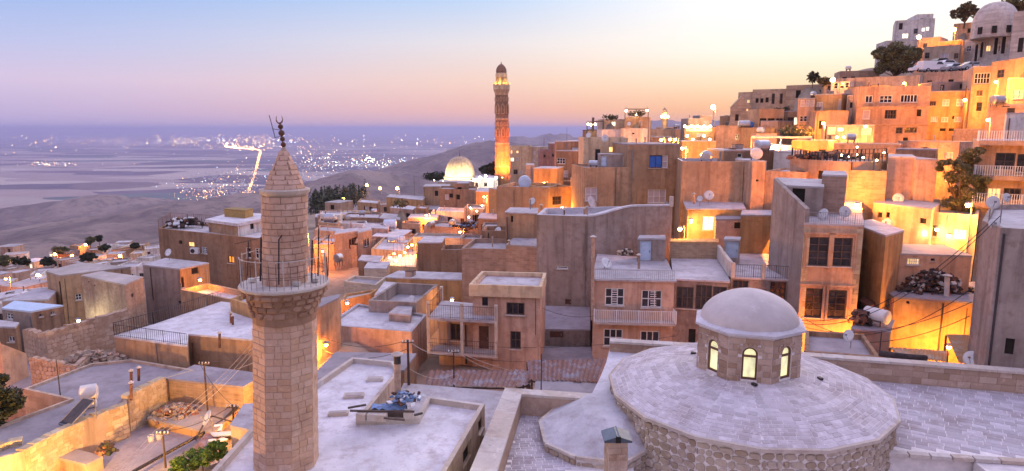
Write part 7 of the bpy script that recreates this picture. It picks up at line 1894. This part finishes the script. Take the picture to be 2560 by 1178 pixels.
# cars
def car(label, px, py, Y, l, w_, h_, yaw, mat, group='cars on the parking terrace', van=False):
    c = U(px, py, Y); o = thing('parked_car' if not van else 'parked_van', label, 'van' if van else 'car', c, group)
    ca, sa = math.cos(yaw), math.sin(yaw)
    W = lambda x, y, z: Vector((c.x + ca * x - sa * y, c.y + sa * x + ca * y, c.z + z))
    prof = [(-.5, .22), (-.5, .55), (-.46, .62), (-.30, .66), (-.17, .97), (.20, 1.0), (.34, .68), (.47, .60), (.5, .5), (.5, .22)] if not van else [(-.5, .2), (-.5, .9), (-.47, .98), (.24, 1.0), (.36, .66), (.48, .55), (.5, .45), (.5, .2)]
    m = MB(); n = len(prof)
    for s_, k in ((-.5, 1), (.5, 1)):
        for x, z in prof: m.v.append(W(x * l, s_ * w_ * (1 - .12 * max(0, z - .6) / .4), z * h_))
    for i in range(n): m.f.append((i, (i + 1) % n, n + (i + 1) % n, n + i))
    m.f.append(tuple(range(n))); m.f.append(tuple(reversed(range(n, 2 * n))))
    m.build('body', mat, o)
    g = MB()
    xs = (-.26, .28) if not van else (.0, .30)
    for s_ in (-1, 1):
        g.quad(W(xs[0] * l, s_ * w_ * .495, .68 * h_), W(xs[1] * l, s_ * w_ * .495, .68 * h_), W((xs[1] - .1) * l, s_ * w_ * .462, .92 * h_), W((xs[0] + .08) * l, s_ * w_ * .462, .92 * h_))
    g.build('side_window', 'glass', o)
    g = MB(); k0, k1 = (.33, .22) if not van else (.355, .26)
    g.quad(W(k0 * l + .04, -.4 * w_, .72 * h_), W(k0 * l + .04, .4 * w_, .72 * h_), W(k1 * l + .06, .38 * w_, .95 * h_), W(k1 * l + .06, -.38 * w_, .95 * h_)); g.build('windscreen', 'glass', o)
    for x in (-.31, .31):
        for s_ in (-1, 1):
            q = W(x * l, s_ * w_ * .5, .30); tb = MB().tube([q - Vector((-sa, ca, 0)) * .1, q + Vector((-sa, ca, 0)) * .1], .31, 12); wh = tb.build('wheel', 'tyre', o)
            MB().tube([q - Vector((-sa, ca, 0)) * .11, q + Vector((-sa, ca, 0)) * .11], .17, 10).build('rim', 'car_silver', wh)
    for s_ in (-1, 1): MB().box(W(.497 * l, s_ * w_ * .36, .48 * h_), (.06, .25, .14), yaw).build('headlight', 'car_white', o)
car('white delivery van parked on the terrace under the medrese', 2330, 180, 124, 5.0, 1.9, 1.9, .1, 'car_white', van=True)
car('black car behind the white van on the terrace', 2348, 166, 131, 4.4, 1.8, 1.5, .15, 'car_dark')
car('silver car right of the white van on the terrace', 2382, 180, 123, 4.3, 1.8, 1.45, .2, 'car_silver')
car('pale car climbing behind the silver car on the terrace', 2364, 170, 129, 4.3, 1.8, 1.45, .2, 'car_white')
car('silver car at the end of the parking terrace', 2428, 176, 121, 4.3, 1.8, 1.45, 3.1, 'car_silver')
car('white car left of the delivery van on the terrace', 2304, 181, 125, 4.2, 1.8, 1.4, .1, 'car_white')
tank('dented steel drum in the lane beside the minaret balcony', 846, 645, 76, .5, .7, R(60), 'tank_metal', .5)
# poles, wires
def pole(label, px, y0, y1, Y, r=.06, mat='dark_wood', cross=True, group=None, name='utility_pole'):
    a, b = U(px, y0, Y), U(px, y1, Y); b = Vector((a.x, a.y, b.z)); o = thing(name, label, 'pole', a, group)
    MB().tube([a - Vector((0, 0, .5)), b], [r, r * .75], 7).build('post', mat, o)
    if cross:
        MB().bar(b + Vector((-.32, 0, -.15)), b + Vector((.32, 0, -.15)), .05).build('crossarm', mat, o)
        for dx in (-.28, -.1, .1, .28): MB().lathe([(.03, 0), (.045, .05), (.03, .12)], b + Vector((dx, 0, -.12)), 8).build('insulator', 'tank_white', o)
    return b
w1 = pole('wooden utility pole with white insulators behind the lamplit yard', 518, 1012, 905, 37.5)
w2 = pole('short yard pole with white insulators', 412, 1146, 1078, 31.0)
w3 = pole('utility pole at the alley corner next to the minaret', 585, 1070, 1012, 32.5)
w4 = pole('dark electricity pole with lamps beside the pale flat roof', 1022, 955, 850, 34.5, .08)
w5 = pole('thin pole rising before the balcony house', 1135, 955, 875, 37.0, .05)
w6 = pole('thin dark pole standing on the dusky flat roof', 152, 998, 900, 36.4, .035, 'dark_metal', False)
w7 = pole('thin pole before the larger rusty sheet roof', 1353, 965, 885, 34.0, .035, 'dark_metal', False)
w8 = pole('thin dark pole beside the dusky roof with the dish', 2198, 892, 828, 34.2, .04, 'dark_metal', False)
w9 = pole('tall thin lamp mast before the yellow flooded house', 2404, 332, 215, 91.5, .09, 'rust', False)
for k, (px, y0, y1, Y) in enumerate(((1417, 352, 318, 210), (1360, 368, 345, 149), (1490, 340, 300, 125), (1036, 490, 440, 200), (1783, 300, 266, 124), (470, 566, 535, 75), (505, 562, 545, 74), (1166, 565, 505, 90), (2096, 250, 200, 118), (1236, 475, 440, 120))):
    pole('thin aerial mast rising from the town roofs', px, y0, y1, Y, .05, 'dark_metal', False, 'thin aerial masts')
def wire(label, a, b, sag, r=.014, mat='wire', group='wires strung over the alleys'):
    a, b = Vector(a), Vector(b); pts = [a.lerp(b, k / 14) - Vector((0, 0, sag * 4 * (k / 14) * (1 - k / 14))) for k in range(15)]
    tag(MB().tube(pts, r, 4).build('wire', mat), label, 'wire', group)
lw_ = 'thin wire slung between the poles and houses left of the minaret'
for k in range(3):
    wire(lw_, w2 + Vector((-.4 + .3 * k, 0, 0)), U(640, 845 + 14 * k, 42), .4, mat='pale_wire'); wire(lw_, U(230, 1215, 24.5) + Vector((.25 * k, 0, 0)), w2 + Vector((-.4 + .3 * k, 0, 0)), .2, mat='pale_wire')
wire(lw_, U(300, 962, 38), U(640, 905, 41), .5, mat='pale_wire')
wire(lw_, w1 + Vector((.3, 0, 0)), U(640, 870, 43), .3); wire(lw_, w1 + Vector((-.3, 0, 0)), w3, .3); wire(lw_, w3, w2, .3)
lc_ = 'thin wire slung between the poles and the balcony house'
wire(lc_, w4, w5 + Vector((.2, 0, 0)), .5, .018, 'pale_wire'); wire(lc_, w5, U(1480, 930, 44), .8, .018, 'pale_wire'); wire(lc_, w5, U(1310, 930, 40), .5, .015, 'pale_wire'); wire(lc_, w4 - Vector((0, 0, 1.6)), w5 - Vector((0, 0, 1.5)), .4, .015, 'pale_wire')
wire(lc_, w4, U(800, 838, 42), .6); wire(lc_, w4 - Vector((0, 0, .5)), U(800, 872, 42), .6); wire(lc_, U(1355, 770, 45), U(1486, 790, 45.9), .3); wire(lc_, U(1070, 856, 45.2), U(1690, 840, 45.5), .6); wire(lc_, U(1070, 884, 45.0), U(1690, 880, 45.0), .7)
lr_ = 'dark wire hanging across the lamplit alley on the right'
for a, b, s_ in (((1995, 800, 42), (2470, 560, 33), 1.6), ((1995, 806, 42), (2500, 540, 32.5), 1.9), ((2000, 815, 41.5), (2430, 755, 34.5), 1.0), ((2000, 822, 41.5), (2425, 790, 34.6), 1.2), ((2120, 830, 40), (2430, 720, 34.5), .9), ((2010, 795, 42.5), (2210, 830, 38), .6)):
    wire(lr_, U(*a), U(*b), s_, .02)
# fence on the curved terrace, trellis
fo = thing('terrace_fence', 'dark post fence round the roof terrace under the hill', 'fence', U(2150, 400, 61))
for (x0, y0, Y0, x1, y1, Y1) in ((1980, 392, 65, 2090, 412, 60), (2086, 408, 61.5, 2216, 408, 58.5), (2092, 396, 66, 2214, 394, 64)):
    a, b = U(x0, y0, Y0), U(x1, y1, Y1); railing(fo, [a, b], .85, 'dark_metal', .35, r=.03, posts=1.05, top=.02)
tr = thing('wire_trellis', 'tall thin wire trellis on the white lamplit terrace', 'trellis', U(1010, 665, 77))
railing(tr, [U(985, 668, 76.5), U(1042, 672, 75.5)], 3.0, 'dark_metal', .5, r=.012, posts=0); railing(tr, [U(1000, 640, 82), U(1044, 640, 81)], 2.6, 'dark_metal', .6, r=.012, posts=0)

# ================================================================== GROUND
for px, py, Y in ((-400, 700, 230), (0, 668, 250), (150, 655, 262), (300, 645, 255), (400, 640, 240), (560, 600, 230), (700, 570, 230), (900, 500, 260), (1000, 480, 260), (1100, 460, 260), (1200, 455, 230), (-200, 760, 120), (-300, 900, 70), (-200, 1100, 40)):
    p = U(px, py, Y); CTRL.append((p.x, p.y, p.z))
for p_ in [(x, y) for x in range(-40, 60, 20) for y in (-30, 0)]: CTRL.append((p_[0], p_[1], -16))
RID = [  # ridge lines: (pixels with depth), slope of the flanks
 ([(-260, 560, 2600), (-60, 525, 2700), (120, 503, 2800), (240, 488, 2900), (330, 520, 2900), (430, 548, 2700)], .17),
 ([(60, 622, 900), (180, 590, 1050), (320, 548, 1250), (450, 510, 1500), (560, 496, 1700), (690, 486, 1900)], .16),
 ([(700, 520, 1200), (830, 470, 1700), (900, 430, 2100), (930, 430, 2150), (985, 452, 2100), (1060, 470, 1900)], .26),
 ([(960, 455, 2600), (1060, 425, 2900), (1130, 390, 3200), (1230, 352, 3600), (1330, 360, 3400), (1460, 380, 3000)], .27),
 ([(1180, 372, 7000), (1290, 340, 7500), (1340, 344, 7600), (1392, 331, 7600), (1460, 346, 7400), (1560, 340, 7200)], .32),
 ([(1540, 318, 9000), (1640, 298, 9500), (1700, 300, 9500), (1760, 295, 9500), (1850, 305, 9300), (2050, 300, 9000)], .34),
 ([(330, 632, 420), (420, 600, 480), (520, 560, 620), (640, 540, 760)], .22),
]
ctrl = np.array(CTRL)
cr_ = np.log(np.maximum(np.hypot(ctrl[:, 0], ctrl[:, 1]), 4)); ca_ = np.arctan2(ctrl[:, 0], ctrl[:, 1])
rings = np.concatenate([np.exp(np.linspace(math.log(6), math.log(12000), 330)), np.exp(np.linspace(math.log(12500), math.log(160000), 36))])
azs = np.concatenate([np.radians(np.linspace(-48, 48, 340)), np.radians(np.linspace(51, 309, 80))])
RR, AA = np.meshgrid(rings, azs, indexing='ij')
X = RR * np.sin(AA); Yg = RR * np.cos(AA)
lr = np.log(RR).ravel(); la = AA.ravel()
H = np.zeros(lr.shape)
for s0 in range(0, len(lr), 20000):
    d1 = lr[s0:s0 + 20000, None] - cr_[None]; d2 = (la[s0:s0 + 20000, None] - ca_[None] + math.pi) % (2 * math.pi) - math.pi
    w_ = 1 / ((d1 * d1 + d2 * d2) + 3e-5) ** 1.9
    H[s0:s0 + 20000] = (w_ * ctrl[None, :, 2]).sum(1) / w_.sum(1)
H = H.reshape(RR.shape)
# open country: the hillside falls to the plain on the left, the hill goes on to the right and behind
lrr = np.log(RR)
prof = lambda tab: np.interp(lrr, [math.log(a) for a, _ in tab], [b_ for _, b_ in tab])
left_ = prof([(150, -42), (260, -66), (500, -150), (900, -265), (1800, -430), (3000, -518), (4000, -530), (200000, -530)])
right_ = prof([(100, 0), (180, 22), (300, 55), (520, 80), (900, 70), (1800, -150), (3200, -430), (4600, -530), (200000, -530)])
sd_ = np.where(np.abs(AA) > R(110), .8, np.clip((np.sin(AA) - .36) / .3, 0, 1)); sd_ = sd_ * sd_ * (3 - 2 * sd_)
open_ = left_ * (1 - sd_) + right_ * sd_
bl_ = np.clip((RR - 190) / 110, 0, 1); bl_ = bl_ * bl_ * (3 - 2 * bl_)
H = H * (1 - bl_) + open_ * bl_
rng = np.random.RandomState(4)
def fbm(x, y, base, oct_=5):
    out = np.zeros_like(x); amp = 1.0; f_ = 1 / base
    for k in range(oct_):
        for j in range(3):
            an = rng.uniform(0, 6.28); ph = rng.uniform(0, 6.28)
            out += amp * np.sin((x * math.cos(an) + y * math.sin(an)) * f_ * 6.28 * rng.uniform(.8, 1.25) + ph + 1.4 * np.sin((y * math.cos(an) - x * math.sin(an)) * f_ * 3.1 + ph))
        amp *= .5; f_ *= 2.03
    return out / 4
n1 = fbm(X, Yg, 900); n2 = fbm(X, Yg, 260); n3 = fbm(X, Yg, 60)
for pts, sl in RID:
    P = [U(*p) for p in pts]
    best = np.full(RR.shape, -1e9)
    for a, b in zip(P[:-1], P[1:]):
        dx, dy = b.x - a.x, b.y - a.y; L2 = dx * dx + dy * dy
        t = np.clip(((X - a.x) * dx + (Yg - a.y) * dy) / L2, 0, 1)
        d = np.hypot(X - a.x - t * dx, Yg - a.y - t * dy)
        zr = a.z + (b.z - a.z) * t
        k0 = 40 * (a.y / 2500)
        best = np.maximum(best, zr - sl * (np.sqrt(d * d + k0 * k0) - k0) * (1 + .12 * n1))
    k = np.clip(RR / 60, 2, 40)
    H = np.maximum(H, best) + k * np.log1p(np.exp(-np.abs(H - best) / k)) * .5
far = np.clip((RR - 300) / 500, 0, 1) * np.clip((H + 528) / 60, 0, 1)
H = H + far * (n1 * 10 + n2 * 8 * np.clip(RR / 1200, .3, 2) - np.abs(n2) * 9 * np.clip(RR / 1200, .3, 2) + n3 * 1.5)
H = np.where(RR > 16000, -530, H)
# keep the ground below the town's terraces: town surface sits a little under the recorded feet
H = H - np.where(RR < 230, .25, 0)
nr, na = RR.shape
verts = np.stack([X.ravel(), Yg.ravel(), H.ravel()], 1)
i0 = (np.arange(nr - 1)[:, None] * na + np.arange(na)[None]).ravel(); j1 = (np.arange(nr - 1)[:, None] * na + (np.arange(na) + 1)[None] % na).ravel()
faces = np.stack([i0, i0 + na, j1 + na, j1], 1)
me = bpy.data.meshes.new('ground')
centre = len(verts)
me.from_pydata(verts.tolist() + [(0, 0, -16.5)], [], faces.tolist() + [(centre, i, (i + 1) % na) for i in range(na)])
me.polygons.foreach_set('use_smooth', [True] * len(me.polygons))
gm_, t, b = newmat('ground')
geo = node(t, 'ShaderNodeNewGeometry'); pos = geo.outputs['Position']
sp_ = node(t, 'ShaderNodeSeparateXYZ'); t.links.new(pos, sp_.inputs[0])
soil = mixc(t, noise(t, pos, .12, 6, .65), (.27, .20, .15), (.40, .31, .24))
soil = mixc(t, mixc(t, .5, (0, 0, 0), noise(t, pos, .8, 6, .7, .5, .65)), soil, (.15, .10, .07))
dry = mixc(t, noise(t, pos, .004, 8, .65, .42, .58, (1, .35, 1)), (.19, .135, .13), (.31, .23, .20))
dry = mixc(t, mixc(t, .7, (0, 0, 0), noise(t, pos, .02, 8, .72, .5, .62)), dry, (.11, .085, .085))
dry = mixc(t, mixc(t, .5, (0, 0, 0), noise(t, pos, .11, 5, .7, .58, .66)), dry, (.09, .085, .08))
mp = node(t, 'ShaderNodeMapping'); mp.inputs['Scale'].default_value = (.00062, .0017, 0); mp.inputs['Rotation'].default_value = (0, 0, R(24))
nz = node(t, 'ShaderNodeTexNoise'); nz.inputs['Scale'].default_value = .0006; nz.inputs['Detail'].default_value = 3
t.links.new(pos, nz.inputs['Vector'])
sc1 = node(t, 'ShaderNodeVectorMath', operation='SCALE'); sc1.inputs['Scale'].default_value = 1400; t.links.new(nz.outputs['Color'], sc1.inputs[0])
wadd = node(t, 'ShaderNodeVectorMath', operation='ADD'); t.links.new(pos, wadd.inputs[0]); t.links.new(sc1.outputs[0], wadd.inputs[1])
t.links.new(wadd.outputs[0], mp.inputs[0])
vo = node(t, 'ShaderNodeTexVoronoi'); vo.inputs['Scale'].default_value = 1.0; t.links.new(mp.outputs[0], vo.inputs['Vector'])
sepc = node(t, 'ShaderNodeSeparateColor'); t.links.new(vo.outputs['Color'], sepc.inputs[0])
rp = node(t, 'ShaderNodeValToRGB'); rp.color_ramp.interpolation = 'CONSTANT'
cols = [(0, (.13, .09, .11)), (.14, (.50, .39, .32)), (.27, (.20, .13, .13)), (.40, (.62, .50, .41)), (.53, (.15, .10, .14)), (.64, (.10, .14, .13)), (.73, (.44, .32, .28)), (.85, (.11, .075, .11)), (.93, (.58, .46, .38))]
while len(rp.color_ramp.elements) < len(cols): rp.color_ramp.elements.new(.5)
for e_, (p_, c_) in zip(rp.color_ramp.elements, cols): e_.position = p_; e_.color = (*c_, 1)
t.links.new(sepc.outputs[0], rp.inputs[0])
field = mixc(t, .22, rp.outputs[0], mixc(t, noise(t, pos, .0025, 6, .65), (.10, .08, .09), (.40, .32, .28)))
fl_ = node(t, 'ShaderNodeMapRange'); fl_.inputs[1].default_value = -500; fl_.inputs[2].default_value = -522
t.links.new(sp_.outputs[2], fl_.inputs[0])
dist = node(t, 'ShaderNodeVectorMath', operation='LENGTH'); t.links.new(pos, dist.inputs[0])
nf = node(t, 'ShaderNodeMapRange'); nf.inputs[1].default_value = 220; nf.inputs[2].default_value = 330
t.links.new(dist.outputs['Value'], nf.inputs[0])
c = mixc(t, nf.outputs[0], soil, mixc(t, fl_.outputs[0], dry, field))
t.links.new(c, b.inputs['Base Color']); b.inputs['Roughness'].default_value = .95; b.inputs['Specular IOR Level'].default_value = .1
me.materials.append(gm_)
go = bpy.data.objects.new('ground', me); COL.objects.link(go); go['kind'] = 'structure'
def ground_z(x, y):
    r_ = math.hypot(x, y); a = math.atan2(x, y)
    i = int(np.argmin(np.abs(rings - r_))); j = int(np.argmin(np.abs(azs - a)))
    return float(H[i, j])

# ================================================================== LIGHTS ON THE PLAIN
rc = random.Random(21)
for nm, col, es in (('glow_orange', (1, .44, .09), 8.0), ('glow_white', (1, .76, .42), 7.0), ('glow_blue', (.62, .85, 1.0), 7.0), ('far_orange', (1, .46, .10), 17.0), ('far_white', (1, .78, .46), 15.0), ('far_blue', (.66, .88, 1.0), 14.0), ('horizon_orange', (1, .48, .12), 55.0), ('horizon_white', (1, .80, .5), 50.0), ('horizon_blue', (.7, .9, 1.0), 42.0)):
    simple(nm, (.5, .5, .5), emis=col, es=es, sample=False)
LM = {n_: MB() for n_ in ('glow_orange', 'glow_white', 'glow_blue', 'far_orange', 'far_white', 'far_blue', 'horizon_orange', 'horizon_white', 'horizon_blue')}
OCT = [(0, 2, 4), (2, 1, 4), (1, 3, 4), (3, 0, 4), (2, 0, 5), (1, 2, 5), (3, 1, 5), (0, 3, 5)]
def spark(px, py, k=1.0, wts=(5, 4, 2)):
    p = UZ(px, py, -528)
    if p.y < 0: return
    gz = ground_z(p.x, p.y)
    if gz > -515:
        return
    r_ = p.length / 1650 * .60 * k * rc.choice((.4, .4, .5, .5, .6, .7, .9, 1.5))
    c = Vector((p.x, p.y, gz + r_ + 4))
    LM[('glow' if p.length < 9500 else 'far' if p.length < 19000 else 'horizon') + rc.choices(['_orange', '_white', '_blue'], wts)[0]].add([c + Vector(v) * r_ for v in ((1, 0, 0), (-1, 0, 0), (0, 1, 0), (0, -1, 0), (0, 0, 1), (0, 0, -1))], OCT)
def cluster(cx, cy, sx, sy, n, k=1.0, wts=(5, 4, 2)):
    for _ in range(n): spark(rc.gauss(cx, sx), rc.gauss(cy, sy), k, wts)
cluster(560, 352, 130, 7, 260, 1.0); cluster(640, 345, 60, 7, 160, 1.0); cluster(640, 368, 40, 6, 70, .9, (8, 2, 0)); cluster(600, 370, 36, 2.2, 50, .6, (8, 2, 0)); cluster(500, 362, 60, 3, 40, .6, (6, 3, 0))
cluster(130, 410, 35, 3.5, 60); cluster(230, 352, 70, 4, 40, .9); cluster(560, 470, 60, 17, 260, 1.1, (6, 4, 3)); cluster(520, 492, 45, 10, 120, 1.1, (8, 3, 1)); cluster(600, 432, 30, 12, 70)
cluster(900, 407, 70, 9, 240, 1.1, (1, 4, 6)); cluster(928, 400, 10, 3, 16, 2.2, (0, 4, 2)); cluster(1010, 408, 50, 6, 90, .9, (1, 4, 6)); cluster(800, 420, 50, 14, 150, 1.0, (3, 4, 4)); cluster(820, 455, 40, 10, 40, 1.0, (8, 2, 1))
cluster(900, 360, 160, 16, 170, .9); cluster(1100, 345, 90, 10, 60, .8); cluster(300, 370, 250, 30, 90, .8); cluster(700, 335, 380, 5, 130, .7); cluster(200, 336, 180, 5, 60, .7); cluster(790, 385, 40, 12, 80)
cluster(400, 340, 300, 7, 120, .7); cluster(60, 350, 60, 10, 20)
# trunk road with its double row of lamps, running from the near suburb to the town
path = [(618, 486), (628, 462), (637, 436), (645, 405), (652, 378), (640, 374), (600, 371), (560, 366)]
for (x0, y0), (x1, y1) in zip(path[:-1], path[1:]):
    n_ = int(max(abs(x1 - x0), abs(y1 - y0)) / .4)
    for k in range(n_):
        f_ = k / n_
        for s_ in (-1.6, 1.6): spark(x0 + (x1 - x0) * f_ + s_ * (1 if abs(y1 - y0) > 10 else .3) + rc.gauss(0, .6), y0 + (y1 - y0) * f_ + rc.gauss(0, .6), .8, (9, 1, 0))
cluster(622, 484, 8, 5, 40, 1.2, (8, 2, 0))
for nm, m in LM.items():
    k_, c_ = nm.split('_')
    tag(m.build({'glow': 'suburb_lights', 'far': 'town_lights', 'horizon': 'horizon_lights'}[k_], nm, org=(0, 0, -530)), {'orange': 'orange street', 'white': 'warm white house', 'blue': 'bluish white factory'}[c_] + {'glow': ' lights of the suburbs on the near part of the plain', 'far': ' lights of the towns in the middle of the plain', 'horizon': ' lights of far towns strung below the horizon'}[k_], 'lights', kind='stuff')
# low far buildings of the suburbs on the plain
sb = MB()
for cx, cy, sx, sy, n_ in ((560, 470, 60, 16, 90), (900, 408, 70, 9, 60), (520, 440, 30, 6, 20), (800, 425, 45, 14, 40)):
    for _ in range(n_):
        p = UZ(rc.gauss(cx, sx), rc.gauss(cy, sy), -529)
        if ground_z(p.x, p.y) > -515: continue
        sb.box(p + Vector((0, 0, 4)), (rc.uniform(14, 40), rc.uniform(12, 26), rc.uniform(8, 16)), rc.uniform(0, 3))
tag(sb.build('suburb_blocks', 'white', org=(0, 0, -530)), 'pale far-off buildings of the suburbs scattered on the plain', 'suburb', kind='stuff')

# ================================================================== HAZE
hz = MB().box((0, 20000, -223), (420000, 420000, 616)).build('haze', 'white', org=(0, 0, -536))
hz.data.materials.clear()
hm = bpy.data.materials.new('haze'); hm.use_nodes = True; ht = hm.node_tree; ht.nodes.clear()
hv = ht.nodes.new('ShaderNodeVolumePrincipled'); ho = ht.nodes.new('ShaderNodeOutputMaterial')
hv.inputs['Color'].default_value = (.68, .64, .95, 1); hv.inputs['Density'].default_value = 6.2e-5; hv.inputs['Anisotropy'].default_value = .2
ht.links.new(hv.outputs[0], ho.inputs['Volume'])
hz.data.materials.append(hm); hz['kind'] = 'stuff'; hz['label'] = 'thin violet evening haze over the plain'
